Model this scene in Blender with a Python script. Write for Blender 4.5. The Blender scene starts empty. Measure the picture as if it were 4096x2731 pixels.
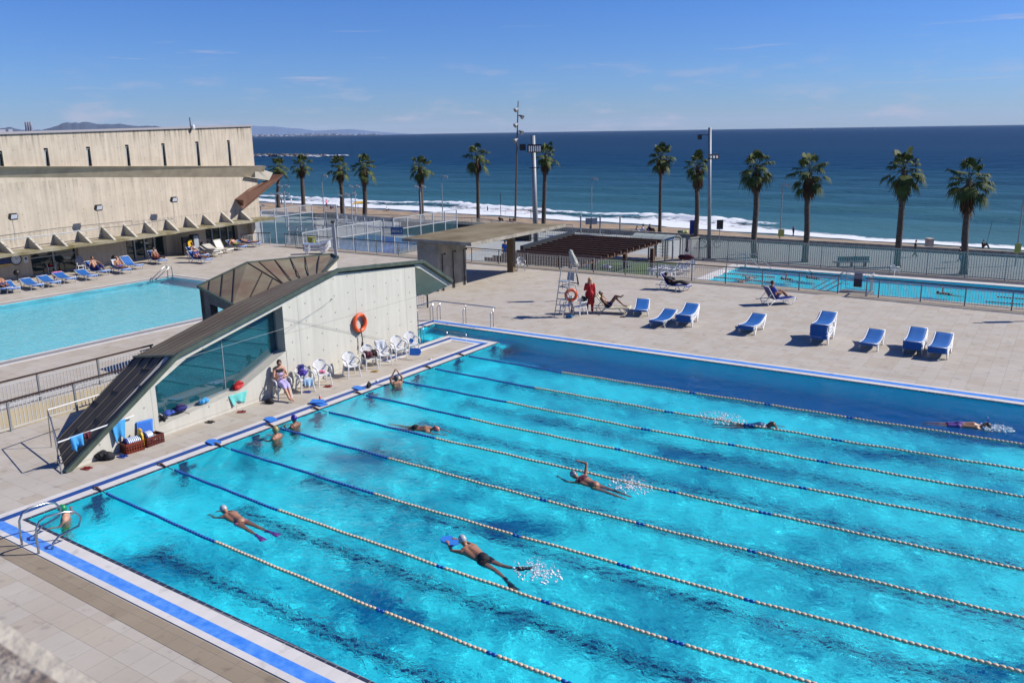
import bpy, math, random
import numpy as np
from mathutils import Vector, Matrix
sc = bpy.context.scene
COL = sc.collection
R = math.radians
rnd = random.Random(7)
# ------------------------------------------------------------------ camera
# world: X runs along the swimming lanes, Y across them towards the sea, Z up, deck at z = 0
F_, PITCH, ROLL, CAMH = 3384.0, R(13.88), -0.01525, 8.6
TH, X0, Y0 = -0.5853, -2.2902, 32.4825
def _toW(x, y):
    dx, dy = x-X0, y-Y0
    return dx*math.cos(TH)+dy*math.sin(TH), -dx*math.sin(TH)+dy*math.cos(TH)
CAM = Vector((*_toW(0, 0), CAMH))
def ray(px, py):
    u, v = px-2048, py-1365.5
    c, s = math.cos(-ROLL), math.sin(-ROLL)
    u, v = c*u-s*v, s*u+c*v
    cp, sp = math.cos(PITCH), math.sin(PITCH)
    x, y, z = u, F_*cp-v*sp, -F_*sp-v*cp
    return Vector((x*math.cos(TH)+y*math.sin(TH), -x*math.sin(TH)+y*math.cos(TH), z))
def G(px, py, z=0.0):                      # survey: point of the horizontal plane z under a sight line
    d = ray(px, py); k = (z-CAMH)/d.z
    return CAM+d*k
def WL(px, py, a, b):                      # survey: point of the vertical wall through a, b
    a = Vector(a[:2]); b = Vector(b[:2]); n = Vector((-(b-a).y, (b-a).x)); d = ray(px, py)
    return CAM+d*(n.dot(a-CAM.xy)/n.dot(d.xy))
def AT(px, py, D):                         # survey: point at distance D along the view
    d = ray(px, py); return CAM+d*(D/math.hypot(d.x, d.y))
def HT(px, py, base):                      # survey: height over a base point
    d = ray(px, py); k = math.hypot(base[0]-CAM.x, base[1]-CAM.y)/math.hypot(d.x, d.y)
    return CAMH+d.z*k
FR = dict(t0=(0,400,1100), t1=(1000,400,1100), t2=(2000,400,1100), t3=(2996,400,1100), m0=(0,1000,1100), m1=(1000,1000,1100),
 m2=(2000,1000,1100), m3=(2996,1000,1100), b0=(0,1700,1500), b1=(1300,1731,1500), b2=(2596,1731,1500), c1=(1600,850,600),
 c2=(700,950,700), c3=(2100,850,760), c4=(2600,880,500), d1=(950,700,800), d2=(0,850,600), d3=(500,850,600), d4=(100,1500,700),
 e1=(1080,1380,420), e2=(1400,1200,700), e3=(150,1950,600), e4=(3300,1030,400))
def Q(n, x, y):
    f = FR[n]; return f[0]+x*f[2]/2352, f[1]+y*f[2]/2352
def GQ(n, x, y, z=0.0): return G(*Q(n, x, y), z)
cd = bpy.data.cameras.new('camera'); co = bpy.data.objects.new('camera', cd); COL.objects.link(co); sc.camera = co
r0 = ray(2048, 1365.5)
ex = (ray(2148, 1365.5)-r0).normalized(); ey = (r0-ray(2048, 1465.5)).normalized(); ez = ex.cross(ey)
co.matrix_world = Matrix((( ex.x, ey.x, ez.x, CAM.x), (ex.y, ey.y, ez.y, CAM.y), (ex.z, ey.z, ez.z, CAM.z), (0, 0, 0, 1)))
cd.sensor_width = 22.3; cd.lens = 22.3*F_/4096; cd.clip_start = .05; cd.clip_end = 200000
cd.dof.use_dof = True; cd.dof.focus_distance = 34; cd.dof.aperture_fstop = 2.8
# ------------------------------------------------------------------ sun, sky, exposure
SUN_EL = R(38.5)
sx, sy = math.cos(R(5)), math.sin(R(5))
SUN = Vector((sx*math.cos(TH)+sy*math.sin(TH), -sx*math.sin(TH)+sy*math.cos(TH), 0)).normalized()
SUNV = Vector((SUN.x*math.cos(SUN_EL), SUN.y*math.cos(SUN_EL), math.sin(SUN_EL)))
sl = bpy.data.lights.new('sun', 'SUN'); so = bpy.data.objects.new('sun', sl); COL.objects.link(so)
sl.energy = 4.9; sl.angle = R(.53); sl.color = (1, .95, .87); so.rotation_euler = SUNV.to_track_quat('Z', 'Y').to_euler()
sl.cycles.is_caustics_light = True
W = bpy.data.worlds.new('World'); sc.world = W; W.use_nodes = True
nt = W.node_tree; L = nt.links.new; bg = nt.nodes['Background']
sky = nt.nodes.new('ShaderNodeTexSky'); sky.sky_type = 'NISHITA'; sky.sun_disc = False
sky.sun_elevation = SUN_EL; sky.sun_rotation = math.atan2(SUN.x, SUN.y); sky.altitude = 10
sky.air_density = 1.0; sky.dust_density = .15; sky.ozone_density = 4.5
def N(t, **k):
    n = NT.nodes.new(t)
    for a, b in k.items(): setattr(n, a, b)
    return n
NT = nt
tc = N('ShaderNodeTexCoord'); sp = N('ShaderNodeSeparateXYZ'); L(tc.outputs['Generated'], sp.inputs[0])
mp = N('ShaderNodeMapping'); mp.inputs['Scale'].default_value = (9, 9, 42); L(tc.outputs['Generated'], mp.inputs[0])
nz = N('ShaderNodeTexNoise'); nz.inputs['Scale'].default_value = 1.6; nz.inputs['Detail'].default_value = 6; nz.inputs['Roughness'].default_value = .62
L(mp.outputs[0], nz.inputs[0])
mr = N('ShaderNodeMapRange'); mr.inputs[1].default_value = .53; mr.inputs[2].default_value = .68; L(nz.outputs[0], mr.inputs[0])
el = N('ShaderNodeValToRGB'); L(sp.outputs['Z'], el.inputs[0])
cr = el.color_ramp; cr.elements[0].position = 0; cr.elements[0].color = (.62,)*3+(1,)
cr.elements[1].position = .085; cr.elements[1].color = (0, 0, 0, 1)
for p_, v_ in ((.014, .8), (.032, .34), (.06, .25)):
    e_ = cr.elements.new(p_); e_.color = (v_, v_, v_, 1)
mu = N('ShaderNodeMath', operation='MULTIPLY'); L(mr.outputs[0], mu.inputs[0]); L(el.outputs[0], mu.inputs[1])
mx = N('ShaderNodeMix', data_type='RGBA'); mp2 = N('ShaderNodeMapping'); mp2.inputs['Scale'].default_value = (7, 7, 150); L(tc.outputs['Generated'], mp2.inputs[0])
nz2 = N('ShaderNodeTexNoise'); nz2.inputs['Scale'].default_value = 1.1; nz2.inputs['Detail'].default_value = 4; L(mp2.outputs[0], nz2.inputs[0])
mr2 = N('ShaderNodeMapRange'); mr2.inputs[1].default_value = .645; mr2.inputs[2].default_value = .74; mr2.inputs[4].default_value = .5; L(nz2.outputs[0], mr2.inputs[0])
el2 = N('ShaderNodeValToRGB'); L(sp.outputs['Z'], el2.inputs[0]); c2r = el2.color_ramp; c2r.elements[0].position = .035; c2r.elements[0].color = (0, 0, 0, 1); c2r.elements[1].position = .12; c2r.elements[1].color = (0, 0, 0, 1)
e_ = c2r.elements.new(.062); e_.color = (1, 1, 1, 1); e_ = c2r.elements.new(.09); e_.color = (1, 1, 1, 1)
mu2 = N('ShaderNodeMath', operation='MULTIPLY'); L(mr2.outputs[0], mu2.inputs[0]); L(el2.outputs[0], mu2.inputs[1])
mxm = N('ShaderNodeMath', operation='MAXIMUM'); L(mu.outputs[0], mxm.inputs[0]); L(mu2.outputs[0], mxm.inputs[1]); L(mxm.outputs[0], mx.inputs[0])
hs = N('ShaderNodeHueSaturation'); hs.inputs['Saturation'].default_value = 1.15; hs.inputs['Value'].default_value = 1.0
L(sky.outputs[0], hs.inputs['Color'])
vm = N('ShaderNodeVectorMath', operation='MULTIPLY'); L(hs.outputs[0], vm.inputs[0]); vm.inputs[1].default_value = (.50, .78, 1.38); L(vm.outputs[0], mx.inputs[6])
mx.inputs[7].default_value = (6.6, 6.2, 7.6, 1)
L(mx.outputs[2], bg.inputs[0]); bg.inputs[1].default_value = .066
vs = sc.view_settings; vs.view_transform = 'Standard'; vs.look = 'None'; vs.exposure = .40; vs.gamma = 1; vs.use_curve_mapping = False
cy = sc.cycles; cy.use_denoising = True; cy.max_bounces = 10; cy.diffuse_bounces = 3; cy.glossy_bounces = 4; cy.transmission_bounces = 8
cy.transparent_max_bounces = 16; cy.sample_clamp_indirect = 8; cy.caustics_refractive = True; cy.caustics_reflective = False; cy.blur_glossy = .5
# ------------------------------------------------------------------ materials
KA = .775
def mat(name, col, rough=.6, metal=0, vary=0, scale=3., bump=0, bscale=None, col2=None, detail=5, alpha=1, spec=.5, ka=None):
    global NT
    ka = KA if ka is None else ka; col = tuple(c*ka for c in col); col2 = tuple(c*ka for c in col2) if col2 else None
    m = bpy.data.materials.new(name); m.use_nodes = True; NT = m.node_tree; b = NT.nodes['Principled BSDF']
    b.inputs['Roughness'].default_value = rough; b.inputs['Metallic'].default_value = metal; b.inputs['Specular IOR Level'].default_value = spec
    b.inputs['Base Color'].default_value = (*col, 1)
    if vary or bump:
        t = N('ShaderNodeTexCoord')
    if vary:
        n = N('ShaderNodeTexNoise'); n.inputs['Scale'].default_value = scale; n.inputs['Detail'].default_value = detail; n.inputs['Roughness'].default_value = .6
        NT.links.new(t.outputs['Object'], n.inputs[0])
        r = N('ShaderNodeMapRange'); r.inputs[1].default_value = .35; r.inputs[2].default_value = .65; NT.links.new(n.outputs[0], r.inputs[0])
        x = N('ShaderNodeMix', data_type='RGBA'); NT.links.new(r.outputs[0], x.inputs[0])
        c2 = col2 or tuple(c*(1-vary) for c in col)
        c1 = col if col2 else tuple(min(1, c*(1+vary)) for c in col)
        x.inputs[6].default_value = (*c1, 1); x.inputs[7].default_value = (*c2, 1)
        NT.links.new(x.outputs[2], b.inputs['Base Color'])
    if bump:
        n = N('ShaderNodeTexNoise'); n.inputs['Scale'].default_value = bscale or scale*4; n.inputs['Detail'].default_value = 6; NT.links.new(t.outputs['Object'], n.inputs[0])
        bp = N('ShaderNodeBump'); bp.inputs['Strength'].default_value = bump; bp.inputs['Distance'].default_value = .02
        NT.links.new(n.outputs[0], bp.inputs['Height']); NT.links.new(bp.outputs[0], b.inputs['Normal'])
    return m
def paving(name, c1, c2, bw=.5, rh=.5, seam=(.1, .095, .09), off=0., mort=.006):
    global NT
    m = mat(name, c1, .9, spec=.25); NT = m.node_tree; b = NT.nodes['Principled BSDF']; K = NT.links.new
    t = N('ShaderNodeTexCoord')
    br = N('ShaderNodeTexBrick'); br.offset = off; br.inputs['Scale'].default_value = 1; br.inputs['Mortar Size'].default_value = mort; br.inputs['Mortar Smooth'].default_value = .3
    br.inputs['Brick Width'].default_value = bw; br.inputs['Row Height'].default_value = rh
    br.inputs['Color1'].default_value = (*[c*KA for c in c1], 1); br.inputs['Color2'].default_value = (*[c*KA for c in c2], 1); br.inputs['Mortar'].default_value = (*seam, 1); br.inputs['Bias'].default_value = -.35
    K(t.outputs['Object'], br.inputs[0])
    n = N('ShaderNodeTexNoise'); n.inputs['Scale'].default_value = .55; n.inputs['Detail'].default_value = 8; n.inputs['Roughness'].default_value = .7; K(t.outputs['Object'], n.inputs[0])
    r = N('ShaderNodeMapRange'); r.inputs[1].default_value = .35; r.inputs[2].default_value = .7; r.inputs[3].default_value = 1.04; r.inputs[4].default_value = .90; K(n.outputs[0], r.inputs[0])
    # damp footprints and drips: small irregular spots with a shape of their own
    n2 = N('ShaderNodeTexNoise'); n2.inputs['Scale'].default_value = 2.6; n2.inputs['Detail'].default_value = 3; K(t.outputs['Object'], n2.inputs[0])
    r2 = N('ShaderNodeMapRange'); r2.inputs[1].default_value = .60; r2.inputs[2].default_value = .70; r2.inputs[3].default_value = 1; r2.inputs[4].default_value = .80; K(n2.outputs[0], r2.inputs[0])
    mm = N('ShaderNodeMath', operation='MULTIPLY'); K(r.outputs[0], mm.inputs[0]); K(r2.outputs[0], mm.inputs[1])
    x = N('ShaderNodeVectorMath', operation='SCALE'); K(br.outputs[0], x.inputs[0]); K(mm.outputs[0], x.inputs['Scale'])
    K(x.outputs[0], b.inputs['Base Color'])
    bp = N('ShaderNodeBump'); bp.invert = True; bp.inputs['Strength'].default_value = .5; bp.inputs['Distance'].default_value = .01; K(br.outputs['Fac'], bp.inputs['Height']); K(bp.outputs[0], b.inputs['Normal'])
    return m
def concrete(name, col, ax=('Y', 'Z'), pw=3.0, ph=2.9, org=(0, 0), hole=(.9, .72), stain=.28, drip=None):
    """board-cast concrete with panel seams, tie holes and run-down streaks, laid out on two object axes"""
    global NT
    m = mat(name, col, .85); NT = m.node_tree; b = NT.nodes['Principled BSDF']; K = NT.links.new
    t = N('ShaderNodeTexCoord'); s = N('ShaderNodeSeparateXYZ'); K(t.outputs['Object'], s.inputs[0])
    def M(op, a, b_, c=None):
        n = N('ShaderNodeMath', operation=op)
        for i, v in enumerate((a, b_, c)):
            if v is None: continue
            if isinstance(v, (int, float)): n.inputs[i].default_value = v
            else: K(v, n.inputs[i])
        return n.outputs[0]
    u = M('SUBTRACT', s.outputs[ax[0]], org[0]); v = M('SUBTRACT', s.outputs[ax[1]], org[1])
    def near(q, per, w):
        f = M('ABSOLUTE', M('SUBTRACT', M('FRACT', M('DIVIDE', q, per), 0), .5), 0)
        return M('LESS_THAN', M('MULTIPLY', M('SUBTRACT', .5, f), per), w)
    seam = M('MAXIMUM', near(u, pw, .014), near(v, ph, .010))
    hu = M('MULTIPLY', M('SUBTRACT', M('FRACT', M('DIVIDE', u, hole[0]), 0), .5), hole[0]); hv = M('MULTIPLY', M('SUBTRACT', M('FRACT', M('DIVIDE', v, hole[1]), 0), .5), hole[1])
    hd = M('SQRT', M('ADD', M('MULTIPLY', hu, hu), M('MULTIPLY', hv, hv)), 0)
    holes = M('LESS_THAN', hd, .034)
    dark = M('MAXIMUM', M('MULTIPLY', seam, .26), M('MULTIPLY', holes, .45))
    n = N('ShaderNodeTexNoise'); n.inputs['Scale'].default_value = .8; n.inputs['Detail'].default_value = 9; n.inputs['Roughness'].default_value = .68; K(t.outputs['Object'], n.inputs[0])
    mp = N('ShaderNodeMapping'); mp.inputs['Scale'].default_value = (4.5, 4.5, .22); K(t.outputs['Object'], mp.inputs[0])
    n3 = N('ShaderNodeTexNoise'); n3.inputs['Scale'].default_value = 1.2; n3.inputs['Detail'].default_value = 7; K(mp.outputs[0], n3.inputs[0])
    st = M('MULTIPLY', M('SUBTRACT', n3.outputs[0], .5), stain*2.2)
    bl = M('MULTIPLY', M('SUBTRACT', n.outputs[0], .5), stain*2.0)
    f = M('SUBTRACT', M('SUBTRACT', M('SUBTRACT', 1, dark), st), bl)
    if drip:
        for zt, ln, am in drip:
            rr = N('ShaderNodeMapRange'); rr.inputs[1].default_value = zt-ln; rr.inputs[2].default_value = zt; K(s.outputs['Z'], rr.inputs[0])
            mp5 = N('ShaderNodeMapping'); mp5.inputs['Scale'].default_value = (3.1, 3.1, .12); mp5.inputs['Location'].default_value = (zt, 0, 0); K(t.outputs['Object'], mp5.inputs[0])
            n5 = N('ShaderNodeTexNoise'); n5.inputs['Scale'].default_value = 2.2; n5.inputs['Detail'].default_value = 5; K(mp5.outputs[0], n5.inputs[0])
            gate = M('MULTIPLY', M('MAXIMUM', M('SUBTRACT', n5.outputs[0], .47), 0), am); below = M('LESS_THAN', s.outputs['Z'], zt+.05); f = M('SUBTRACT', f, M('MULTIPLY', M('MULTIPLY', gate, rr.outputs[0]), below))
    x = N('ShaderNodeVectorMath', operation='SCALE'); x.inputs[0].default_value = tuple(c*KA for c in col); K(f, x.inputs['Scale']); K(x.outputs[0], b.inputs['Base Color'])
    bp = N('ShaderNodeBump'); bp.invert = True; bp.inputs['Strength'].default_value = .6; bp.inputs['Distance'].default_value = .012
    K(M('ADD', dark, M('MULTIPLY', n.outputs[0], .5)), bp.inputs['Height']); K(bp.outputs[0], b.inputs['Normal'])
    return m
M_ = {}
M_['deck'] = paving('deck_paving', (.53, .48, .415), (.47, .40, .31), seam=(.27, .25, .22), mort=.005)
M_['conc'] = concrete('pale_concrete', (.60, .575, .50), pw=3.05, ph=1.9, org=(1.1, .1), hole=(.75, .62), stain=.16)
M_['concX'] = mat('plain_concrete', (.52, .48, .40), .85, vary=.12, scale=1.5, bump=.3, bscale=12)
M_['concB'] = concrete('building_concrete', (.55, .475, .375), pw=6.1, ph=6.2, org=(1.4, 2.9), hole=(1.02, .78), stain=.30, drip=((9.3, 1.3, 3.4), (6.0, .9, 1.2), (2.9, .8, 1.5)))
M_['concD'] = mat('weathered_concrete', (.33, .30, .25), .9, vary=.25, scale=2, bump=.4, bscale=9)
M_['moss'] = mat('mossy_concrete_top', (.42, .38, .28), .95, col2=(.17, .14, .05), vary=.3, scale=.9, bump=.5, bscale=12, detail=9)
M_['mossroof'] = mat('mossy_slab_top', (.27, .22, .13), .95, col2=(.14, .10, .04), vary=.3, scale=.5, bump=.5, bscale=8, detail=9)
M_['copper'] = mat('weathered_copper', (.23, .205, .135), .75, metal=.05, col2=(.17, .11, .07), vary=.3, scale=.9, bump=.15, bscale=5, detail=8)
M_['copperdark'] = mat('dark_patina_copper', (.075, .062, .045), .7, metal=.1, vary=.2, scale=1.5)  # dark brown copper of the low roof wing
M_['seam'] = mat('dark_copper_seam', (.045, .036, .028), .7)
M_['verdigris'] = mat('green_copper_trim', (.10, .13, .10), .5, metal=.4, vary=.2, scale=3)
M_['white'] = mat('white_plastic', (.80, .80, .80), .35, vary=.04, scale=8)
M_['whitepaint'] = mat('white_paint', (.75, .76, .78), .4)
M_['sling'] = mat('blue_sling', (.012, .125, .42), .6, vary=.10, scale=3, bump=.1, bscale=60)
M_['slingdark'] = mat('navy_sling', (.012, .03, .22), .6, vary=.1, scale=6)
M_['steel'] = mat('stainless_steel', (.55, .56, .57), .25, metal=1)
M_['galv'] = mat('galvanised_steel', (.30, .32, .34), .55, metal=.3, vary=.1, scale=2)
M_['galvpale'] = mat('pale_grey_steel', (.40, .43, .46), .6, metal=.1, vary=.08, scale=2)
M_['railbrown'] = mat('brown_rail', (.07, .045, .035), .45, metal=.2, vary=.2, scale=3)
M_['corten'] = mat('rust_brown_steel', (.15, .065, .035), .75, vary=.15, scale=1.5)
M_['wood'] = mat('brown_beam', (.12, .055, .03), .7, vary=.25, scale=3, bump=.2)
M_['black'] = mat('black_plastic', (.012, .012, .014), .5)
M_['darkgrey'] = mat('dark_grey_metal', (.045, .05, .055), .5, metal=.3)
M_['orange'] = mat('orange_foam', (.85, .11, .02), .4)
M_['red'] = mat('red_cloth', (.50, .008, .012), .7, vary=.15, scale=12, bump=.4, bscale=14)
M_['crate'] = mat('brown_red_plastic', (.22, .035, .015), .45)
M_['cratedk'] = mat('maroon_plastic', (.12, .02, .015), .45)
M_['bluefoam'] = mat('blue_foam', (.03, .22, .72), .6)
M_['yellow'] = mat('yellow_plastic', (.85, .50, .03), .45)
M_['lime'] = mat('lime_plastic', (.32, .36, .03), .5)
M_['greenbin'] = mat('green_plastic', (.03, .09, .05), .5)
M_['sand'] = None
def cloth(name, c): return mat(name, c, .8, vary=.12, scale=14, bump=.3, bscale=20)
def skinm(name, c): return mat(name, c, .5, vary=.07, scale=7)
SK = dict(light=skinm('fair_skin', (.56, .30, .20)), tan=skinm('tanned_skin', (.40, .19, .11)), dark=skinm('deep_tan_skin', (.24, .10, .055)))
# ------------------------------------------------------------------ mesh helpers
class MB:
    def __init__(s): s.v, s.f, s.m = [], [], []
    def add(s, vs, fs, mi=0):
        o = len(s.v); s.v += [tuple(p) for p in vs]; s.f += [tuple(i+o for i in f) for f in fs]; s.m += [mi]*len(fs); return s
    def box(s, c, d, rz=0, mi=0, M=None):
        x, y, z = d[0]/2, d[1]/2, d[2]/2; ca, sa = math.cos(rz), math.sin(rz); P = []
        for k in (-1, 1):
            for (i, j) in ((-1, -1), (1, -1), (1, 1), (-1, 1)):
                a, b, e = i*x, j*y, k*z; p = Vector((a*ca-b*sa, a*sa+b*ca, e))
                if M: p = M @ p
                P.append(Vector(c)+p)
        return s.add(P, [(3, 2, 1, 0), (4, 5, 6, 7), (0, 1, 5, 4), (1, 2, 6, 5), (2, 3, 7, 6), (3, 0, 4, 7)], mi)
    def bar(s, a, b, w, h, mi=0, up=Vector((0, 0, 1))):
        a, b = Vector(a), Vector(b); d = b-a; L_ = d.length; d.normalize(); x = up.cross(d)
        if x.length < 1e-4: x = Vector((1, 0, 0)).cross(d)
        x.normalize(); y = d.cross(x); P = []
        for q in (a, b):
            for (i, j) in ((-1, -1), (1, -1), (1, 1), (-1, 1)): P.append(q+x*i*w/2+y*j*h/2)
        return s.add(P, [(3, 2, 1, 0), (4, 5, 6, 7), (0, 1, 5, 4), (1, 2, 6, 5), (2, 3, 7, 6), (3, 0, 4, 7)], mi)
    def tube(s, pts, r, n=8, mi=0, closed=False):
        pts = [Vector(p) for p in pts]; rr = r if isinstance(r, (list, tuple)) else [r]*len(pts); m = len(pts); P = []; x = None
        for i, p in enumerate(pts):
            if closed: d = pts[(i+1) % m]-pts[i-1]
            else: d = pts[min(i+1, m-1)]-pts[max(i-1, 0)]
            d.normalize()
            if x is None:
                x = d.cross(Vector((0, 0, 1)))
                if x.length < .05: x = d.cross(Vector((0, 1, 0)))
            x = x-d*x.dot(d); x.normalize(); y = d.cross(x)
            for k in range(n):
                a = 2*math.pi*k/n; P.append(p+(x*math.cos(a)+y*math.sin(a))*rr[i])
        fs = []
        for i in range(m if closed else m-1):
            j = (i+1) % m
            for k in range(n): fs.append((i*n+k, i*n+(k+1) % n, j*n+(k+1) % n, j*n+k))
        if not closed: fs += [tuple(range(n))[::-1], tuple((m-1)*n+k for k in range(n))]
        return s.add(P, fs, mi)
    def prism(s, poly, z0, z1, mi=0):
        n = len(poly); P = [(p[0], p[1], z0) for p in poly]+[(p[0], p[1], z1) for p in poly]
        return s.add(P, [tuple(range(n))[::-1], tuple(range(n, 2*n))]+[(i, (i+1) % n, n+(i+1) % n, n+i) for i in range(n)], mi)
    def slab(s, poly, off, mi=0):           # polygon in 3-D given a thickness vector
        n = len(poly); off = Vector(off); P = [Vector(p) for p in poly]+[Vector(p)+off for p in poly]
        return s.add(P, [tuple(range(n))[::-1], tuple(range(n, 2*n))]+[(i, (i+1) % n, n+(i+1) % n, n+i) for i in range(n)], mi)
    def ball(s, c, r, n=10, m=7, mi=0, M=None):
        r = (r,)*3 if isinstance(r, (int, float)) else r; P = []
        def pt(a, b):
            p = Vector((r[0]*math.sin(a)*math.cos(b), r[1]*math.sin(a)*math.sin(b), r[2]*math.cos(a)))
            return Vector(c)+(M @ p if M else p)
        P.append(pt(0, 0))
        for i in range(1, m):
            for k in range(n): P.append(pt(math.pi*i/m, 2*math.pi*k/n))
        P.append(pt(math.pi, 0)); fs = []
        for k in range(n):
            fs.append((0, 1+k, 1+(k+1) % n)); fs.append((len(P)-1, 1+(m-2)*n+(k+1) % n, 1+(m-2)*n+k))
            for i in range(m-2): fs.append((1+i*n+k, 1+(i+1)*n+k, 1+(i+1)*n+(k+1) % n, 1+i*n+(k+1) % n))
        return s.add(P, fs, mi)
    def cap(s, a, b, ra, rb, n=10, mi=0):   # tapered capsule
        a, b = Vector(a), Vector(b); s.ball(a, ra, n, 6, mi); s.ball(b, rb, n, 6, mi)
        if (b-a).length > 1e-4: s.tube([a, b], [ra, rb], n, mi)
        return s
    def build(s, name, mats, parent=None, smooth=False, rel=None):
        me = bpy.data.meshes.new(name); o = rel if rel is not None else Vector((0, 0, 0))
        me.from_pydata([(p[0]-o[0], p[1]-o[1], p[2]-o[2]) for p in s.v], [], s.f)
        for m in (mats if isinstance(mats, (list, tuple)) else [mats]): me.materials.append(m)
        if any(s.m): me.polygons.foreach_set('material_index', s.m)
        if smooth: me.polygons.foreach_set('use_smooth', [True]*len(me.polygons))
        ob = bpy.data.objects.new(name, me); COL.objects.link(ob)
        if parent: ob.parent = parent
        return ob
def sheet(mb, rows, off, mi=0):
    # rows: grid of points; one continuous two-sided sheet with closed rim
    n, m = len(rows), len(rows[0]); off = Vector(off) if not callable(off) else off
    P = [Vector(p) for r in rows for p in r]; P2 = [p+off for p in P]; o = n*m; fs = []
    for i in range(n-1):
        for j in range(m-1): a, b, c, d = i*m+j, (i+1)*m+j, (i+1)*m+j+1, i*m+j+1; fs += [(a, b, c, d), (o+d, o+c, o+b, o+a)]
    rim = [(0, j) for j in range(m)]+[(i, m-1) for i in range(1, n)]+[(n-1, j) for j in range(m-2, -1, -1)]+[(i, 0) for i in range(n-2, 0, -1)]
    for k in range(len(rim)):
        a = rim[k][0]*m+rim[k][1]; b = rim[(k+1) % len(rim)]; b = b[0]*m+b[1]; fs.append((a, b, o+b, o+a))
    return mb.add(P+P2, fs, mi)
def thing(name, label, cat, loc=(0, 0, 0), rz=0, group=None):
    o = bpy.data.objects.new(name, None); COL.objects.link(o); o.location = loc; o.rotation_euler = (0, 0, rz)
    o['label'] = label; o['category'] = cat
    if group: o['group'] = group
    return o
def tag(o, label, cat, group=None):
    o['label'] = label; o['category'] = cat
    if group: o['group'] = group
    return o
def struct(o, kind='structure', **k):
    o['kind'] = kind
    for a, b in k.items(): o[a] = b
    return o
KIDS = {}
def dup(root, loc, rz, label, group=None):
    def cp(o, par):
        c = o.copy(); COL.objects.link(c)
        if par: c.parent = par
        for ch in [x for x in ALLCH if x[1] is o]: cp(ch[0], c)
        return c
    ALLCH = [(x, x.parent) for x in root.children_recursive]
    r = cp(root, None); r.location = loc; r.rotation_euler = (0, 0, rz); r['label'] = label
    if group: r['group'] = group
    return r
def sub(name, p, thick=None):
    pass
def polar(c, r, a): return (c[0]+r*math.cos(a), c[1]+r*math.sin(a))
# ------------------------------------------------------------------ pools
def tnear(s): return -16.9-0.018*s
TFAR, SL, SR = 4.2, .3, 25.3
def rect(a, b, c, d): return [(a, c), (b, c), (b, d), (a, d)]
deck = MB()
def flat(mb, poly, z=0, mi=0): return mb.add([(p[0], p[1], z) for p in poly], [tuple(range(len(poly)))], mi)
ZL, ZP, ZS = -2.4, -4.2, -8.7     # lower pool terrace, promenade and courts, sea
DT = 21.35                        # seaward edge of the upper deck
LS0, LS1, LT0, LT1 = -27.6, -15.35, -30, 6.65     # left pool water
RS0, RS1, RT0, RT1 = -8.5, -6.5, -30, -3.0        # sunken ramp
# deck laid round the openings, strip by strip along X
flat(deck, rect(-60, LS0, -40, DT)); flat(deck, rect(LS0, LS1, LT1, DT)); flat(deck, rect(LS0, LS1, -40, LT0))
flat(deck, rect(LS1, RS0, -40, DT)); flat(deck, rect(RS0, RS1, RT1, DT)); flat(deck, rect(RS0, RS1, -40, RT0))
flat(deck, rect(RS1, -4.3, -40, DT)); flat(deck, rect(-4.3, -2.45, TFAR, DT)); flat(deck, rect(-4.3, -2.45, -40, -2))
flat(deck, rect(-2.45, SL, TFAR, DT)); flat(deck, rect(-2.45, SL, -40, 2.8))
flat(deck, rect(SL, SR, TFAR, DT)); flat(deck, [(SL, -40), (SR, -40), (SR, tnear(SR)), (SL, tnear(SL))]); flat(deck, rect(SR, 60, -40, DT))
for a, b in (((-60, DT), (60, DT)),):
    deck.add([(a[0], a[1], 0), (b[0], b[1], 0), (b[0], b[1], ZP-1), (a[0], a[1], ZP-1)], [(0, 1, 2, 3)])
struct(deck.build('pool_deck', M_['deck']))
ramp = MB()
ramp.add([(RS0, RT0, -2.2), (RS1, RT0, -2.2), (RS1, RT1, -2.2), (RS0, RT1, -2.2), (RS0, RT0, 0), (RS1, RT0, 0), (RS1, RT1, 0), (RS0, RT1, 0)],
         [(0, 1, 2, 3), (0, 3, 7, 4), (1, 5, 6, 2), (2, 6, 7, 3)])
M_['ramp'] = concrete('ramp_concrete', (.55, .47, .33), pw=3, ph=2.5, org=(.5, .3), hole=(9, 9), stain=.2)
struct(ramp.build('sunken_ramp', M_['ramp']))
# tiles of the basin
def tiles(name, c, seam, sz=.25, vary=None):
    return paving(name, c, vary or tuple(x*.94 for x in c), sz, sz, seam, 0, .012)
M_['basin'] = mat('pool_tiles', (.03, .83, 1.0), .5, vary=.03, scale=2, ka=1)
M_['basinL'] = mat('shallow_pool_tiles', (.14, .83, 1.0), .5, vary=.02, scale=1, ka=1)
M_['lane'] = mat('navy_lane_tiles', (.008, .045, .19), .5)
M_['navy'] = paving('navy_edge_tiles', (.03, .04, .085), (.025, .035, .07), .25, .3, (.2, .2, .22), 0, .012)
M_['tilew'] = paving('white_edge_tiles', (.72, .69, .66), (.66, .63, .60), .25, .5, (.56, .54, .52), 0, .008)
M_['grate'] = mat('blue_gutter_grate', (.05, .25, .85), .3, col2=(.14, .38, .92), vary=.1, scale=5, bump=.3, bscale=90)  # paler mottling stands in for sky reflected off the grate
M_['gratedk'] = mat('dark_blue_gutter_grate', (.012, .07, .30), .5, vary=.1, scale=8, bump=.3, bscale=90)
M_['gutterg'] = mat('grey_gutter', (.30, .29, .29), .6, vary=.1, scale=8)
def receiver(o): o.cycles.is_caustics_receiver = True; return o
DP = -2.3
b = MB()
P = [(SL, tnear(SL)), (SR, tnear(SR)), (SR, TFAR), (-4.3, TFAR), (-4.3, -2), (-2.45, -2), (-2.45, 2.8), (SL, 2.8)]
n = len(P)
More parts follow.
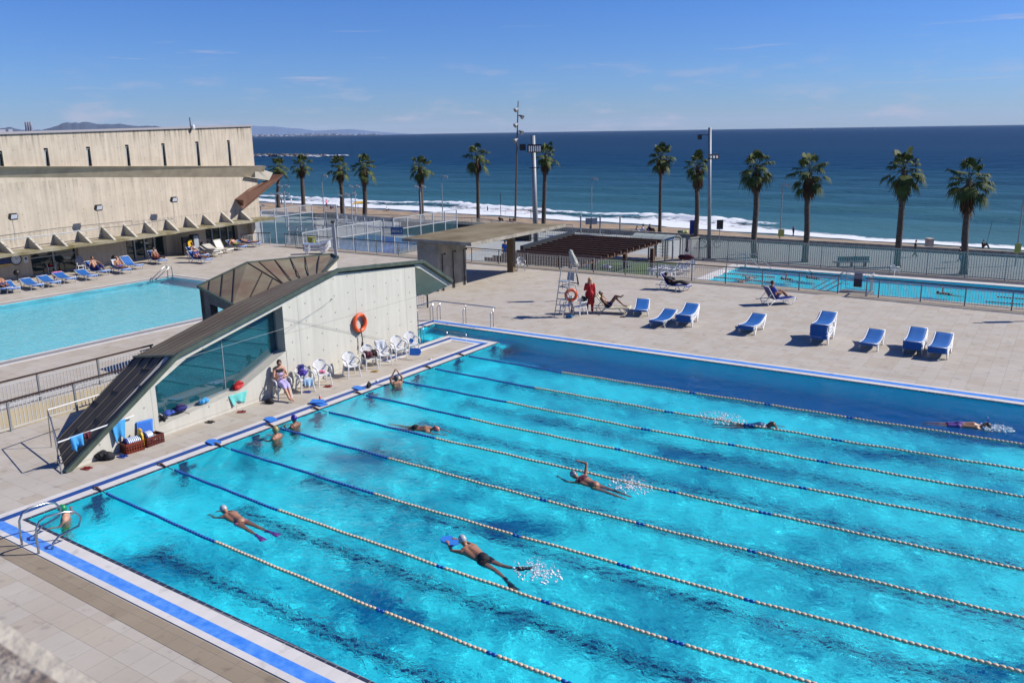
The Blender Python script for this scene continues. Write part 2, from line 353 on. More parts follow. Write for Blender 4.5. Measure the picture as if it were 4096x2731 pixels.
b.add([(p[0], p[1], DP) for p in ((SL, tnear(SL)), (SR, tnear(SR)), (SR, TFAR), (SL, TFAR))], [(0, 1, 2, 3)])
b.add([(p[0], p[1], -1.0) for p in ((-4.3, 2.8), (SL, 2.8), (SL, TFAR), (-4.3, TFAR))], [(0, 1, 2, 3)])
b.add([(p[0], p[1], -.9) for p in ((-4.3, -2), (-2.45, -2), (-2.45, 2.8), (-4.3, 2.8))], [(0, 1, 2, 3)])
for i in range(n):
    p, q = P[i], P[(i+1) % n]
    b.add([(p[0], p[1], 0), (q[0], q[1], 0), (q[0], q[1], DP), (p[0], p[1], DP)], [(0, 1, 2, 3)])
receiver(struct(b.build('pool_basin', M_['basin'])))
# lane marks: stripe down each lane with a cross bar, and a target on the end wall
LW, ROPE0 = 1.9312, 0.0
lanes = MB()
lane_c = [2.3-2.5*j for j in range(8)]
for j, tcn in enumerate(lane_c):
    lanes.box((12.8, tcn, DP+.006), (20.6, .27, .012)); lanes.box((2.5, tcn, DP+.0065), (.27, 1.0, .013)); lanes.box((23.1, tcn, DP+.0065), (.27, 1.0, .013))
    lanes.box((SL+.006, tcn, -.95), (.012, .27, 1.7)); lanes.box((SR-.006, tcn, -.95), (.012, .27, 1.7))
    lanes.box((SL+.0065, tcn, -.62), (.013, .75, .25)); lanes.box((SR-.0065, tcn, -.62), (.013, .75, .25))
receiver(struct(lanes.build('lane_marking', M_['lane'])))
# gutter bands: dark tile, white tile, grate, white kerb, laid 4 mm apart
def band(name, m, off0, off1, z, sides, label=None):
    mb = MB()
    for (p, q, nx, ny, e0, e1) in sides:
        d = Vector((q[0]-p[0], q[1]-p[1])).normalized()
        a = Vector(p); c = Vector(q)
        v = [a+Vector((nx, ny))*off0-d*off0*e0, c+Vector((nx, ny))*off0+d*off0*e1, c+Vector((nx, ny))*off1+d*off1*e1, a+Vector((nx, ny))*off1-d*off1*e0]
        if off1 > 0: mb.add([(x.x, x.y, z) for x in v]+[(x.x, x.y, z-.02) for x in v], [(0, 1, 2, 3), (4, 5, 1, 0), (6, 7, 3, 2)])
    return struct(mb.build(name, m))
c0 = (SL, tnear(SL)); c1 = (SR, tnear(SR))
near = (c0, c1, 0, -1, 1, 1)
left = ((SL, 2.8), c0, -1, 0, -1, 1)
far = ((SR, TFAR), (-4.3, TFAR), 0, 1, 1, 1)
chL = ((-4.3, TFAR), (-4.3, -2), -1, 0, 1, 0)
pnN = ((-2.45, 2.8), (SL, 2.8), 0, -1, -1, -1)
pnL = ((-2.45, -2), (-2.45, 2.8), 1, 0, 0, -1)
rgt = (c1, (SR, TFAR), 1, 0, 1, 1)
allS = [near, left, far, chL, pnN, pnL, rgt]
band('dark_waterline_tile', M_['navy'], .0, .09, .006, [near, left, far, rgt, chL])
band('white_tile_band', M_['tilew'], .09, .36, .010, [near]); band('white_tile_band', M_['tilew'], .09, .36, .010, [left, far, chL, rgt, pnN, pnL])
band('gutter_grate', M_['grate'], .36, .63, .014, [near]); band('gutter_grate', M_['gratedk'], .36, .58, .014, [left, chL, pnL, rgt]); band('gutter_grate', M_['grate'], .36, .62, .014, [far, pnN])
band('white_kerb_band', M_['tilew'], .63, .77, .018, [near]); band('white_kerb_band', M_['tilew'], .58, .78, .018, [left, chL, rgt, pnL]); band('white_kerb_band', M_['tilew'], .62, .80, .018, [far, pnN])
M_['damp'] = paving('damp_brown_paving', (.34, .275, .20), (.30, .24, .17), .5, .5, (.2, .18, .15), 0, .005)
dm = MB(); dm.add([(-.2, tnear(0)-.80, .005), (13, tnear(13)-.80, .005), (13, tnear(13)-1.28, .005), (-.2, tnear(0)-1.22, .005)], [(0, 1, 2, 3)]); struct(dm.build('damp_paving_strip', M_['damp']))
dm = MB(); dm.add([(-33, 20.15, .005), (6, 20.3, .005), (26, 19.3, .005), (26, 21.3, .005), (-33, 21.3, .005)], [(0, 1, 2, 3, 4)]); struct(dm.build('deck_kerb_strip', paving('kerb_paving', (.42, .36, .28), (.36, .30, .22), 2.05, 3, (.2, .18, .15), 0, .01)))
# water: real refracting surface with a choppy relief; the sun is focused through it on to the tiles
def watermat(name, col=(1, 1, 1), rough=0.0, bd=.026, bsc=6.5):
    global NT
    m = bpy.data.materials.new(name); m.use_nodes = True; NT = m.node_tree
    for x in list(NT.nodes): NT.nodes.remove(x)
    tcn = N('ShaderNodeTexCoord'); nn = N('ShaderNodeTexNoise'); nn.inputs['Scale'].default_value = bsc; nn.inputs['Detail'].default_value = 4; nn.inputs['Roughness'].default_value = .6; nn.inputs['Distortion'].default_value = .6; NT.links.new(tcn.outputs['Object'], nn.inputs[0])
    bpn = N('ShaderNodeBump'); bpn.inputs['Strength'].default_value = 1; bpn.inputs['Distance'].default_value = bd; NT.links.new(nn.outputs[0], bpn.inputs['Height'])
    o = N('ShaderNodeOutputMaterial'); g = N('ShaderNodeBsdfGlass'); g.inputs['IOR'].default_value = 1.33; g.inputs['Roughness'].default_value = rough; g.inputs['Color'].default_value = (*col, 1)
    NT.links.new(bpn.outputs[0], g.inputs['Normal']); NT.links.new(g.outputs[0], o.inputs[0]); return m
M_['water'] = watermat('pool_water'); M_['waterL'] = watermat('calm_pool_water', bd=.035, bsc=3.5)
def watersheet(name, quad, step, amp, lmin, lmax, nw, seed, m, z=-.02, label=None, patch=0, swirl=0):
    """quad: (s0,s1,f_near(s),t1)"""
    s0, s1, fn, t1 = quad; rg = np.random.default_rng(seed)
    nS = max(2, int((s1-s0)/step)); nT = max(2, int((t1-fn((s0+s1)/2))/step))
    S = np.linspace(s0, s1, nS)[:, None]*np.ones((1, nT)); n0 = np.array([fn(x) for x in np.linspace(s0, s1, nS)])[:, None]
    T_ = n0+(t1-n0)*np.linspace(0, 1, nT)[None, :]; Z = np.zeros_like(S)
    wx = .35*np.sin(S*.9+.7*T_)+.25*np.sin(1.7*T_-.6*S+1); wy = .35*np.sin(T_*.8-.5*S+2)+.25*np.sin(1.9*S+.4*T_)
    act = np.ones_like(S)
    if patch: act = np.clip(.85+.25*np.sin(S*.42+1.3*np.sin(T_*.33))*np.sin(T_*.55+1.1*np.sin(S*.27+2)+.5)+.2*np.sin(.9*S-.7*T_), .4, 1.35)
    for i in range(nw):
        lam = math.exp(rg.uniform(math.log(lmin), math.log(lmax))); th = rg.uniform(0, 2*math.pi); k = 2*math.pi/lam
        Z += amp*lam**1.1*np.sin(k*((S+wx*.6)*math.cos(th)+(T_+wy*.6)*math.sin(th))+rg.uniform(0, 6.28))
    Z = Z*act+z
    V = np.stack([S, T_, Z], -1).reshape(-1, 3); idx = np.arange(nS*nT).reshape(nS, nT)
    Fq = np.stack([idx[:-1, :-1], idx[1:, :-1], idx[1:, 1:], idx[:-1, 1:]], -1).reshape(-1, 4)
    me = bpy.data.meshes.new(name); me.from_pydata(V.tolist(), [], Fq.tolist()); me.materials.append(m)
    me.polygons.foreach_set('use_smooth', [True]*len(me.polygons))
    o = bpy.data.objects.new(name, me); COL.objects.link(o); o.cycles.is_caustics_caster = True
    return struct(o)
watersheet('pool_water', (SL, SR, tnear, TFAR), .045, .00105, .18, 1.15, 80, 3, M_['water'], patch=1)
watersheet('pool_water', (-4.3, SL, lambda s: 2.8, TFAR), .05, .003, .25, 1.2, 40, 5, M_['water'])
watersheet('pool_water', (-4.3, -2.45, lambda s: -2, 2.8), .05, .003, .25, 1.2, 40, 6, M_['water'])
# left pool
b = MB(); P = rect(LS0, LS1, LT0, LT1)
b.add([(p[0], p[1], -1.3) for p in P], [(0, 1, 2, 3)])
for i in range(4):
    p, q = P[i], P[(i+1) % 4]; b.add([(p[0], p[1], 0), (q[0], q[1], 0), (q[0], q[1], -1.3), (p[0], p[1], -1.3)], [(0, 1, 2, 3)])
receiver(struct(b.build('pool_basin', M_['basinL'])))
watersheet('pool_water', (LS0, LS1, lambda s: -30, LT1), .12, .0003, .5, 2.5, 40, 9, M_['waterL'])
sL = [((LS1, LT0), (LS1, LT1), 1, 0, 0, 1), ((LS1, LT1), (LS0, LT1), 0, 1, 1, 1), ((LS0, LT1), (LS0, LT0), -1, 0, 1, 0)]
band('white_tile_band', M_['tilew'], .0, .22, .006, sL[:1]); band('gutter_grate', M_['gutterg'], .22, .68, .010, sL[:1]); band('white_kerb_band', M_['tilew'], .68, .86, .014, sL[:1])
band('white_tile_band', M_['tilew'], .0, .12, .006, sL[1:]); band('gutter_grate', M_['gutterg'], .12, .56, .010, sL[1:]); band('white_kerb_band', M_['tilew'], .56, .74, .014, sL[1:])
# ------------------------------------------------------------------ lower terrace with the second pool
M_['lowdeck'] = paving('lower_deck_paving', (.42, .37, .31), (.38, .33, .27), .3, .3, (.2, .18, .16))
M_['prom'] = paving('promenade_paving', (.42, .44, .42), (.39, .41, .39), .6, .6, (.3, .31, .3))
M_['turf'] = mat('green_turf', (.04, .085, .012), .95, vary=.25, scale=6, bump=.5, bscale=60)
QS0, QT0, QT1 = -2.5, 26.6, 41.9
b = MB()
flat(b, rect(-22, QS0, DT+.01, 44.95), ZL); flat(b, rect(QS0, 60, QT1, 44.95), ZL); flat(b, rect(QS0, 60, DT+.01, QT0), ZL)
b.add([(-22, 44.95, ZL), (60, 44.95, ZL), (60, 44.95, ZP), (-22, 44.95, ZP), (-22, DT+.01, ZL), (-22, DT+.01, ZP)], [(0, 1, 2, 3), (0, 3, 5, 4)])
struct(b.build('lower_pool_deck', M_['lowdeck']))
b = MB(); P = rect(QS0, 60, QT0, QT1); b.add([(p[0], p[1], ZL-1.3) for p in P], [(0, 1, 2, 3)])
for i in range(4):
    p, q = P[i], P[(i+1) % 4]; b.add([(p[0], p[1], ZL), (q[0], q[1], ZL), (q[0], q[1], ZL-1.3), (p[0], p[1], ZL-1.3)], [(0, 1, 2, 3)])
receiver(struct(b.build('pool_basin', M_['basin'])))
watersheet('pool_water', (QS0, 40, lambda s: QT0, QT1), .10, .0005, .35, 2.2, 50, 12, M_['water'], z=ZL-.02)
mb = MB()
for (x0_, x1_, y0_, y1_) in ((QS0-.9, QS0, QT0, QT1), (QS0-.9, 60, QT1, QT1+.9)): mb.box(((x0_+x1_)/2, (y0_+y1_)/2, ZL+.02), (x1_-x0_, y1_-y0_, .06))
struct(mb.build('white_kerb_band', M_['tilew']))
b = MB(); flat(b, rect(-15.8, -6.3, DT+.3, 41), ZL+.02); struct(b.build('turf_lawn', M_['turf']))
# ------------------------------------------------------------------ promenade, beach, sea
b = MB(); flat(b, rect(-260, 140, DT, 71.2), ZP); struct(b.build('promenade', M_['prom']))
SHORE = [(-400, 150), (-170, 131), (-135, 128), (-95, 124.2), (-50, 121), (-28, 116.8), (15, 112.3), (60, 109), (140, 105)]
OUTER = [(-400, 168), (-176, 143), (-148, 141), (-130, 144), (-113, 147), (-94, 143), (-73, 139), (-58, 137), (-45, 138), (-35, 137), (-17, 130), (-3, 124.5), (14, 119.5), (60, 116), (140, 112)]
def ip(tab, s):
    return float(np.interp(s, [a for a, _ in tab], [b_ for _, b_ in tab]))
def sandz(s, t):
    sh = ip(SHORE, s); u = (t-71)/(sh-71)
    z = -5.0-(ZS*-1-5.0)*min(1, max(0, u))**1.15 if u < 1 else ZS-(u-1)*6
    return z+(.10*math.sin(s*.9+math.sin(t*.7)*2)*math.sin(t*1.1)+.07*math.sin(s*2.3+t*1.7)+.05*math.sin(3.9*s-2.1*t))*(1 if u < .85 else max(0, (1-u)/.15))
M_['sand'] = mat('beach_sand', (.43, .31, .195), .95, col2=(.27, .19, .12), vary=.2, scale=.5, bump=1, bscale=1.3, detail=12)
M_['wetsand'] = mat('wet_beach_sand', (.20, .14, .09), .35, vary=.15, scale=.3)
nt_ = 60; ns_ = 240; SS = np.linspace(-400, 140, ns_); mb = MB(); vs_ = []; fs_ = []; mi_ = []
for s in SS:
    sh = ip(SHORE, s)
    for j in range(nt_): t = 70.6+(sh+8-70.6)*j/(nt_-1); vs_.append((s, t, sandz(s, t)))
for i in range(ns_-1):
    for j in range(nt_-1):
        fs_.append((i*nt_+j, (i+1)*nt_+j, (i+1)*nt_+j+1, i*nt_+j+1)); mi_.append(1 if j > nt_-12+2*math.sin(SS[i]*.13) else 0)
mb.v, mb.f, mb.m = vs_, fs_, mi_; struct(mb.build('beach', [M_['sand'], M_['wetsand']], smooth=True))
def seamat():
    global NT
    m = bpy.data.materials.new('sea_water'); m.use_nodes = True; NT = m.node_tree; K = NT.links.new; b = NT.nodes['Principled BSDF']
    t = N('ShaderNodeTexCoord'); s = N('ShaderNodeSeparateXYZ'); K(t.outputs['Object'], s.inputs[0])
    n = N('ShaderNodeTexNoise'); n.inputs['Scale'].default_value = 1; n.inputs['Detail'].default_value = 6; n.inputs['Roughness'].default_value = .55
    mp = N('ShaderNodeMapping'); mp.inputs['Scale'].default_value = (.006, .035, 1); mp.inputs['Rotation'].default_value = (0, 0, R(-8)); K(t.outputs['Object'], mp.inputs[0]); K(mp.outputs[0], n.inputs[0])
    a = N('ShaderNodeMath', operation='MULTIPLY_ADD'); K(n.outputs[0], a.inputs[0]); a.inputs[1].default_value = 150; a.inputs[2].default_value = -75
    q = N('ShaderNodeMath', operation='ADD'); K(s.outputs['Y'], q.inputs[0]); K(a.outputs[0], q.inputs[1])
    r = N('ShaderNodeMapRange'); r.inputs[1].default_value = 100; r.inputs[2].default_value = 900; K(q.outputs[0], r.inputs[0])
    c = N('ShaderNodeValToRGB'); K(r.outputs[0], c.inputs[0]); e = c.color_ramp; e.elements[0].color = (.060, .150, .165, 1); e.elements[1].color = (.004, .024, .052, 1)
    for p, col in ((.06, (.040, .125, .155, 1)), (.16, (.026, .090, .135, 1)), (.35, (.008, .044, .090, 1)), (.6, (.007, .034, .070, 1))):
        x = e.elements.new(p); x.color = col
    K(c.outputs[0], b.inputs['Base Color']); b.inputs['Roughness'].default_value = .42; b.inputs['Specular IOR Level'].default_value = .07
    w1 = N('ShaderNodeMapping'); w1.inputs['Scale'].default_value = (.35, .9, 1); w1.inputs['Rotation'].default_value = (0, 0, R(-20)); K(t.outputs['Object'], w1.inputs[0])
    n1 = N('ShaderNodeTexNoise'); n1.inputs['Scale'].default_value = .8; n1.inputs['Detail'].default_value = 8; n1.inputs['Roughness'].default_value = .65; K(w1.outputs[0], n1.inputs[0])
    bp = N('ShaderNodeBump'); bp.inputs['Strength'].default_value = 1; bp.inputs['Distance'].default_value = .55; K(n1.outputs[0], bp.inputs['Height']); K(bp.outputs[0], b.inputs['Normal'])
    return m
M_['sea'] = seamat()
TT = [100+i*1.6 for i in range(120)]+[292+4*i for i in range(1, 120)]; TT = TT+[TT[-1]+40*1.22**i for i in range(1, 36)]
XS = np.concatenate([np.linspace(-60000, -700, 24), np.linspace(-690, 260, 160), np.linspace(300, 40000, 20)])
vs_, fs_ = [], []
for x in XS:
    for t in TT:
        f = min(1, max(0, (t-ip(OUTER, x))/30))*(1-min(1, max(0, (t-330)/440)))
        z = ZS+f*(.75*math.sin((t+.05*x+6*math.sin(x*.018))/27*6.283)+.16*math.sin((t-.22*x)/11.3*6.283+math.sin(x*.05))+.09*math.sin((t*.8+.5*x)/6.7*6.283)) if t < 790 else ZS
        vs_.append((x, t, z))
m_ = len(TT)
for i in range(len(XS)-1):
    for j in range(m_-1): fs_.append((i*m_+j, (i+1)*m_+j, (i+1)*m_+j+1, i*m_+j+1))
mb = MB(); mb.v, mb.f, mb.m = vs_, fs_, [0]*len(fs_); struct(mb.build('sea', M_['sea'], smooth=True))
# foam: wash sheet between breaker and sand, and the lumpy crest of the breaker itself
def foammat(name, lo, hi, sc_):
    global NT
    m = bpy.data.materials.new(name); m.use_nodes = True; NT = m.node_tree; K = NT.links.new; b = NT.nodes['Principled BSDF']
    b.inputs['Base Color'].default_value = (.66, .68, .70, 1); b.inputs['Roughness'].default_value = .8
    t = N('ShaderNodeTexCoord'); at = N('ShaderNodeAttribute'); at.attribute_name = 'dens'
    mp = N('ShaderNodeMapping'); mp.inputs['Scale'].default_value = (sc_*.55, sc_, sc_); K(t.outputs['Object'], mp.inputs[0])
    n = N('ShaderNodeTexNoise'); n.inputs['Scale'].default_value = 1; n.inputs['Detail'].default_value = 8; n.inputs['Roughness'].default_value = .68; n.inputs['Distortion'].default_value = 1.2; K(mp.outputs[0], n.inputs[0])
    a = N('ShaderNodeMath', operation='ADD'); K(n.outputs[0], a.inputs[0]); K(at.outputs['Fac'], a.inputs[1])
    r = N('ShaderNodeMapRange'); r.inputs[1].default_value = lo; r.inputs[2].default_value = hi; K(a.outputs[0], r.inputs[0]); K(r.outputs[0], b.inputs['Alpha'])
    return m
M_['foam'] = foammat('sea_foam', .98, 1.14, .6)
ns2, nt2 = 420, 26; SS = np.linspace(-400, 140, ns2); vs_, fs_, dens = [], [], []
for s in SS:
    a, o = ip(SHORE, s), ip(OUTER, s); brk = 1 if s < -38 else max(0, 1-(s+38)/35)
    for j in range(nt2):
        v = j/(nt2-1); wob = 1.1*math.sin(s*.21)+.7*math.sin(s*.53+1)+.4*math.sin(s*1.1)
        t = a+.6+wob*.5*(1-v)+(o-a+.6)*v+wob*v
        cr_ = math.exp(-((v-.72)/.13)**2)*brk
        lump = .5+.5*math.sin(s*1.7+3*math.sin(s*.37))*math.sin(v*19+s*.8)
        z = ZS+.09+cr_*(.75+.25*math.sin(s*.11))*(.75+.5*lump)*.9
        z = max(z, sandz(s, t)+.03)
        vs_.append((s, t, z)); dens.append(.62*max(0, 1-v/.6)**.6+.66*cr_+.33*(1-v)+.13*brk*math.exp(-((v-.45)/.2)**2)+ .12*math.sin(s*.12)*(v > .4) if v < .97 else -.3)
for i in range(ns2-1):
    for j in range(nt2-1): fs_.append((i*nt2+j, (i+1)*nt2+j, (i+1)*nt2+j+1, i*nt2+j+1))
mb = MB(); mb.v, mb.f, mb.m = vs_, fs_, [0]*len(fs_); o = mb.build('surf_foam', M_['foam'], smooth=True)
at = o.data.attributes.new('dens', 'FLOAT', 'POINT'); at.data.foreach_set('value', dens)
struct(o, 'stuff', label='white surf breaking and washing up the whole length of the beach', category='foam')
# ------------------------------------------------------------------ far coast
def hill(name, pts, D, mats, depth=.12, seed=1, label=None):
    rg = random.Random(seed); base = ZS; N_ = 260; xs = np.linspace(pts[0][0], pts[-1][0], N_); top = np.interp(xs, [p[0] for p in pts], [p[1] for p in pts])
    vs_, fs_ = [], []; rows = 14
    for i, x in enumerate(xs):
        crest = AT(x, top[i]+rg.uniform(-.5, .5), D); d = Vector((crest.x-CAM.x, crest.y-CAM.y)).normalized(); H = max(2, crest.z-base)
        for j in range(rows):
            if j < 10: u = j/9; off = -(1-u)*D*depth; z = base+H*(u**1.3)*(1+.03*math.sin(i*.23+j)+.06*math.sin(i*.09+j*1.3)*(1-u)) if j < 9 else base+H
            else: u = (j-9)/4; off = u*D*depth; z = base+H*(1-u)**1.4
            vs_.append((crest.x+d.x*off, crest.y+d.y*off, z))
    for i in range(N_-1):
        for j in range(rows-1): fs_.append((i*rows+j, i*rows+j+1, (i+1)*rows+j+1, (i+1)*rows+j))
    mb = MB(); mb.v, mb.f, mb.m = vs_, fs_, [0]*len(fs_); o = mb.build(name, mats, smooth=True); return struct(o)
M_['hill'] = mat('haze_tinted_woods', (.045, .075, .135), .9, col2=(.03, .05, .10), vary=.2, scale=.0006, detail=12)  # wooded hills; the blue cast stands in for haze
M_['hillfar'] = mat('distant_hills', (.09, .17, .33), .9, vary=.06, scale=.0004)  # haze put into the far ridge's colour as pale blue
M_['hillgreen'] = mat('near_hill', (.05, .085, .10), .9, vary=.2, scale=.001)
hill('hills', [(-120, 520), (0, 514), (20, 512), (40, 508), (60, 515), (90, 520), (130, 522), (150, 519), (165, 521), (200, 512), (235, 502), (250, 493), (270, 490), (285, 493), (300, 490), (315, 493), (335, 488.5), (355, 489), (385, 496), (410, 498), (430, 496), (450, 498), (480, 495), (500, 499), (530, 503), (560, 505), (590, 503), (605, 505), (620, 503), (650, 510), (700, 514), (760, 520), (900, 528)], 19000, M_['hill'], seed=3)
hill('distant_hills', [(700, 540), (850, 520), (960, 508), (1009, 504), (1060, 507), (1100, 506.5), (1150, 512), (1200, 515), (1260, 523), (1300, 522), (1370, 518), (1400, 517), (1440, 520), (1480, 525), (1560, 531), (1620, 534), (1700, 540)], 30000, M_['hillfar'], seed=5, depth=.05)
# white towns strung along the far shore
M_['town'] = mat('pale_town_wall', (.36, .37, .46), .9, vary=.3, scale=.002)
mb = MB()
for i in range(260):
    px = 1000+rnd.random()**1.1*520; D = 25500+rnd.uniform(-600, 600); p = AT(px, 560, D); p.z = ZS
    w_ = rnd.uniform(50, 150); h_ = rnd.uniform(8, 24)
    mb.box((p.x, p.y, ZS+h_/2+rnd.random()**2*45*(1 if px < 1350 else .4)), (w_, w_, h_), rnd.random())
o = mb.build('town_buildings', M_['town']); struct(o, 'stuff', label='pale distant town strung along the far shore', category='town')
for i, px in enumerate((103, 112.5, 121)):
    D = 5200; tp = AT(px, 488.5, D); bs = AT(px+1, 532, D); mb = MB(); mb.tube([(bs.x, bs.y, ZS), (tp.x, tp.y, tp.z-25), tp], [8.5, 6.2, 6.2], 12)
    t_ = thing('power_station_chimney', ['leftmost of the three tall chimneys on the horizon', 'middle of the three tall chimneys on the horizon', 'rightmost of the three tall chimneys on the horizon'][i], 'chimney', (bs.x, bs.y, ZS), 0, 'three chimneys on the horizon')
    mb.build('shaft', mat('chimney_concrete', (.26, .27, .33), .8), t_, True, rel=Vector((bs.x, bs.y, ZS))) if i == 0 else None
    if i == 0: CH = t_
    else:
        c = [k for k in CH.children][0].copy(); COL.objects.link(c); c.parent = t_
mb = MB()
M_['farwhite'] = mat('far_white_wall', (.62, .62, .66), .8)
for (x0_, x1_, y0_, y1_, lab) in ((-30, 26, 518, 532, 'low white building beyond the roof edge at the far left'), (26, 52, 517, 530, 'white stepped building left of the three chimneys')):
    D = 2600; a = AT(x0_, y1_, D); c = AT(x1_, y0_, D); d = (c-a); d.z = 0; mb = MB(); H = c.z-ZS
    wv = Vector((-d.y, d.x, 0)).normalized()*40; ln = d.length; rz = math.atan2(d.y, d.x); ctr = a+d/2+wv/2
    t_ = thing('white_building', lab, 'building', (ctr.x, ctr.y, ZS), rz)
    mb.box((0, 0, H*.4), (ln, 40, H*.8)); mb.box((ln*.12, 4, H*.9), (ln*.6, 30, H*.2)); mb.build('wall', M_['farwhite'], t_)
    mb = MB(); [mb.box((ln*(-.4+.1*k), -20.1, H*.62), (ln*.055, .5, H*.09)) for k in range(9)]; mb.build('window_row', M_['darkgrey'], t_)
# breakwater of rocks with white water on it
M_['rock'] = mat('sea_rock', (.13, .12, .11), .9, vary=.4, scale=.15)
mb = MB(); a = G(1000, 628, ZS); c = G(1290, 628, ZS)
for i in range(240):
    p = a.lerp(c, rnd.random()**.9); r_ = rnd.uniform(1.2, 3.0); f = 1-abs((p-a).length/(c-a).length-.35)
    mb.ball((p.x+rnd.uniform(-4, 4), p.y+rnd.uniform(-5, 5), ZS+rnd.uniform(-.3, 1.4)*f), (r_, r_*rnd.uniform(.6, 1), r_*rnd.uniform(.5, .8)), 6, 4, M=Matrix.Rotation(rnd.random()*3, 3, 'Z'))
tag(mb.build('rock_breakwater', M_['rock']), 'long low dark rock breakwater lying out in the sea', 'breakwater')
mb = MB(); c2_ = G(1350, 629, ZS)
for i in range(70):
    p = a.lerp(c2_, rnd.random()); mb.ball((p.x+rnd.uniform(-5, 5), p.y-6+rnd.uniform(-4, 16), ZS+.3+rnd.random()*.9), (rnd.uniform(2, 6), rnd.uniform(.8, 2), rnd.uniform(.3, .9)), 6, 4)
struct(mb.build('breakwater_foam', M_['whitepaint']), 'stuff', label='white water breaking along the rock breakwater', category='foam')
# sails
for px, py, h_, lab in ((3256, 519, 9, 'small white sailing boat below the horizon on the right'), (3500, 518, 6, 'tiny pale boat near the horizon, further right')):
    p = G(px, py+2, ZS); D = (p-CAM).length; s_ = D/3384
    t_ = thing('sailing_boat', lab, 'boat', (p.x, p.y, ZS)); mb = MB(); mb.slab([(-3*s_, 0, 0), (3*s_, 0, 0), (2.4*s_, 0, 1.1*s_), (-2.6*s_, 0, 1.1*s_)], (0, 1.2*s_, 0)); mb.build('hull', M_['white'], t_)
    mb = MB(); mb.slab([(0, .5*s_, 1.1*s_), (2.2*s_, .5*s_, 1.5*s_), (.2*s_, .5*s_, h_*s_)], (0, .3*s_, 0)); mb.slab([(-.2*s_, .5*s_, 1.1*s_), (-2*s_, .5*s_, 1.4*s_), (0, .5*s_, h_*.8*s_)], (0, .3*s_, 0)); mb.build('sail', M_['white'], t_)
# ------------------------------------------------------------------ copper-roofed stair pavilion beside the pool
fa, fb = G(*Q('b0', 400, 295)), G(1678, 1372)
def onF(n, x, y): return WL(*Q(n, x, y), fa, fb)
N0, N1, N2, N3, N4 = fa.copy(), onF('m0', 1500, 895), onF('m1', 735, 170), onF('m1', 1460, 95), onF('m1', 1715, 265)
F0 = GQ('d4', 420, 880); L5 = (Vector((-5, -30)), Vector((-5, 10)))
F1 = WL(*Q('m0', 1155, 910), *L5); Fr = WL(*Q('c2', 1990, 470), *L5)
pav = thing('stair_pavilion', 'angular concrete pavilion with folded copper roof and slanted window beside the main pool', 'building', (-2.2, -7, 0)); PO = Vector((-2.2, -7, 0))
nrm = Vector((1, .052, 0)).normalized()
tR = onF('m1', 1410, 140); bR = fb.copy(); bR.z = 0
wTL, wT, wTR, wBR, wBL = onF('m0', 1325, 1165), onF('m0', 1600, 920), onF('m1', 275, 480), onF('m1', 312, 860), onF('d4', 1800, 655); wV = onF('m0', 2045, 1205)
gnd = lambda p: Vector((p.x, p.y, 0))
dn = Vector((0, 0, -.10)); th_ = nrm*-.5
R0 = GQ('d4', 690, 1245); ee = []
def lerpz(p, off): return Vector((p.x, p.y, p.z-off))
top = [R0, lerpz(N1, .14), lerpz(N2, .14), lerpz(N3, .12)]
mb = MB()
# facade around the slanted window, split so that the opening stays open
gL, gR = gnd(wBL), gnd(wBR)
def topz(t):
    pts = [(N0.y, 0), (R0.y, 0), (N1.y, top[1].z), (N2.y, top[2].z), (N3.y, top[3].z)]
    return float(np.interp(t, [a for a, _ in pts], [b_ for _, b_ in pts]))
def onfac(t, z):
    u = (t-fa.y)/(fb.y-fa.y); return Vector((fa.x+(fb.x-fa.x)*u, t, z))
tws = [(wTL.y, wTL.z), (wT.y, wT.z), (wTR.y, wTR.z)]
for poly in ([R0, onfac(wTL.y, 0), onfac(wTL.y, topz(wTL.y))],
             [onfac(wTL.y, wTL.z), wT, wTR, onfac(wTR.y, topz(wTR.y)), lerpz(N1, .14), onfac(wTL.y, topz(wTL.y))] ,
             [onfac(wTL.y, 0), onfac(wBR.y, 0), wBR, wV, onfac(wTL.y, .33)],
             [onfac(wTR.y, 0), gnd(tR), tR, lerpz(N3, .14) if N3.y < tR.y else tR, lerpz(N2, .14), onfac(wTR.y, topz(wTR.y))]):
    mb.slab(poly, th_)
mb.build('front_wall', M_['conc'], pav, rel=PO)
bw = MB(); bw.slab([gnd(Vector((-5, -8, 0))), gnd(Vector((-5, .6, 0))), Vector((-5, .6, 2.7)), Vector((-5, -3.5, 2.5)), Vector((-5, -8, 1.9))], (-.25, 0, 0))
bw.slab([(-5.25, .6, 0), (-2.95, .6, 0), (-2.95, .6, 3.0), (-5.25, .6, 2.7)], (0, .25, 0)); bw.build('rear_wall', M_['conc'], pav, rel=PO)
# copper roof: folded plate with standing seams
def plate(poly, up=.05, name='roof_plate', m='copper', seams=None, par=pav):
    mb = MB(); p = [Vector(q) for q in poly]; nn = (p[1]-p[0]).cross(p[2]-p[1]).normalized(); nn = nn if nn.z > 0 else -nn
    mb.slab(p, nn*-.09)
    for (a, b_) in seams or (): mb.bar(Vector(a)+nn*.014, Vector(b_)+nn*.014, .028, .03, mi=1, up=nn)
    return mb.build(name, [M_[m], M_['seam']], par, rel=PO)
def lin(a, b_, u): return a+(b_-a)*u
ov = nrm*.10
n0, n1, n2, n3, n4 = N0+ov, N1+ov, N2+ov, N3+ov, N4+ov
plate([n0, n1, F1, F0], m='copperdark', seams=[(lin(n0, F0, u), lin(n1, F1, u)) for u in (.03, .27, .5, .73, .97)]+[(lin(lin(n0, F0, u), lin(n1, F1, u), v), lin(lin(n0, F0, u+.23), lin(n1, F1, u+.23), v)) for u, v in ((.27, .35), (.5, .6), (.03, .7), (.5, .2), (.73, .45), (.27, .85))])
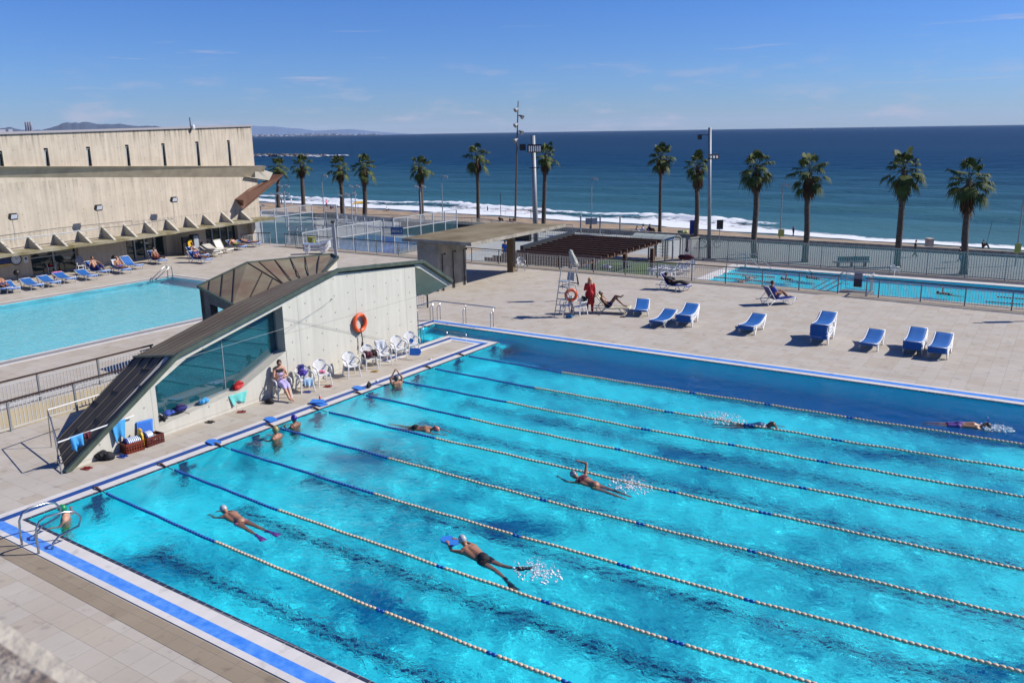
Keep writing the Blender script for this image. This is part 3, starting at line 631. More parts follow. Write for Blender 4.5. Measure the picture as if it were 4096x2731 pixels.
E_ = WL(*Q('c2', 775, 905), *L5); I_ = WL(*Q('c2', 1440, 620), *L5); ony = lambda y: lin(n1, n2, (y-n1.y)/(n2.y-n1.y)); mE, mI = ony(E_.y), ony(I_.y)
us = np.linspace(.03, .96, 7)
plate([n1, mE, E_, F1], seams=[(lin(n1, F1, u), lin(mE, E_, u)) for u in us]); plate([mE, mI, I_, E_], seams=[(lin(mE, E_, u), lin(mI, I_, u)) for u in us]); plate([mI, n2, Fr, I_], seams=[(lin(mI, I_, u), lin(n2, Fr, u)) for u in us])
r3 = Vector((-5, N3.y-.3, N3.z-.28)); r4 = Vector((-5, N4.y-.2, N4.z-.25))
plate([n2, n3, r3, Fr], seams=[(lin(n2, Fr, u), lin(n3, r3, u)) for u in (.04, .3, .6, .95)])
plate([n3, n4, r4, r3], seams=[(lin(n3, r3, u), lin(n4, r4, u)) for u in (.04, .3, .6, .95)])
mb = MB()
for a, b_ in ((n0, n1), (n1, n2), (n2, n3), (n3, n4), (n4, r4)): mb.bar(a+Vector((0, 0, .0)), b_+Vector((0, 0, .0)), .10, .13)
mb.bar(n1, F1, .16, .06)
mb.build('roof_edge', M_['verdigris'], pav, rel=PO)
# concrete soffit wedge under the right-hand overhang
D45 = (Vector((-4.3, -30)), Vector((-4.3, 10))); S2, S3 = onF('m1', 1462, 162), onF('m1', 1694, 308); S4, S5 = WL(*Q('m1', 1500, 390), *D45), WL(*Q('m1', 1424, 386), *D45); S1 = onfac(tR.y, tR.z-.02)
M_['soffit'] = mat('soffit_concrete', (.46, .46, .36), .8, vary=.1, scale=1)
mb = MB(); up_ = Vector((0, 0, .04)); c_ = Vector((-.06, 0, .03)); mb.add([S1+c_, S2+c_, S3+c_, S4+c_, S5+c_], [(0, 1, 2), (0, 2, 3), (0, 3, 4)]); mb.build('soffit', M_['soffit'], pav, rel=PO)
mb = MB(); mb.slab([onfac(tR.y, topz(tR.y)), lerpz(N3, .12), lerpz(N4, .12), S3, S2, S1], nrm*-.25); mb.slab([S3+Vector((0, -.02, 0)), lerpz(N4, .12)+Vector((0, -.02, 0)), r4+Vector((0, 0, -.1)), S4], (0, .06, 0)); mb.build('fascia', M_['conc'], pav, rel=PO)
mb = MB(); mb.slab([R0, n0-ov, N1-Vector((0, 0, .05)), lerpz(N1, .14)], th_*.4)
end = MB(); end.bar(F0, F0+Vector((0, 0, .02)), .1, .02)
# rear hip roof on its portal frame
def at(n, x, y, s): return WL(*Q(n, x, y), Vector((s, -30)), Vector((s, 10)))
A_ = at('c2', 305, 660, -7.6); B_ = at('c2', 975, 340, -7.2); C_ = at('c2', 2110, 225, -7.0); D_ = at('c2', 2190, 265, -6.0); E_ = at('c2', 775, 905, -5.0); I_ = at('c2', 1440, 620, -5.0); J_ = at('c2', 1990, 470, -5.0)
def tri(poly, m='copper', seams=()): plate(poly, m=m, seams=seams)
tri([A_, E_, B_], seams=[(lin(A_, B_, u), lin(A_, E_, min(1, u*1.35))) for u in (.24, .5, .74)])
tri([E_, I_, B_], seams=[(lin(B_, I_, .45), lin(E_, I_, .35)), (lin(B_, I_, .75), lin(E_, I_, .7)), (B_, I_)])
tri([B_, I_, J_, C_], seams=[(lin(B_, C_, u), lin(I_, J_, max(0, u*1.15-.12))) for u in (.12, .3, .48, .66, .84)])
tri([C_, J_, D_])
mb = MB()
for a, b_ in ((A_, B_), (A_, E_), (B_, C_), (C_, D_), (D_, J_)): mb.bar(a, b_, .09, .09)
mb.build('roof_edge', M_['verdigris'], pav, rel=PO)
mb = MB(); nA = (E_-A_); nA.z = 0; nA.normalize(); a0 = A_+nA*.12; e0 = lin(A_, E_, .97)
mb.slab([gnd(a0), gnd(a0+nA*.75), Vector(((a0+nA*.75).x, (a0+nA*.75).y, a0.z-.55)), Vector((e0.x, e0.y, e0.z-.32)), Vector((e0.x, e0.y, e0.z-.08)), Vector((a0.x, a0.y, a0.z-.08))], Vector((-nA.y, nA.x, 0))*.28)
mb.slab([gnd(a0), gnd(a0)+Vector((-.3, .8, 0)), Vector((a0.x-.3, a0.y+.8, a0.z-.1)), Vector((a0.x, a0.y, a0.z-.1))], nA*.3)
mb.build('portal_frame', mat('dark_weathered_concrete', (.20, .18, .15), .85, vary=.2, scale=2), pav, rel=PO)
mb = MB(); d0 = D_-Vector((.1, .12, 0)); mb.slab([gnd(d0), gnd(Vector((-4.9, J_.y, 0))), Vector((-4.9, J_.y, J_.z-.1)), Vector((d0.x, d0.y, d0.z-.12))], (-.05, .2, 0)); mb.slab([gnd(d0), gnd(C_), lerpz(C_, .12), lerpz(d0, .12)], (.05, -.2, 0)); mb.build('side_wall', M_['conc'], pav, rel=PO)
# glass of the slanted window with frame, looking on to a stair with balustrades
GL = bpy.data.materials.new('tinted_window_glass'); GL.use_nodes = True; NT = GL.node_tree; b_ = NT.nodes['Principled BSDF']
b_.inputs['Base Color'].default_value = (.010, .075, .098, 1); b_.inputs['Roughness'].default_value = .02; b_.inputs['Alpha'].default_value = .78; b_.inputs['IOR'].default_value = 2.1; M_['glass'] = GL
inn = nrm*-.42
gp = [p+inn for p in (wBL, wV, wBR, wTR, wT, wTL)]
mb = MB(); mb.slab(gp, nrm*-.02); wn = mb.build('window', M_['glass'], pav, rel=PO)
mb = MB(); fr = [wBL, wV, wBR, wTR, wT, wTL]
for i in range(6): mb.bar(fr[i]+inn*.93, fr[(i+1) % 6]+inn*.93, .06, .09)
m0_ = WL(*Q('m0', 1965, 740), fa, fb)+inn; m1_ = WL(*Q('m0', 2008, 1200), fa, fb)+inn; mb.bar(m0_, m1_, .02, .03)
mb.build('window_frame', M_['galv'], wn, rel=Vector((0, 0, 0))).location = -PO
mb = MB()
for k in range(10): mb.bar((-4.6, -10.4+k*.42, .1+k*.22), (-2.7, -10.4+k*.42, .1+k*.22), .38, .1)
mb.build('inner_stair', M_['concX'], pav, rel=PO)
mb = MB(); mb.slab([onfac(wTL.y+.2, .2)-nrm*.5, onfac(wTL.y+1.9, .35)-nrm*.5, onfac(wTL.y+3.4, 1.7)-nrm*.5, onfac(wTL.y+.2, .75)-nrm*.5], nrm*-.05); mb.build('inner_parapet', mat('pale_green_panel', (.28, .55, .48), .4), pav, rel=PO)
# end strut at the low tip of the roof
mb = MB(); mb.slab([N0+Vector((.05, -.12, 0)), N0+Vector((.05, .02, 0)), F0+Vector((0, .02, .62)), F0+Vector((0, -.1, .62))], (-.02, -.06, 0)); 
# ------------------------------------------------------------------ pillar canopy
zc = 2.9; cA, cB, cC, cD = GQ('c1', 30, 400, zc), GQ('c1', 1115, 475, zc), GQ('t2', 560, 1062, zc), GQ('t1', 2255, 1040, zc)
CO = Vector((-9.3, 15, 0)); cn = thing('slab_canopy', 'flat mossy concrete slab canopy on a thick wall and a brown square post', 'canopy', CO)
cD = GQ('c1', 1380, 160, zc); 
mb = MB(); mb.slab([cA, cB, cC, cD], (0, 0, -.19)); mb.build('slab', M_['concD'], cn, rel=CO)
mb = MB(); mb.slab([p+Vector((0, 0, .012)) for p in (lin(cA, cC, .012), lin(cB, cD, .012), lin(cC, cA, .012), lin(cD, cB, .012))], (0, 0, -.008)); mb.build('moss_cover', M_['mossroof'], cn, rel=CO)
pB = GQ('c1', 1048, 1122); pA = GQ('c1', 612, 1240); mb = MB(); mb.prism([(pA.x, pA.y), (pB.x, pB.y), (pB.x-1.5, pB.y+.05), (pA.x-1.5, pA.y+.05)], 0, zc-.24); mb.build('support_wall', mat('stained_concrete', (.34, .31, .26), .85, vary=.25, scale=1.3, bump=.3), cn, rel=CO)
mb = MB()
for x, y0_, y1_ in ((665, 650, 1225), (830, 605, 1185), (1000, 572, 1140)):
    q = WL(*Q('c1', x, y1_-60), pA, pB); z1_ = WL(*Q('c1', x-12, y0_), pA, pB).z
    mb.tube([(q.x+.07, q.y, 0), (q.x+.07, q.y, z1_), (q.x+.2, q.y, z1_+.03)], .03, 6); mb.ball((q.x+.25, q.y, z1_+.02), .06, 6, 4); mb.tube([(q.x+.06, q.y+.08, 0), (q.x+.06, q.y+.08, .5)], .02, 5)
mb.build('shower_pipe', M_['darkgrey'], cn, rel=CO)
pC = GQ('c1', 1755, 935); mb = MB(); mb.box((pC.x-.1, pC.y+.1, (zc-.24)/2), (.42, .36, zc-.24), .1); mb.build('post', mat('brown_post', (.19, .13, .075), .8, vary=.15, scale=3), cn, rel=CO)
# ------------------------------------------------------------------ big concrete pool hall on the left
ha, hb = GQ('d3', 195, 790), GQ('d3', 2040, 500)
hd = (hb-ha); hd.z = 0; hd.normalize(); hn = Vector((hd.y, -hd.x, 0)); hn = hn if hn.x > 0 else -hn
def H(n, x, y, out=0.0):
    a = ha+hn*out; return WL(*Q(n, x, y), a, a+hd*5)
def HP(t, z, out=0.0):
    u = (t-ha.y)/hd.y; p = ha+hd*u+hn*out; p.z = z; return p
HO = HP(10, 0); hall = thing('pool_hall', 'large sand-coloured concrete pool hall with slit windows, ledge and finned canopy', 'building', HO)
tEnd = H('t0', 2148, 225).y; zR, zL = H('t0', 2148, 228).z, H('t0', 0, 295).z; yL = H('t0', 0, 295).y
ztop = lambda t: zL+(zR-zL)*(t-yL)/(tEnd-yL)
bTL, bTR, bBL, bBR = H('t0', 0, 570), H('t0', 2230, 565), H('t0', 0, 665), H('t0', 2175, 660)
zbt = lambda t: bTL.z+(bTR.z-bTL.z)*(t-bTL.y)/(bTR.y-bTL.y); zbb = lambda t: bBL.z+(bBR.z-bBL.z)*(t-bBL.y)/(bBR.y-bBL.y)
TL_ = -24; back = 24
can = lambda t: H('t0', 60, 1205).z+(H('t0', 2110, 945).z-H('t0', 60, 1205).z)*(t-.5)/19.3
zcb = lambda t: 2.02+.012*t        # canopy root underside
# openings of the ground floor (t0, t1)
ops = [(H('d2', 650, 900).y, H('d2', 1395, 800).y), (H('d3', 180, 700).y, H('d3', 800, 600).y), (H('d3', 1410, 400).y, H('d3', 1905, 350).y)]
doorp = [H(*q_) for q_ in ()]
ha = ha+hn*1.0; hb = hb+hn*1.0; HO = HP(10, 0)
mb = MB()
def wallseg(t0_, t1_, z0f, z1f, thick=.5, out=0):
    mb.slab([HP(t0_, z0f(t0_), out), HP(t1_, z0f(t1_), out), HP(t1_, z1f(t1_), out), HP(t0_, z1f(t0_), out)], hn*-thick)
zero = lambda t: 0.0; zdo = lambda t: 1.98
# slit windows of the upper wall
sl_ = [(45, 435, 90, 100), (445, 412, 482, 498), (808, 400, 842, 860), (1142, 383, 1172, 1192), (1452, 371, 1480, 1497), (1742, 356, 1770, 1785), (2012, 345, 2036, 2050)]
edges = [TL_]; wins = []
for (x, y, x2, x3) in sl_:
    a = H('t0', x, y); b_ = H('t0', x2, y); wins.append((a, b_)); edges += [a.y, b_.y]
edges.append(tEnd)
for i in range(0, len(edges), 2): wallseg(edges[i], edges[i+1], zbt, ztop)
for a, b_ in wins: mb.slab([HP(a.y, a.z), HP(b_.y, b_.z), HP(b_.y, ztop(b_.y)), HP(a.y, ztop(a.y))], hn*-.5)
wallseg(TL_, tEnd+.15, zdo, zbt)
ed = [TL_]+[v for o_ in ops for v in o_]+[tEnd+.1]
for i in range(0, len(ed), 2): wallseg(ed[i], ed[i+1], zero, zdo, out=-1.0)
mb.slab([HP(TL_, 1.99, -.1), HP(tEnd, 1.99, -.1), HP(tEnd, 1.99, -1.6), HP(TL_, 1.99, -1.6)], (0, 0, .1))
mb.slab([HP(tEnd, 0, -.5), HP(tEnd, 0, -back), HP(tEnd, ztop(tEnd), -back), HP(tEnd, ztop(tEnd), -.5)], hd*-.4)
mb.build('wall', M_['concB'], hall, rel=HO)
mb = MB(); mb.slab([HP(TL_, ztop(TL_)), HP(tEnd, ztop(tEnd)), HP(tEnd, ztop(tEnd), -back), HP(TL_, ztop(TL_), -back)], (0, 0, .02)); mb.bar(HP(TL_, ztop(TL_)+.07, -.12), HP(tEnd, ztop(tEnd)+.07, -.12), .5, .14); mb.build('roof', mat('roof_metal_edge', (.38, .36, .38), .5, metal=.2), hall, rel=HO)
for i, (a, b_) in enumerate(wins):
    mb = MB(); mb.slab([HP(a.y, zbt(a.y), -.14), HP(b_.y, zbt(b_.y), -.14), HP(b_.y, b_.z, -.14), HP(a.y, a.z, -.14)], hn*-.04); w_ = mb.build('slit_window', mat('dark_slit_glass', (.012, .03, .035), .15) if i == 0 else bpy.data.materials['dark_slit_glass'], hall, rel=HO)
    mb = MB(); mb.slab([HP(a.y, zbt(a.y), -.02), HP(a.y+.05, zbt(a.y), -.02), HP(b_.y-.1, a.z-.15, -.12), HP(a.y, a.z-.1, -.12)], hn*-.015); mb.bar(HP(a.y, a.z-.14, -.1), HP(b_.y, b_.z-.14, -.1), .06, .05); mb.build('window_frame', M_['galv'], w_, rel=HO)
# sloping ledge with weathered top edge, turning the corner as a free beam
mb = MB(); tB = bTR.y
for t0_, t1_ in ((TL_, tB),):
    P0 = [HP(t0_, zbb(t0_), .02), HP(t1_, zbb(t1_), .02), HP(t1_, zbt(t1_)-.02, .62), HP(t0_, zbt(t0_)-.02, .62)]
    mb.slab(P0, (0, 0, 0)+()) if False else None
    a = [HP(t0_, zbb(t0_), 0), HP(t0_, zbt(t0_), .62), HP(t0_, zbt(t0_)+.02, 0)]; b_ = [HP(t1_, zbb(t1_), 0), HP(t1_, zbt(t1_), .62), HP(t1_, zbt(t1_)+.02, 0)]
    mb.add(a+b_, [(0, 1, 4, 3), (1, 2, 5, 4), (2, 0, 3, 5), (2, 1, 0), (3, 4, 5)])
mb.build('ledge', mat('ledge_concrete', (.50, .43, .31), .85, vary=.16, scale=.9, bump=.2), hall, rel=HO)
mb = MB(); e1_, e2_, e3_, e4_ = H('t1', 90, 568, .3), H('t1', 268, 625, .3), H('t1', 235, 690, .3), H('t1', 42, 660, .3)
s1, s2 = HP(tEnd-.3, zbt(tEnd), .3), HP(tEnd-.3, zbb(tEnd), .3)
mb.slab([s2, e4_, e3_, e2_, e1_, s1], hn*-1.4); mb.build('beam_end', M_['concX'], hall, rel=HO)
# rust-brown folded steel scoop on the corner
BT = lambda x, y, o: H('t1', x, y, o)
mb = MB()
A1, A2, A3, A4 = H('t0', 2085, 855, .05), BT(60, 768, .05), BT(200, 700, .05), BT(262, 645, .05)
B1, B2, B3 = H('t0', 2150, 943, .9), BT(40, 915, .9), BT(355, 642, .9)
mb.slab([A1, A2, A3, A4, B3, B1], (0, 0, .05)); mb.slab([H('t0', 2085, 855, .05), H('t0', 2150, 943, .6), H('t0', 2150, 860, .9)], hd*.1)
mb.slab([B1, B3, BT(300, 700, .9), B2], hn*-.06); mb.build('steel_scoop', M_['corten'], hall, rel=HO)
# canopy: thin slab with triangular fins
ov_ = 1.25
zE = lambda t: float(np.interp(t, [WL(*Q('t0', q, r), ha+hn*ov_, ha+hn*ov_+hd*5).y for q, r in ((0, 1350), (1300, 1172), (2350, 1018))], [WL(*Q('t0', q, r), ha+hn*ov_, ha+hn*ov_+hd*5).z for q, r in ((0, 1350), (1300, 1172), (2350, 1018))]))
tC = WL(*Q('t0', 2352, 1020), ha+hn*ov_, ha+hn*ov_+hd*5).y+.9
mb = MB(); rows = np.linspace(TL_, tC, 60); vs_ = []
for t in rows:
    j = rnd.uniform(-.03, .03); vs_ += [HP(t, zE(t)+.06, 0), HP(t, zE(t), ov_+j), HP(t, zE(t)-.15+rnd.uniform(-.03, .02), ov_+j-.02), HP(t, zE(t)-.08, 0)]
for i in range(59):
    for k in range(4): mb.f.append((i*4+k, i*4+(k+1) % 4, (i+1)*4+(k+1) % 4, (i+1)*4+k))
mb.v = [tuple(v) for v in vs_]; mb.m = [0]*len(mb.f); mb.add([vs_[-4], vs_[-3], vs_[-2], vs_[-1]], [(0, 1, 2, 3)]); mb.build('canopy_slab', M_['moss'], hall, rel=HO)
fins = [(60, 1205), (305, 1172), (527, 1147), (735, 1120), (938, 1088), (1127, 1068), (1305, 1045), (1487, 1022), (1657, 1000), (1806, 984), (1962, 963), (2117, 944)]
for i, (x, y) in enumerate(fins):
    p = H('t0', x, y); t = p.y; mb = MB(); mb.slab([HP(t, zE(t)+.05, 0), HP(t+.02, zE(t)+.005, ov_-.05), HP(t, p.z, 0)], hd*.16); mb.build('canopy_fin', M_['concX'], hall, rel=HO)
for k in range(1, 6):
    t = H('t0', 60, 1205).y-1.75*k; mb = MB(); mb.slab([HP(t, zE(t)+.05, 0), HP(t, zE(t)+.005, ov_-.05), HP(t, zE(t)+1.0, 0)], hd*.16); mb.build('canopy_fin', M_['concX'], hall, rel=HO)
# ground-floor glazing
M_['dglass'] = mat('dark_glazing', (.02, .04, .045), .05, spec=.8)
for i, (t0_, t1_) in enumerate(ops):
    mb = MB(); mb.slab([HP(t0_, 0.02, -1.3), HP(t1_, .02, -1.3), HP(t1_, 1.98, -1.3), HP(t0_, 1.98, -1.3)], hn*-.03); g_ = mb.build('glazing', M_['dglass'], hall, rel=HO)
    mb = MB(); ts = [t0_+.04, (t0_+t1_)/2, t1_-.04] if i == 0 else [t0_+(t1_-t0_)*k/4 for k in range(5)]
    for t in ts: mb.bar(HP(t, 0, -1.25), HP(t, 1.98, -1.25), .09, .08)
    mb.bar(HP(t0_, .05, -1.25), HP(t1_, .05, -1.25), .08, .09); mb.bar(HP(t0_, 1.93, -1.25), HP(t1_, 1.93, -1.25), .08, .09)
    if i == 0: mb.bar(HP(t0_, 1.15, -1.25), HP(t1_, 1.15, -1.25), .05, .07)
    mb.build('glazing_frame', M_['galvpale'], g_, rel=HO)
# fixtures on the hall
def fixt(p, rel=HO): return p
for i, (x, y, lab) in enumerate(((112, 998, 'left wall floodlight on the pool hall'), (842, 922, 'middle wall floodlight on the pool hall'), (1487, 853, 'right wall floodlight on the pool hall, nearest the brown steel scoop'))):
    p = H('t0', x, y, .26); t_ = thing('wall_floodlight', 'black box '+lab, 'floodlight', p, math.atan2(hn.y, hn.x), 'floodlights on the hall wall')
    MR = Matrix.Rotation(R(25), 3, 'Y'); mb = MB(); mb.box((0, 0, 0), (.22, .46, .34), 0, M=MR); mb.build('housing', M_['black'], t_)
    mb = MB(); mb.box((.115, 0, 0), (.02, .38, .26), 0, M=MR); mb.build('lens', mat('lamp_glass', (.75, .78, .85), .1) if i == 0 else bpy.data.materials['lamp_glass'], t_)
    [MB().bar((-.1, q, -.02), (-.26, q, -.02), .03, .03).build('bracket', M_['darkgrey'], t_) for q in (-.15, .15)]
    mb = MB(); mb.tube([(-.24, .05, -.2), (-.24, .08, -.9), (-.24, .0, -1.6), (-.24, .12, -1.75)], .012, 5); mb.build('cable', M_['galv'], t_)
mb = MB(); P_ = [H('t0', x, y, .06) for x, y in ((0, 1200), (125, 1187), (500, 1145), (840, 1098))]; mb.tube(P_, .035, 6)
o = mb.build('conduit_pipe', M_['galvpale'], None); tag(o, 'pale conduit running along the hall wall above the canopy fins', 'pipe')
mb = MB(); P_ = [H('t0', x, y, .05) for x, y in ((850, 1096), (930, 1090), (1080, 1078), (1250, 1055), (1350, 1035), (1480, 1016))]; mb.tube(P_, .022, 6); mb.tube([H('t0', x, y, .05) for x, y in ((0, 1162), (510, 1095), (1127, 1033), (1130, 1066))], .02, 5)
o = mb.build('cable_run', M_['darkgrey'], None); tag(o, 'dark sagging cable run on the hall wall between the floodlights', 'cable')
p = H('t0', 1627, 205, -.9); mb = MB(); mb.tube([(p.x, p.y, ztop(19)-.3), (p.x, p.y, p.z+.45)], .035, 6); t_ = thing('roof_antenna', 'short dark antenna post standing on the hall roof', 'antenna', (0, 0, 0)); mb.build('mast', M_['darkgrey'], t_); mb = MB(); mb.ball((p.x+.1, p.y+.15, p.z-.25), (.14, .14, .22), 8, 5); mb.build('receiver', M_['white'], t_)
def roundthing(n, x, y, r, out, name, label, cat, mats, parts):
    p = H(n, x, y, out); t_ = thing(name, label, cat, p, math.atan2(hn.y, hn.x)); return p, t_
p, t_ = roundthing('d2', 245, 735, .3, -.96, 'wall_clock', 'large round wall clock with black rim under the hall canopy', 'clock', None, None)
mb = MB(); mb.tube([(0, 0, 0), (.04, 0, 0)], .36, 20); mb.build('rim', M_['black'], t_); mb = MB(); mb.tube([(.04, 0, 0), (.05, 0, 0)], .29, 20)
for k in range(12): a = k*math.pi/6; mb.bar((.052, math.cos(a)*.21, math.sin(a)*.21), (.052, math.cos(a)*.26, math.sin(a)*.26), .03, .012, mi=1)
mb.build('dial', [M_['white'], M_['black']], t_); mb = MB()
mb.bar((.058, 0, 0), (.058, .13, .09), .03, .01); mb.bar((.058, 0, 0), (.058, -.05, .2), .02, .01); mb.build('hands', M_['black'], t_)
p, t_ = roundthing('d2', 40, 775, .3, -.95, 'wall_sign', 'dark blue wall sign with a yellow lower edge beside the clock', 'sign', None, None)
mb = MB(); mb.box((0, 0, .05), (.03, 1.1, .42)); mb.build('panel', mat('dark_blue_sign', (.012, .03, .14), .5), t_); mb = MB(); mb.box((.003, 0, -.2), (.03, 1.1, .08)); mb.build('edge_strip', M_['yellow'], t_)
p, t_ = roundthing('d2', 405, 735, .3, -.97, 'wall_notice', 'small white notice on the wall right of the clock', 'notice', None, None); mb = MB(); mb.box((0, 0, 0), (.02, .3, .4)); mb.build('sheet', M_['whitepaint'], t_); mb = MB(); mb.box((.012, 0, .05), (.01, .14, .14)); mb.build('print', M_['darkgrey'], t_)
for i, (n, x, y, y2, lab) in enumerate((('d2', 262, 945, 1140, 'left post-mounted round vent, by the hall wall under the clock'), ('d2', 1790, 710, 850, 'middle post-mounted round vent, between the two glazed fronts'), ('d3', 1216, 495, 640, 'right post-mounted round vent, beside the yellow hose reel'))):
    p = H(n, x, y, -.65); t_ = thing('round_vent', 'dark '+lab, 'vent', (p.x, p.y, 0), math.atan2(hn.y, hn.x), 'round vents along the hall wall')
    mb = MB(); mb.ball((0, 0, p.z), .19, 12, 8); mb.build('ball_head', M_['black'], t_, True); mb = MB(); mb.tube([(0, 0, 0), (0, 0, p.z-.1)], .03, 6); mb.build('stem', M_['darkgrey'], t_)
p = H('d3', 998, 485, -.8); t_ = thing('hose_reel', 'round yellow hose reel on its dark wall cabinet', 'hose reel', (p.x, p.y, 0), math.atan2(hn.y, hn.x))
mb = MB(); mb.box((-.05, -.1, p.z-.15), (.2, .85, 1.3)); mb.build('cabinet', M_['black'], t_); mb = MB(); mb.tube([(.08, .1, p.z), (.16, .1, p.z)], .3, 18); mb.build('reel', M_['yellow'], t_)
p = H('d3', 1110, 640, -.75); t_ = thing('vending_cabinet', 'narrow upright glass-fronted cabinet beside the hose reel', 'cabinet', (p.x, p.y, 0), math.atan2(hn.y, hn.x)); mb = MB(); mb.box((0, 0, .75), (.4, .55, 1.5)); mb.build('case', M_['darkgrey'], t_); mb = MB(); mb.box((.205, 0, .8), (.02, .4, 1.2)); mb.build('glass_front', M_['galvpale'], t_)
# ------------------------------------------------------------------ fences
def bars(mb, a, b_, z0, z1, sp, r, n=4):
    a, b_ = Vector(a), Vector(b_); Ln = (b_-a).length; k = max(2, int(Ln/sp)); w = r*2; d = (b_-a).normalized()
    for i in range(1, k):
        p = a+(b_-a)*i/k; mb.bar((p.x, p.y, z0), (p.x, p.y, z1), w, w, up=d)
    mb.bar((a.x, a.y, z0), (b_.x, b_.y, z0), w*1.2, w*1.8); mb.bar((a.x, a.y, z1), (b_.x, b_.y, z1), w*1.2, w*1.8)
M_['barpale'] = mat('pale_galvanised_bars', (.55, .56, .57), .55)
def railing(pts, label, z=0, h=.95, rail='railbrown', post='galv', sp=.12, name='railing', cat='railing', group='brown-topped railings', r=.0095, pw=.07, bottom=.1, railw=.07, skip=(), clearance=.12, hw=.012):
    O = Vector((pts[0][0], pts[0][1], z)); t_ = thing(name, label, cat, O, 0, group); P = [Vector((p[0], p[1], z)) for p in pts]
    for i, p in enumerate(P):
        mb = MB(); mb.box((p.x, p.y, z+h/2-.02), (pw, pw*.8, h-.04)); mb.build('post', M_[post], t_, rel=O)
    for i in range(len(P)-1):
        if i in skip: continue
        mb = MB(); d = (P[i+1]-P[i]).normalized()*.07; bars(mb, P[i]+d, P[i+1]-d, z+bottom, z+h-clearance, sp, r); mb.build('bar_panel', M_['barpale'], t_, rel=O)
    mb = MB(); up = Vector((0, 0, h)); d = (P[1]-P[0]).normalized()*.1; q = [P[0]-d]+P[1:-1]+[P[-1]+(P[-1]-P[-2]).normalized()*.1]
    for i in range(len(q)-1): mb.bar(q[i]+up, q[i+1]+up, railw, .05)
    mb.build('handrail', M_[rail], t_, rel=O)
    return t_
ft = lambda s: float(np.interp(s, [-35, 6, 12, 18, 26], [20.9, 20.9, 20.66, 20.25, 19.9]))
ss = [-32.82, -31.6, -29.4, -27.25, -25.13, -23, -20.89, -18.77, -16.6, -14.31, -12.05, -9.79, -7.34, -4.88, -2.68, -.55, 1.61, 3.65, 5.77, 7.81, 9.86]
railing([(s, ft(s)) for s in ss], 'long brown-topped railing along the seaward deck edge, left of the gate')
ss = [11.3, 11.91, 13.92, 15.92, 17.93, 19.9, 21.9, 23.9, 25.9]
railing([(s, ft(s)) for s in ss], 'brown-topped railing along the deck edge right of the gate, above the far pool')
a_ = GQ('m0', 350, 1285); b_ = GQ('m0', 860, 1145); d = (b_-a_)
railing([(a_+d*k)[:2] for k in range(-3, 3)], 'upper brown-topped railing between the sunken ramp and the left pool', group='ramp railings')
a_ = GQ('m0', 100, 1545); b_ = GQ('m0', 660, 1375); d = (b_-a_)
railing([(a_+d*k)[:2] for k in range(-2, 3)], 'lower brown-topped railing in front of the sunken ramp', group='ramp railings')
a_ = GQ('m1', 1520, 492); railing([(a_.x-1.9, a_.y-.75), (a_.x, a_.y)], 'short dark railing behind the right end of the pavilion', group='ramp railings', post='darkgrey')
a_ = GQ('t0', 2215, 1235); b_ = GQ('t0', 2312, 1235); railing([(a_.x-.3, a_.y-1.4), a_[:2], b_[:2]], 'short corner railing at the end of the pool hall wall', group='ramp railings')
# gate in the deck railing, with stair going down behind it
gt = thing('steel_gate', 'barred steel gate with a dark notice in the deck railing', 'gate', (10.3, 21.15, 0)); GO = Vector((10.3, 21.15, 0))
mb = MB(); bars(mb, (9.95, 21.9, 0), (11.35, 21.9, 0), .12, 1.0, .12, .008); mb.build('bar_panel', M_['galvpale'], gt, rel=GO)
mb = MB(); mb.bar((9.93, 21.9, 1.05), (11.4, 21.9, 1.05), .04, .04); mb.bar((11.4, 21.9, 1.05), (11.4, 20.7, 1.05), .04, .04); bars(mb, (11.4, 21.9, 0), (11.4, 20.8, 0), .1, 1.0, .12, .008); mb.build('side_rail', M_['galvpale'], gt, rel=GO)
tag(struct(MB().box((10.6, 21.75, -.05), (1.6, 1.0, .108)).build('gate_landing', mat('grey_landing', (.14, .13, .13), .8)), 'structure'), 'x', 'x')
del bpy.data.objects['gate_landing']['category']; del bpy.data.objects['gate_landing']['label']
nb = thing('gate_notice', 'dark blue notice board hanging on the steel gate', 'notice', (10.62, 21.83, .62)); mb = MB(); mb.box((0, 0, -.14), (.42, .03, .42)); mb.build('lower_panel', mat('navy_notice', (.01, .012, .05), .4), nb); mb = MB(); mb.box((0, 0, .22), (.42, .03, .3)); mb.build('upper_panel', mat('grey_notice', (.25, .25, .3), .4), nb); mb = MB(); mb.box((0, 0, -.365), (.42, .03, .03)); mb.build('stripe', M_['yellow'], nb)
st = thing('access_stair', 'grey steel stair with sloping handrails going down from the gate to the far pool', 'stair', (9.9, 21.9, 0)); SO = Vector((9.9, 21.9, 0))
mb = MB()
for k in range(13): mb.box((9.7-.28*k, 22.3, -.18*(k+1)), (.3, 1.1, .05))
mb.build('tread', M_['galv'], st, rel=SO)
for yy in (21.75, 22.85):
    mb = MB()
    for k in range(3): mb.tube([(10.2, yy, .95-.28*k), (9.8, yy, .95-.28*k), (6.2, yy, -1.45-.28*k)], .018, 5)
    mb.tube([(9.8, yy, 0), (9.8, yy, .95)], .02, 5); mb.tube([(8, yy, -1.25), (8, yy, -.28)], .02, 5); mb.tube([(6.2, yy, -2.4), (6.2, yy, -1.45)], .02, 5); mb.build('handrail', M_['galvpale'], st, rel=SO)
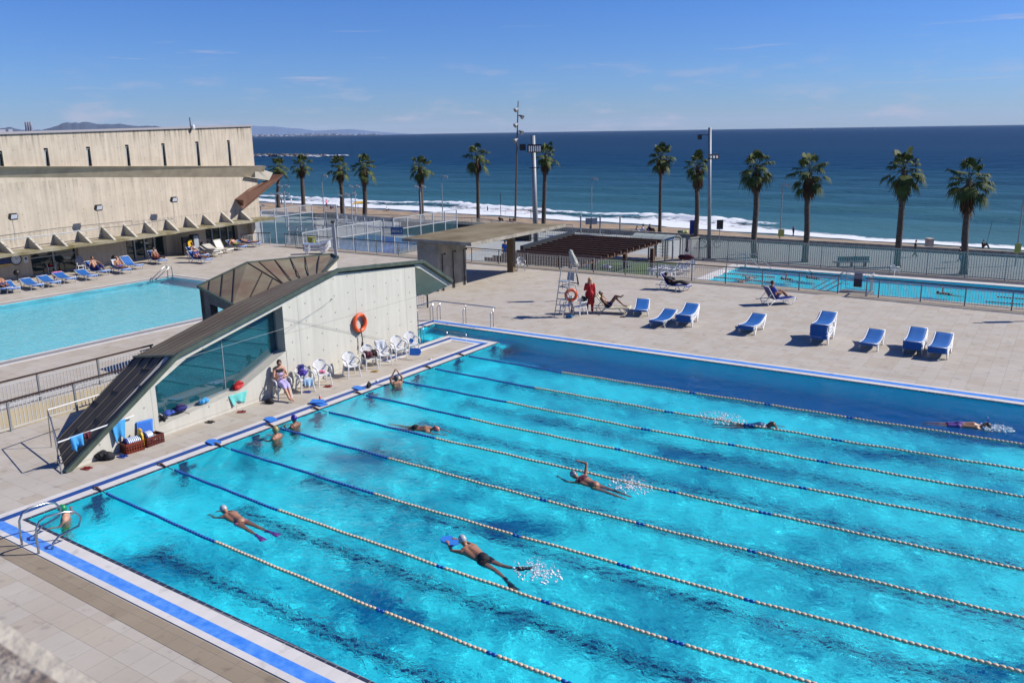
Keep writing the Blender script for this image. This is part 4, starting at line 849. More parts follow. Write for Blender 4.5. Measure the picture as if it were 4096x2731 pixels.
# tall barred fence with a green-tinted screen along the far edge of the lower terrace
M_['screen'] = GS = bpy.data.materials.new('green_tinted_screen'); GS.use_nodes = True; b_ = GS.node_tree.nodes['Principled BSDF']; b_.inputs['Base Color'].default_value = (.10, .34, .34, 1); b_.inputs['Alpha'].default_value = .30; b_.inputs['Roughness'].default_value = .2
M_['barbeige'] = mat('beige_grey_bars', (.46, .46, .41), .6)
def tall(pts, z, h, label, screen, name='tall_fence', sp=.17, group='tall barred fences', r=.019):
    O = Vector((pts[0][0], pts[0][1], z)); t_ = thing(name, label, 'fence', O, 0, group); P = [Vector((p[0], p[1], z)) for p in pts]
    for i in range(len(P)-1):
        mb = MB(); bars(mb, P[i], P[i+1], z+.08, z+h, sp, r); mb.build('bar_panel', M_['barbeige'], t_, rel=O)
        if screen:
            mb = MB(); mb.slab([P[i]+Vector((0, .06, .05)), P[i+1]+Vector((0, .06, .05)), P[i+1]+Vector((0, .06, h-.12)), P[i]+Vector((0, .06, h-.12))], (0, .01, 0)); mb.build('tinted_screen', M_['screen'], t_, rel=O)
    for p in P: mb = MB(); mb.box((p.x, p.y, z+h/2), (.06, .06, h)); mb.build('post', M_['galv'], t_, rel=O)
    return t_
tall([(-7.16+2.6*k, 44.85-.02*k) for k in range(19)], ZL, 1.85, 'tall barred fence with green screen between the far pool and the promenade', True)
q1, q2 = GQ('c4', 600, 770, ZL), (-7.16, 44.85); tall([q1[:2], ((q1.x+q2[0])/2, (q1.y+q2[1])/2), q2], ZL, 1.9, 'short barred fence returning towards the turnstile', False, sp=.12)
bp_ = [GQ('t1', 540, 1072, ZP), GQ('t1', 1220, 1092, ZP), GQ('t1', 1900, 1120, ZP), GQ('t2', 300, 1185, ZP), GQ('t2', 620, 1190, ZP)]
pp = []
for i in range(len(bp_)-1):
    n_ = max(1, int((bp_[i+1]-bp_[i]).length/3.5))
    for k in range(n_): pp.append(lin(bp_[i], bp_[i+1], k/n_)[:2])
pp.append(bp_[-1][:2]); hh = HT(*Q('t1', 1220, 985), bp_[1])-ZP
tall(pp, ZP, hh, 'long barred fence behind the courts and the pergola', False, sp=.22, r=.02)
b5 = GQ('t2', 640, 1185, ZP); b6 = GQ('t2', 1240, 1195, ZP); tall([lin(b5, b6, k/5)[:2] for k in range(6)], ZP, HT(*Q('t2', 640, 1100), b5)-ZP, 'barred fence between the pergola and the beach path', False, sp=.2, r=.02)
mb = MB(); a_ = G(*Q('t3', 60, 1212), ZP); mb.box((-60, 71.6, ZP+.05), (400, .35, 1.0)); mb.build('seawall_body', M_['concD']); sw = struct(bpy.data.objects['seawall_body']); sw.name = 'promenade_kerb'
# ------------------------------------------------------------------ courts with mesh cages
M_['court'] = mat('blue_court_floor', (.045, .14, .38), .8, vary=.15, scale=1)
M_['mesh'] = ME = bpy.data.materials.new('wire_mesh'); ME.use_nodes = True; NT = ME.node_tree; b_ = NT.nodes['Principled BSDF']; b_.inputs['Base Color'].default_value = (.45, .47, .5, 1); b_.inputs['Alpha'].default_value = .10; b_.inputs['Roughness'].default_value = .5
M_['cglass'] = CGm = bpy.data.materials.new('court_glass'); CGm.use_nodes = True; b_ = CGm.node_tree.nodes['Principled BSDF']; b_.inputs['Base Color'].default_value = (.05, .12, .15, 1); b_.inputs['Alpha'].default_value = .26; b_.inputs['Roughness'].default_value = .05
def cage(a, b_, label, n, top, mid, zb=ZP, pw=.11):
    a, b_ = Vector(a[:2]), Vector(b_[:2]); O = Vector((a.x, a.y, zb)); t_ = thing('court_cage', label, 'cage fence', O, 0, 'mesh cages round the courts')
    V = lambda u, z: Vector((a.x+(b_.x-a.x)*u, a.y+(b_.y-a.y)*u, z))
    for k in range(n+1): mb = MB(); mb.box(tuple(V(k/n, (zb+top)/2)), (pw, pw, top-zb)); mb.build('post', M_['galvpale'], t_, rel=O)
    mb = MB(); mb.bar(V(0, top), V(1, top), pw*.8, pw*.8); mb.bar(V(0, mid), V(1, mid), pw*.8, pw*.8); mb.build('rail', M_['galvpale'], t_, rel=O)
    for k in range(n):
        mb = MB(); mb.slab([V(k/n, mid), V((k+1)/n, mid), V((k+1)/n, top), V(k/n, top)], (0, .01, 0)); mb.build('mesh_panel', M_['mesh'], t_, rel=O)
        mb = MB(); mb.slab([V(k/n, zb+.05), V((k+1)/n, zb+.05), V((k+1)/n, mid), V(k/n, mid)], (0, .01, 0)); mb.build('glass_panel', M_['cglass'], t_, rel=O)
    return t_
def cg(n, x0_, y0_, x1_, y1_, ym, label, k, top=-.2):
    a = GQ(n, x0_, y0_, top); b_ = GQ(n, x1_, y1_, top); return cage(a, b_, label, k, top, HT(*Q(n, x0_, ym), a))
cg('d1', 1170, 612, 1680, 538, 740, 'mesh cage of the near court, right of the square deck post', 3)
cg('d1', 760, 682, 1115, 622, 808, 'mesh cage of the near court, left of the square deck post', 2)
cg('t1', 1225, 1015, 1765, 938, 1110, 'mesh cage with the blue court sign on its front post', 5)
cg('d1', 270, 425, 870, 347, 520, 'mesh cage at the far left behind the hall corner', 4, 0.0)
cg('d1', 1030, 347, 1160, 352, 440, 'narrow upright cage section in front of the palms', 1, .2)
cg('d1', 590, 600, 1110, 600, 660, 'low dark cage rail between the courts', 5, -1.2)
cg('d1', 1175, 458, 1830, 520, 560, 'long cage rail of the middle court before the beach', 6, -1.0)
fl = [GQ('d1', x, y, ZP+.02) for x, y in ((1165, 930), (1165, 760), (1560, 700), (2200, 770), (1850, 930))]
mb = MB(); mb.slab(fl, (0, 0, -.02)); struct(mb.build('court_floor', M_['court']))
mb = MB(); mb.slab([GQ('d1', x, y, ZP+.02) for x, y in ((300, 820), (260, 560), (900, 560), (1000, 800))], (0, 0, -.02)); struct(mb.build('court_floor', mat('dark_court_floor', (.06, .11, .14), .8, vary=.2, scale=.6)))
mb = MB(); mb.slab([GQ('d1', x, y, ZP+.03) for x, y in ((1860, 935), (2230, 800), (2900, 860), (2500, 1000))], (0, 0, -.02)); struct(mb.build('gravel_path', mat('pale_gravel', (.50, .40, .28), .95, vary=.4, scale=6)))
# undercroft behind the court, its wall coloured black for the shade inside
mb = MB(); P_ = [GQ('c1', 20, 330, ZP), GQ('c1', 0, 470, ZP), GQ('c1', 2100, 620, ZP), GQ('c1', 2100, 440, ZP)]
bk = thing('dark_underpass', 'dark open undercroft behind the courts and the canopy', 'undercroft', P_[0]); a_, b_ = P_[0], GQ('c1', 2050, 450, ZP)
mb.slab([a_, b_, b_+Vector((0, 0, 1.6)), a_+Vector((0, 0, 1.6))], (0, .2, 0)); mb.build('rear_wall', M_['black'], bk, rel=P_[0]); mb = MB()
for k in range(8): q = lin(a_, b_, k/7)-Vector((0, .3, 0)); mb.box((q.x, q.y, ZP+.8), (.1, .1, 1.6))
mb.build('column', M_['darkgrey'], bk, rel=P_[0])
def text_mesh(s, size, m, par, loc, rot, name='lettering'):
    c = bpy.data.curves.new('t', 'FONT'); c.body = s; c.size = size; c.extrude = .004; c.align_x = 'CENTER'; c.align_y = 'CENTER'
    o = bpy.data.objects.new('t', c); COL.objects.link(o); dg = bpy.context.evaluated_depsgraph_get(); me = bpy.data.meshes.new_from_object(o.evaluated_get(dg)); bpy.data.objects.remove(o)
    me.materials.clear(); me.materials.append(m); q = bpy.data.objects.new(name, me); COL.objects.link(q); q.parent = par; q.location = loc; q.rotation_euler = rot; return q
a_ = GQ('t1', 1257, 1125, -1.45); vd = math.atan2(CAM.y-a_.y, CAM.x-a_.x)+math.pi/2
t_ = thing('court_sign', 'blue board reading PISTA 2 on the court cage', 'sign', a_, vd-.25); mb = MB(); mb.box((0, 0, 0), (1.35, .05, .95)); mb.build('board', mat('blue_board', (.02, .11, .30), .5), t_)
mb = MB(); mb.box((0, -.028, -.40), (1.3, .01, .13)); mb.build('lower_strip', M_['white'], t_); text_mesh('PISTA 2', .34, M_['white'], t_, (0, -.035, .02), (R(90), 0, 0))
# ------------------------------------------------------------------ lamps and masts
def lamp(n, x, y, yt, label, z=ZP, r=.06, group='beach lamps'):
    b_ = GQ(n, x, y, z); ht = HT(*Q(n, x, yt), b_)-z; t_ = thing('beach_lamp', label, 'lamp post', b_, math.atan2(ex.y, ex.x), group)
    mb = MB(); mb.tube([(0, 0, 0), (0, 0, ht)], [r*1.2, r], 8); mb.build('pole', M_['galv'], t_); mb = MB(); mb.bar((-.05, 0, ht), (.75, 0, ht+.02), .07, .06); mb.build('arm', M_['galv'], t_)
    mb = MB(); mb.box((.55, 0, ht-.22), (.6, .4, .22), 0, M=Matrix.Rotation(R(12), 3, 'Y')); h_ = mb.build('lamp_head', M_['galvpale'], t_); mb = MB(); mb.box((.55, -.02, ht-.345), (.5, .34, .02), 0, M=Matrix.Rotation(R(12), 3, 'Y')); mb.build('lens', bpy.data.materials['lamp_glass'], h_); return t_
lamp('t1', 640, 1080, 637, 'beach lamp between the second and third palm from the left')
lamp('t1', 1652, 1100, 645, 'beach lamp left of the tall palm in the middle')
lamp('t2', 780, 1140, 665, 'beach lamp just right of the grey flood mast')
lamp('t3', 262, 1200, 717, 'beach lamp with the yellow notice, between two right-hand palms')
lamp('t3', 2275, 1420, 812, 'beach lamp cut by the right edge of the picture')
def notice(n, x, y, z, w_, h_, D, label, m):
    p = AT(*Q(n, x, y), D); t_ = thing('lamp_notice', label, 'notice', p, math.atan2(ex.y, ex.x), None); mb = MB(); mb.box((0, 0, 0), (w_, .04, h_)); mb.build('sheet', m, t_)
    mb = MB()
    for k in range(5): mb.box((0, -.03, h_*(.3-.15*k)), (w_*.7, .02, h_*.04))
    mb.build('print_lines', mat('faint_print', (.35, .38, .12), .7) if 'faint_print' not in bpy.data.materials else bpy.data.materials['faint_print'], t_)
notice('t3', 275, 1138, 0, .72, .85, (GQ('t3', 262, 1200, ZP)-CAM).xy.length-.2, 'yellow notice fixed to the lamp post between two right-hand palms', mat('yellow_paper', (.55, .60, .18), .7))
notice('t3', 2300, 1268, 0, .6, .9, (GQ('t3', 2275, 1420, ZP)-CAM).xy.length-.2, 'yellow notice on the lamp post at the right edge', mat('yellow_paper_b', (.40, .45, .10), .7))
def courtlamp(n, x, y, yt, heads, label, two=None):
    b_ = GQ(n, x, y, ZP); ht = HT(*Q(n, x, yt), b_)-ZP; t_ = thing('court_lamp', label, 'floodlight', b_, math.atan2(ex.y, ex.x), 'floodlights of the courts')
    mb = MB(); mb.tube([(0, 0, 0), (0, 0, ht-.1)], .075, 8); mb.build('pole', M_['galvpale'], t_); mb = MB(); mb.bar((-.55, 0, ht-.1), (.55, 0, ht-.1), .06, .06); mb.build('crossbar', M_['galv'], t_)
    for s in (-1, 1): mb = MB(); mb.box((s*.5, 0, ht+.02), (.62, .55, .2), 0, M=Matrix.Rotation(R(22), 3, 'Y') @ Matrix.Rotation(R(-14), 3, 'X')); mb.build('lamp_head', M_['galvpale'], t_)
    return t_
for a in (('t1', 912, 1050, 738, 'tallest court floodlight pair, between the third and fourth palms'), ('t1', 880, 1090, 805, 'court floodlight pair just below the tallest one'), ('t1', 815, 1065, 815, 'court floodlight pair in front of the third palm'),
          ('t1', 1468, 1062, 742, 'court floodlight pair in front of the fifth palm'), ('t1', 315, 1080, 735, 'tall court floodlight pair by the brown steel scoop'), ('t1', 310, 1085, 800, 'lower court floodlight pair by the brown steel scoop'), ('t1', 230, 1000, 805, 'court floodlight pair in front of the leftmost palm'), ('t1', 98, 1010, 905, 'court floodlight pair at the far left against the sand')):
    courtlamp(a[0], a[1], a[2], a[3], 2, a[4])
# slim brown mast with six spotlights
b_ = GQ('t2', 130, 1035, -5.2); tp = HT(*Q('t2', 155, 10), b_); t_ = thing('spotlight_mast', 'tall slim rust-brown mast carrying six spotlights', 'light mast', b_, math.atan2(ex.y, ex.x)); tt = G(*Q('t2', 155, 10), tp)
dx = (Vector((tt.x, tt.y))-Vector((b_.x, b_.y))).dot(ex.xy.normalized()); mb = MB(); Hh = tp+5.2; mb.tube([(0, 0, 0), (dx*.6, 0, Hh*.6), (dx, 0, Hh)], [.17, .13, .07], 8); mb.build('mast', mat('brown_mast', (.13, .09, .07), .5, metal=.2), t_)
for i, y in enumerate((75, 135, 205, 268, 335, 395)):
    z_ = HT(*Q('t2', 150, y), b_)+5.2; s = -1 if i % 2 == 0 else 1; xx = dx*z_/Hh; mb = MB(); c_ = (xx+s*(.12 if s < 0 else .45), -.3 if s < 0 else 0, z_)
    mb.tube([(xx, 0, z_), (c_[0]-.1*s, c_[1], z_), (c_[0]+.1*s, c_[1]-.12, z_-.12), (c_[0]+.32*s, c_[1]-.3, z_-.3)], [.03, .16, .22, .36], 10); mb.build('spotlight', M_['galv'], t_)
# grey flood mast on the deck, and the one by the far pool
for (n, x, y, xt, yt, z, label, hy) in (('t2', 312, 1425, 297, 305, -1.2, 'tall grey mast with floodlight behind the canopy', (415, 580)), ('t2', 1788, 1365, 1810, 237, ZL, 'tall grey mast with two lamps beside the far pool', (485, 300))):
    b_ = GQ(n, x, y, z if z > -2 else ZL)
    if z == -1.2: b_ = GQ(n, 314, 1432, ZL)
    tp = HT(*Q(n, xt, yt), b_); Hh = tp-b_.z; t_ = thing('flood_mast', label, 'light mast', b_, math.atan2(ex.y, ex.x), 'grey flood masts'); k_ = (AT(*Q(n, xt, yt), (b_-CAM).xy.length)-b_).dot(ex)
    mb = MB(); mb.tube([(0, 0, 0), (k_, 0, Hh)], [.22 if z == -1.2 else .17, .19 if z == -1.2 else .14], 14); mb.build('mast', M_['galv'], t_, True)
    z_ = HT(*Q(n, xt, hy[0]), b_)-b_.z; xx = k_*z_/Hh
    if z == -1.2:
        mb = MB(); mb.box((xx+.1, -.45, z_), (1.15, .25, .62), 0, M=Matrix.Rotation(R(-15), 3, 'X')); mb.build('flood_housing', M_['black'], t_); mb = MB()
        for k in range(6): mb.box((xx-.32+.17*k, -.61, z_-.02), (.10, .02, .46), 0, M=Matrix.Rotation(R(-15), 3, 'X'))
        mb.build('lamp_louvre', M_['white'], t_); mb = MB(); mb.box((xx-.85, 0, z_+.1), (.5, .4, .5)); mb.build('side_lamp', M_['black'], t_); mb = MB(); z2 = HT(*Q(n, 300, 578), b_)-b_.z; mb.bar((xx-.35, -.3, z2), (xx+.55, -.3, z2), .05, .06); mb.build('bracket', M_['black'], t_)
    else:
        mb = MB(); mb.box((xx+.25, -.35, z_), (.9, .3, .32), 0, M=Matrix.Rotation(R(-30), 3, 'X')); mb.build('flood_housing', M_['darkgrey'], t_); mb = MB()
        for k in range(3): mb.box((xx+.0+.25*k, -.52, z_-.02), (.14, .03, .22), 0, M=Matrix.Rotation(R(-30), 3, 'X'))
        mb.build('lamp_louvre', M_['white'], t_); mb = MB(); z2 = HT(*Q(n, xt, hy[1]), b_)-b_.z; mb.bar((k_-.9, 0, z2), (k_+.2, 0, z2), .05, .06); mb.box((k_-.85, -.1, z2-.15), (.3, .4, .4)); mb.build('camera_arm', M_['black'], t_); mb = MB(); mb.box((0, 0, .05), (1.0, .6, .14)); mb.build('foot_plate', M_['concX'], t_)
# square post standing on the deck
b_ = GQ('t1', 737, 1332); Hh = HT(*Q('t1', 712, 1030), b_); t_ = thing('square_post', 'square grey steel post with a slanted cap on the left of the deck', 'post', b_, math.atan2(ex.y, ex.x)); k_ = (AT(*Q('t1', 712, 1030), (b_-CAM).xy.length)-b_).dot(ex)
mb = MB(); mb.slab([(-.1, -.1, 0), (.1, -.1, 0), (.1+k_, -.1, Hh), (-.1+k_, -.1, Hh)], (0, .2, 0)); mb.build('shaft', M_['galvpale'], t_); mb = MB(); mb.box((k_, -.05, Hh-.08), (.26, .3, .1), 0, M=Matrix.Rotation(R(20), 3, 'X')); mb.build('cap', M_['darkgrey'], t_)
# ------------------------------------------------------------------ pergola
PG = Vector((-12, 33, -.25)); pg = thing('pergola', 'dark brown slatted pergola with long parallel beams and a grey edge girder', 'pergola', PG); zt_ = -.2
mb = MB(); g1, g2 = GQ('c3', -40, 452, zt_), GQ('c3', 600, 262, zt_); mb.bar(g1, g2, .28, .5); mb.build('edge_girder', M_['darkgrey'], pg, rel=PG)
rE = lambda u: lin(GQ('c3', 1655, 335, zt_), GQ('c3', 640, 640, zt_), u)
yl = [275, 300, 330, 365, 398, 432, 466, 500, 530, 560, 590, 615, 640]
t0_, t1_ = rE(0).y, 24.2
for k in range(15):
    t = t0_+(t1_-t0_)*k/14; xr = -8.3; xl = np.interp(t, [g1.y, g2.y], [g1.x, g2.x]); mb = MB(); mb.box(((xl+xr)/2, t, zt_-.12), (xr-xl, .12, .26)); mb.build('beam', M_['wood'], pg, rel=PG)
    if k < 14:
        mb = MB(); mb.box(((xl+xr)/2, t-.42, zt_-.17), (xr-xl, .05, .1)); mb.build('slat', M_['wood'], pg, rel=PG)
mb = MB(); mb.bar((-8.7, t0_, zt_-.33), (-8.7, t1_, zt_-.33), .16, .2); mb.build('cross_beam', M_['wood'], pg, rel=PG)
mb = MB(); mb.bar((-12.5, t0_, zt_-.33), (-12.5, t1_, zt_-.33), .16, .2); mb.build('cross_beam', M_['wood'], pg, rel=PG)
for p in (GQ('c3', 1570, 720, ZL), GQ('c3', 1235, 690, ZL), GQ('c3', 840, 720, ZL)): mb = MB(); mb.box((p.x, p.y, (ZL+zt_-.4)/2), (.28, .28, zt_-.4-ZL)); mb.build('post', mat('brown_pergola_post', (.13, .06, .03), .7) if 'brown_pergola_post' not in bpy.data.materials else bpy.data.materials['brown_pergola_post'], pg, rel=PG)
# turnstile with curved roof
k0 = Vector((-10.2, 42.6, ZL)); ks = thing('turnstile', 'full-height steel turnstile under a curved pale roof', 'turnstile', k0)
mb = MB(); zz = lambda u: -.62+.36*math.sin(math.pi*u); vs_ = []; rl = lambda x, y: WL(*Q('c4', x, y), Vector((-30, 43.2)), Vector((30, 43.2)))
xa, xb = rl(-260, 320).x, rl(520, 340).x
for i in range(9):
    u = i/8
    for xx in (xa, xb): vs_.append((xx, 42.2+2.0*u, zz(u)+.0))
for i in range(8): mb.slab([vs_[2*i], vs_[2*i+1], vs_[2*i+3], vs_[2*i+2]], (0, 0, -.05))
mb.build('curved_roof', mat('pale_green_roof', (.42, .47, .42), .5), ks, rel=k0)
mb = MB()
for k in range(5): xx = xa+(xb-xa)*k/4; mb.tube([(xx, 42.2+2.0*i/8, zz(i/8)+.03) for i in range(9)], .025, 5)
mb.build('roof_rib', M_['darkgrey'], ks, rel=k0)
mb = MB(); px_ = [rl(x, 300).x for x in (60, 180, 370, 510)]
for xx in px_:
    for yy in (42.3, 44): MB().box((xx, yy, (ZL-.65)/2), (.10, .10, -.65-ZL)).build('frame_post', M_['galv'], ks, rel=k0)
mb = MB()
for i in range(13):
    z = ZL+.15+i*.125; mb.tube([(px_[1]+.75, 43.2, z), (px_[1]+.05, 42.9+.3*(i % 2), z)], .02, 5); mb.tube([(px_[1]+.75, 43.2, z), (px_[2]-.05, 43.3, z)], .02, 5)
mb.tube([(px_[1]+.75, 43.2, ZL), (px_[1]+.75, 43.2, -.7)], .06, 8); mb.build('rotor', M_['steel'], ks, rel=k0)
mb = MB(); bars(mb, (px_[0], 42.4, 0), (px_[1], 42.4, 0), ZL+.1, -.8, .14, .012); 
for k in range(9): mb.bar((px_[0], 42.4, ZL+.2+.18*k), (px_[1], 42.4, ZL+.2+.18*k), .02, .02)
mb.build('side_grille', M_['galv'], ks, rel=k0)
# ------------------------------------------------------------------ palms
M_['frond'] = mat('palm_frond', (.10, .125, .028), .7, spec=.25, col2=(.045, .07, .015), vary=.3, scale=1.5)
M_['dead'] = mat('dry_frond_skirt', (.15, .085, .045), .9, col2=(.08, .045, .025), vary=.4, scale=2.5)
M_['trunk'] = mat('palm_trunk', (.10, .08, .065), .95, vary=.35, scale=5, bump=.8, bscale=12)
def fan(mb, base, az, elv, L_, rad, rg, droop=.5, nb=15, mi=0):
    c, s = math.cos(az), math.sin(az); d = Vector((c*math.cos(elv), s*math.cos(elv), math.sin(elv))); hub = base+d*L_-Vector((0, 0, L_*L_*.10*droop))
    mb.tube([base, base+d*L_*.5+Vector((0, 0, .02)), hub], [.022, .018, .014], 4, mi)
    side = Vector((-s, c, 0)); fd = (d+Vector((0, 0, -.35*droop))).normalized(); upv = side.cross(fd)
    for k in range(nb):
        a = (k/(nb-1)-.5)*R(rg.uniform(215, 250)); q = fd*math.cos(a)+side*math.sin(a); ln = rad*(.72+.28*math.cos(a*.7))*rg.uniform(.88, 1.08); w = rad*.125
        wv = (fd*-math.sin(a)+side*math.cos(a))*w; m1 = hub+q*ln*.62+upv*ln*.05; tip = hub+q*ln-Vector((0, 0, ln*(.28+.35*droop)*rg.uniform(.7, 1.2)))
        mb.add([hub-wv*.2, hub+wv*.2, m1+wv*.75, m1-wv*.75, tip+wv*.12, tip-wv*.12], [(0, 1, 2, 3), (3, 2, 4, 5)], mi)
def palm(b, topz, label, seed, lean=0, skirt=.9, rad=.80, thick=.22, lowz=None):
    rg = random.Random(seed); H_ = topz-b.z-1.05; t_ = thing('palm_tree', label, 'palm tree', b, rg.uniform(0, 6), 'palms along the beach promenade')
    n = 16; ph = rg.uniform(0, 6); lx, ly = math.cos(ph)*lean, math.sin(ph)*lean; path = [Vector((lx*(i/n)**2+.05*math.sin(i*.6+ph), ly*(i/n)**2, H_*i/n)) for i in range(n+1)]
    mb = MB(); mb.tube(path, [thick*(1.45 if i == 0 else 1.12-.25*i/n)*rg.uniform(.96, 1.04) for i in range(n+1)], 10)
    for i in range(int(H_*17)):
        z = i/17; u = z/H_; p = path[min(n, int(u*n))]; r_ = thick*(1.1-.25*u); a = i*2.4+rg.uniform(-.2, .2); w = .05+.02*rg.random()
        o = Vector((math.cos(a), math.sin(a), 0)); s_ = Vector((-o.y, o.x, 0)); q = Vector((p.x, p.y, z))+o*r_*.85; e = rg.uniform(.06, .13)+.05*(u > .5)
        mb.add([q-s_*w, q+s_*w, q+s_*w*.6+o*e*.7+Vector((0, 0, .07)), q-s_*w*.6+o*e*.7+Vector((0, 0, .07)), q+o*e+Vector((0, 0, .14))], [(0, 1, 2, 3), (3, 2, 4)])
    mb.build('trunk', M_['trunk'], t_, True)
    top_ = path[-1]; mb = MB()
    nf = rg.randint(23, 30)
    for i in range(nf):
        u = i/(nf-1); elv = R(84-125*u+rg.uniform(-16, 16)); fan(mb, top_+Vector((0, 0, .1-.35*u)), i*2.399+rg.uniform(-.6, .6), elv, rg.uniform(.70, 1.35)*rad/.8, rad*rg.uniform(.66, .95), rg, droop=.35+u*1.0)
    mb.build('crown', M_['frond'], t_)
    mb = MB(); ns_ = int(70*skirt)
    for i in range(ns_):
        u = i/ns_; a = i*2.399; p = top_+Vector((0, 0, -.2-1.0*skirt*u)); fan(mb, p, a, R(-62-20*rg.random()), rg.uniform(.28, .6), rg.uniform(.5, .8), rg, droop=1.3, nb=9)
    mb.build('dead_skirt', M_['dead'], t_)
    return t_
PB = [(240, 920, 525, 't1', 'leftmost beach palm, half hidden by the concrete beam end', .75), (460, 950, 500, 't1', 'second beach palm from the left, with a thick trunk', .8), (795, 985, 512, 't1', 'third beach palm from the left, rough trunk, behind a court floodlight', 1.0), (985, 1010, 512, 't1', 'fourth beach palm from the left, with a long dry skirt', 1.3), (1470, 1020, 512, 't1', 'fifth beach palm from the left, rising behind a court floodlight pair', 1.2), (1955, 1070, 428, 't1', 'tall slender palm left of the brown spotlight mast', .7),
      (370, 1130, 398, 't2', 'palm directly behind the grey mast at the canopy', .8), (1365, 1140, 408, 't2', 'slender palm standing above the curved turnstile roof', .7), (1680, 1190, 484, 't2', 'palm beside the blue banner, left of the right grey mast', 1.2), (2170, 1350, 482, 't2', 'palm right of the right grey mast with one frond hanging out to the left', 1.0), (480, 1385, 518, 't3', 'palm just right of the lamp with the yellow notice', 1.2), (1265, 1430, 492, 't3', 'tallest-crowned palm near the right, behind the grey bench', 1.2), (1830, 1490, 575, 't3', 'rightmost beach palm with a long hanging skirt', 1.5)]
for i, (x, y, yt, n, lab, sk) in enumerate(PB):
    b_ = GQ(n, x, y, ZP); D = (b_-CAM).xy.length; xt = [255, 445, 770, 985, 1462, 1950, 405, 1390, 1700, 2215, 530, 1350, 1890][i]; tp_ = HT(*Q(n, xt, yt), b_)
    palm(b_, tp_, lab, 40+i, lean=0, skirt=sk, rad=.88*(1.12 if i > 8 else 1.0)*(1.15 if D > 115 else 1), thick=(.27 if i not in (7, 5) else .20)*(1.25 if D > 115 else 1.0))
    # lean the whole tree a little, as it stands in the photograph
    o = [k for k in bpy.data.objects if k.name.startswith('palm_tree')][-1]
    dd = (AT(*Q(n, xt, yt), D)-b_).dot(ex)*.9; ang = math.atan2(dd, tp_-ZP); o.rotation_mode = 'XYZ'; rzv = o.rotation_euler.z
    o.rotation_mode = 'QUATERNION'; o.rotation_quaternion = Matrix.Rotation(ang, 4, -ey.cross(ex).cross(ey).cross(Vector((0, 0, 1))).normalized()).to_quaternion() @ Matrix.Rotation(rzv, 4, 'Z').to_quaternion()

tp0 = G(3896, 1292); hgt_ = 6.0; bs = tp0+Vector((SUN.x, SUN.y, 0))*(hgt_/math.tan(SUN_EL)); t_ = thing('deck_lamp', 'deck lamp just beyond the right edge whose thin shadow falls on the paving', 'lamp post', bs, math.atan2(ex.y, ex.x))
mb = MB(); mb.tube([(0, 0, 0), (0, 0, hgt_)], .07, 8); mb.build('pole', M_['galv'], t_); mb = MB(); mb.box((.0, 0, hgt_-.9), (.9, .35, .25)); mb.build('lamp_head', M_['galvpale'], t_)
# ------------------------------------------------------------------ lane ropes
M_['fblue'] = mat('blue_float', (.010, .10, .42), .4); M_['fwhite'] = mat('cream_float', (.74, .54, .36), .5, vary=.1, scale=20); M_['rust'] = mat('rusty_hook', (.20, .09, .05), .7); M_['cordw'] = mat('dark_cord', (.05, .045, .04), .8)
RP = [[(1870,1425.6),(2248,1490),(2766,1572),(3069,1618),(3396,1671.6),(4096,1779)], [(1734,1475),(2136,1552),(2673.5,1648),(2996,1700.6),(3346.6,1761.6),(4096,1881)], [(1606,1526),(2021,1609),(2582,1719),(2920,1780),(3289,1847),(4096,1990)],
 [(1458,1580),(1886,1677),(2465.8,1798.6),(2814.7,1872.6),(3205,1952),(4096,2126)], [(1309,1648),(1737,1753),(2330,1888),(2690,1969.5),(3058,2054),(4053,2270),(4096,2280)], [(1116,1713),(1549,1833),(2173.7,2001.4),(2564,2099.6),(3010.5,2209),(4091,2475)],
 [(918,1796),(1491,1974.6),(2061,2143),(2496,2262),(3002,2402),(4096,2694)], [(692,1878.6),(1111,2040),(1763.6,2268.6),(2189.7,2410),(2699,2569.6),(3250,2735)], [(421,1971),(858,2169),(1523,2443),(1970,2619),(2260,2731)]]
rl_ = ['farthest lane rope', 'second lane rope from the far side', 'third lane rope from the far side', 'fourth lane rope from the far side', 'middle lane rope', 'fourth lane rope from the near side', 'third lane rope from the near side', 'second lane rope from the near side', 'nearest lane rope']
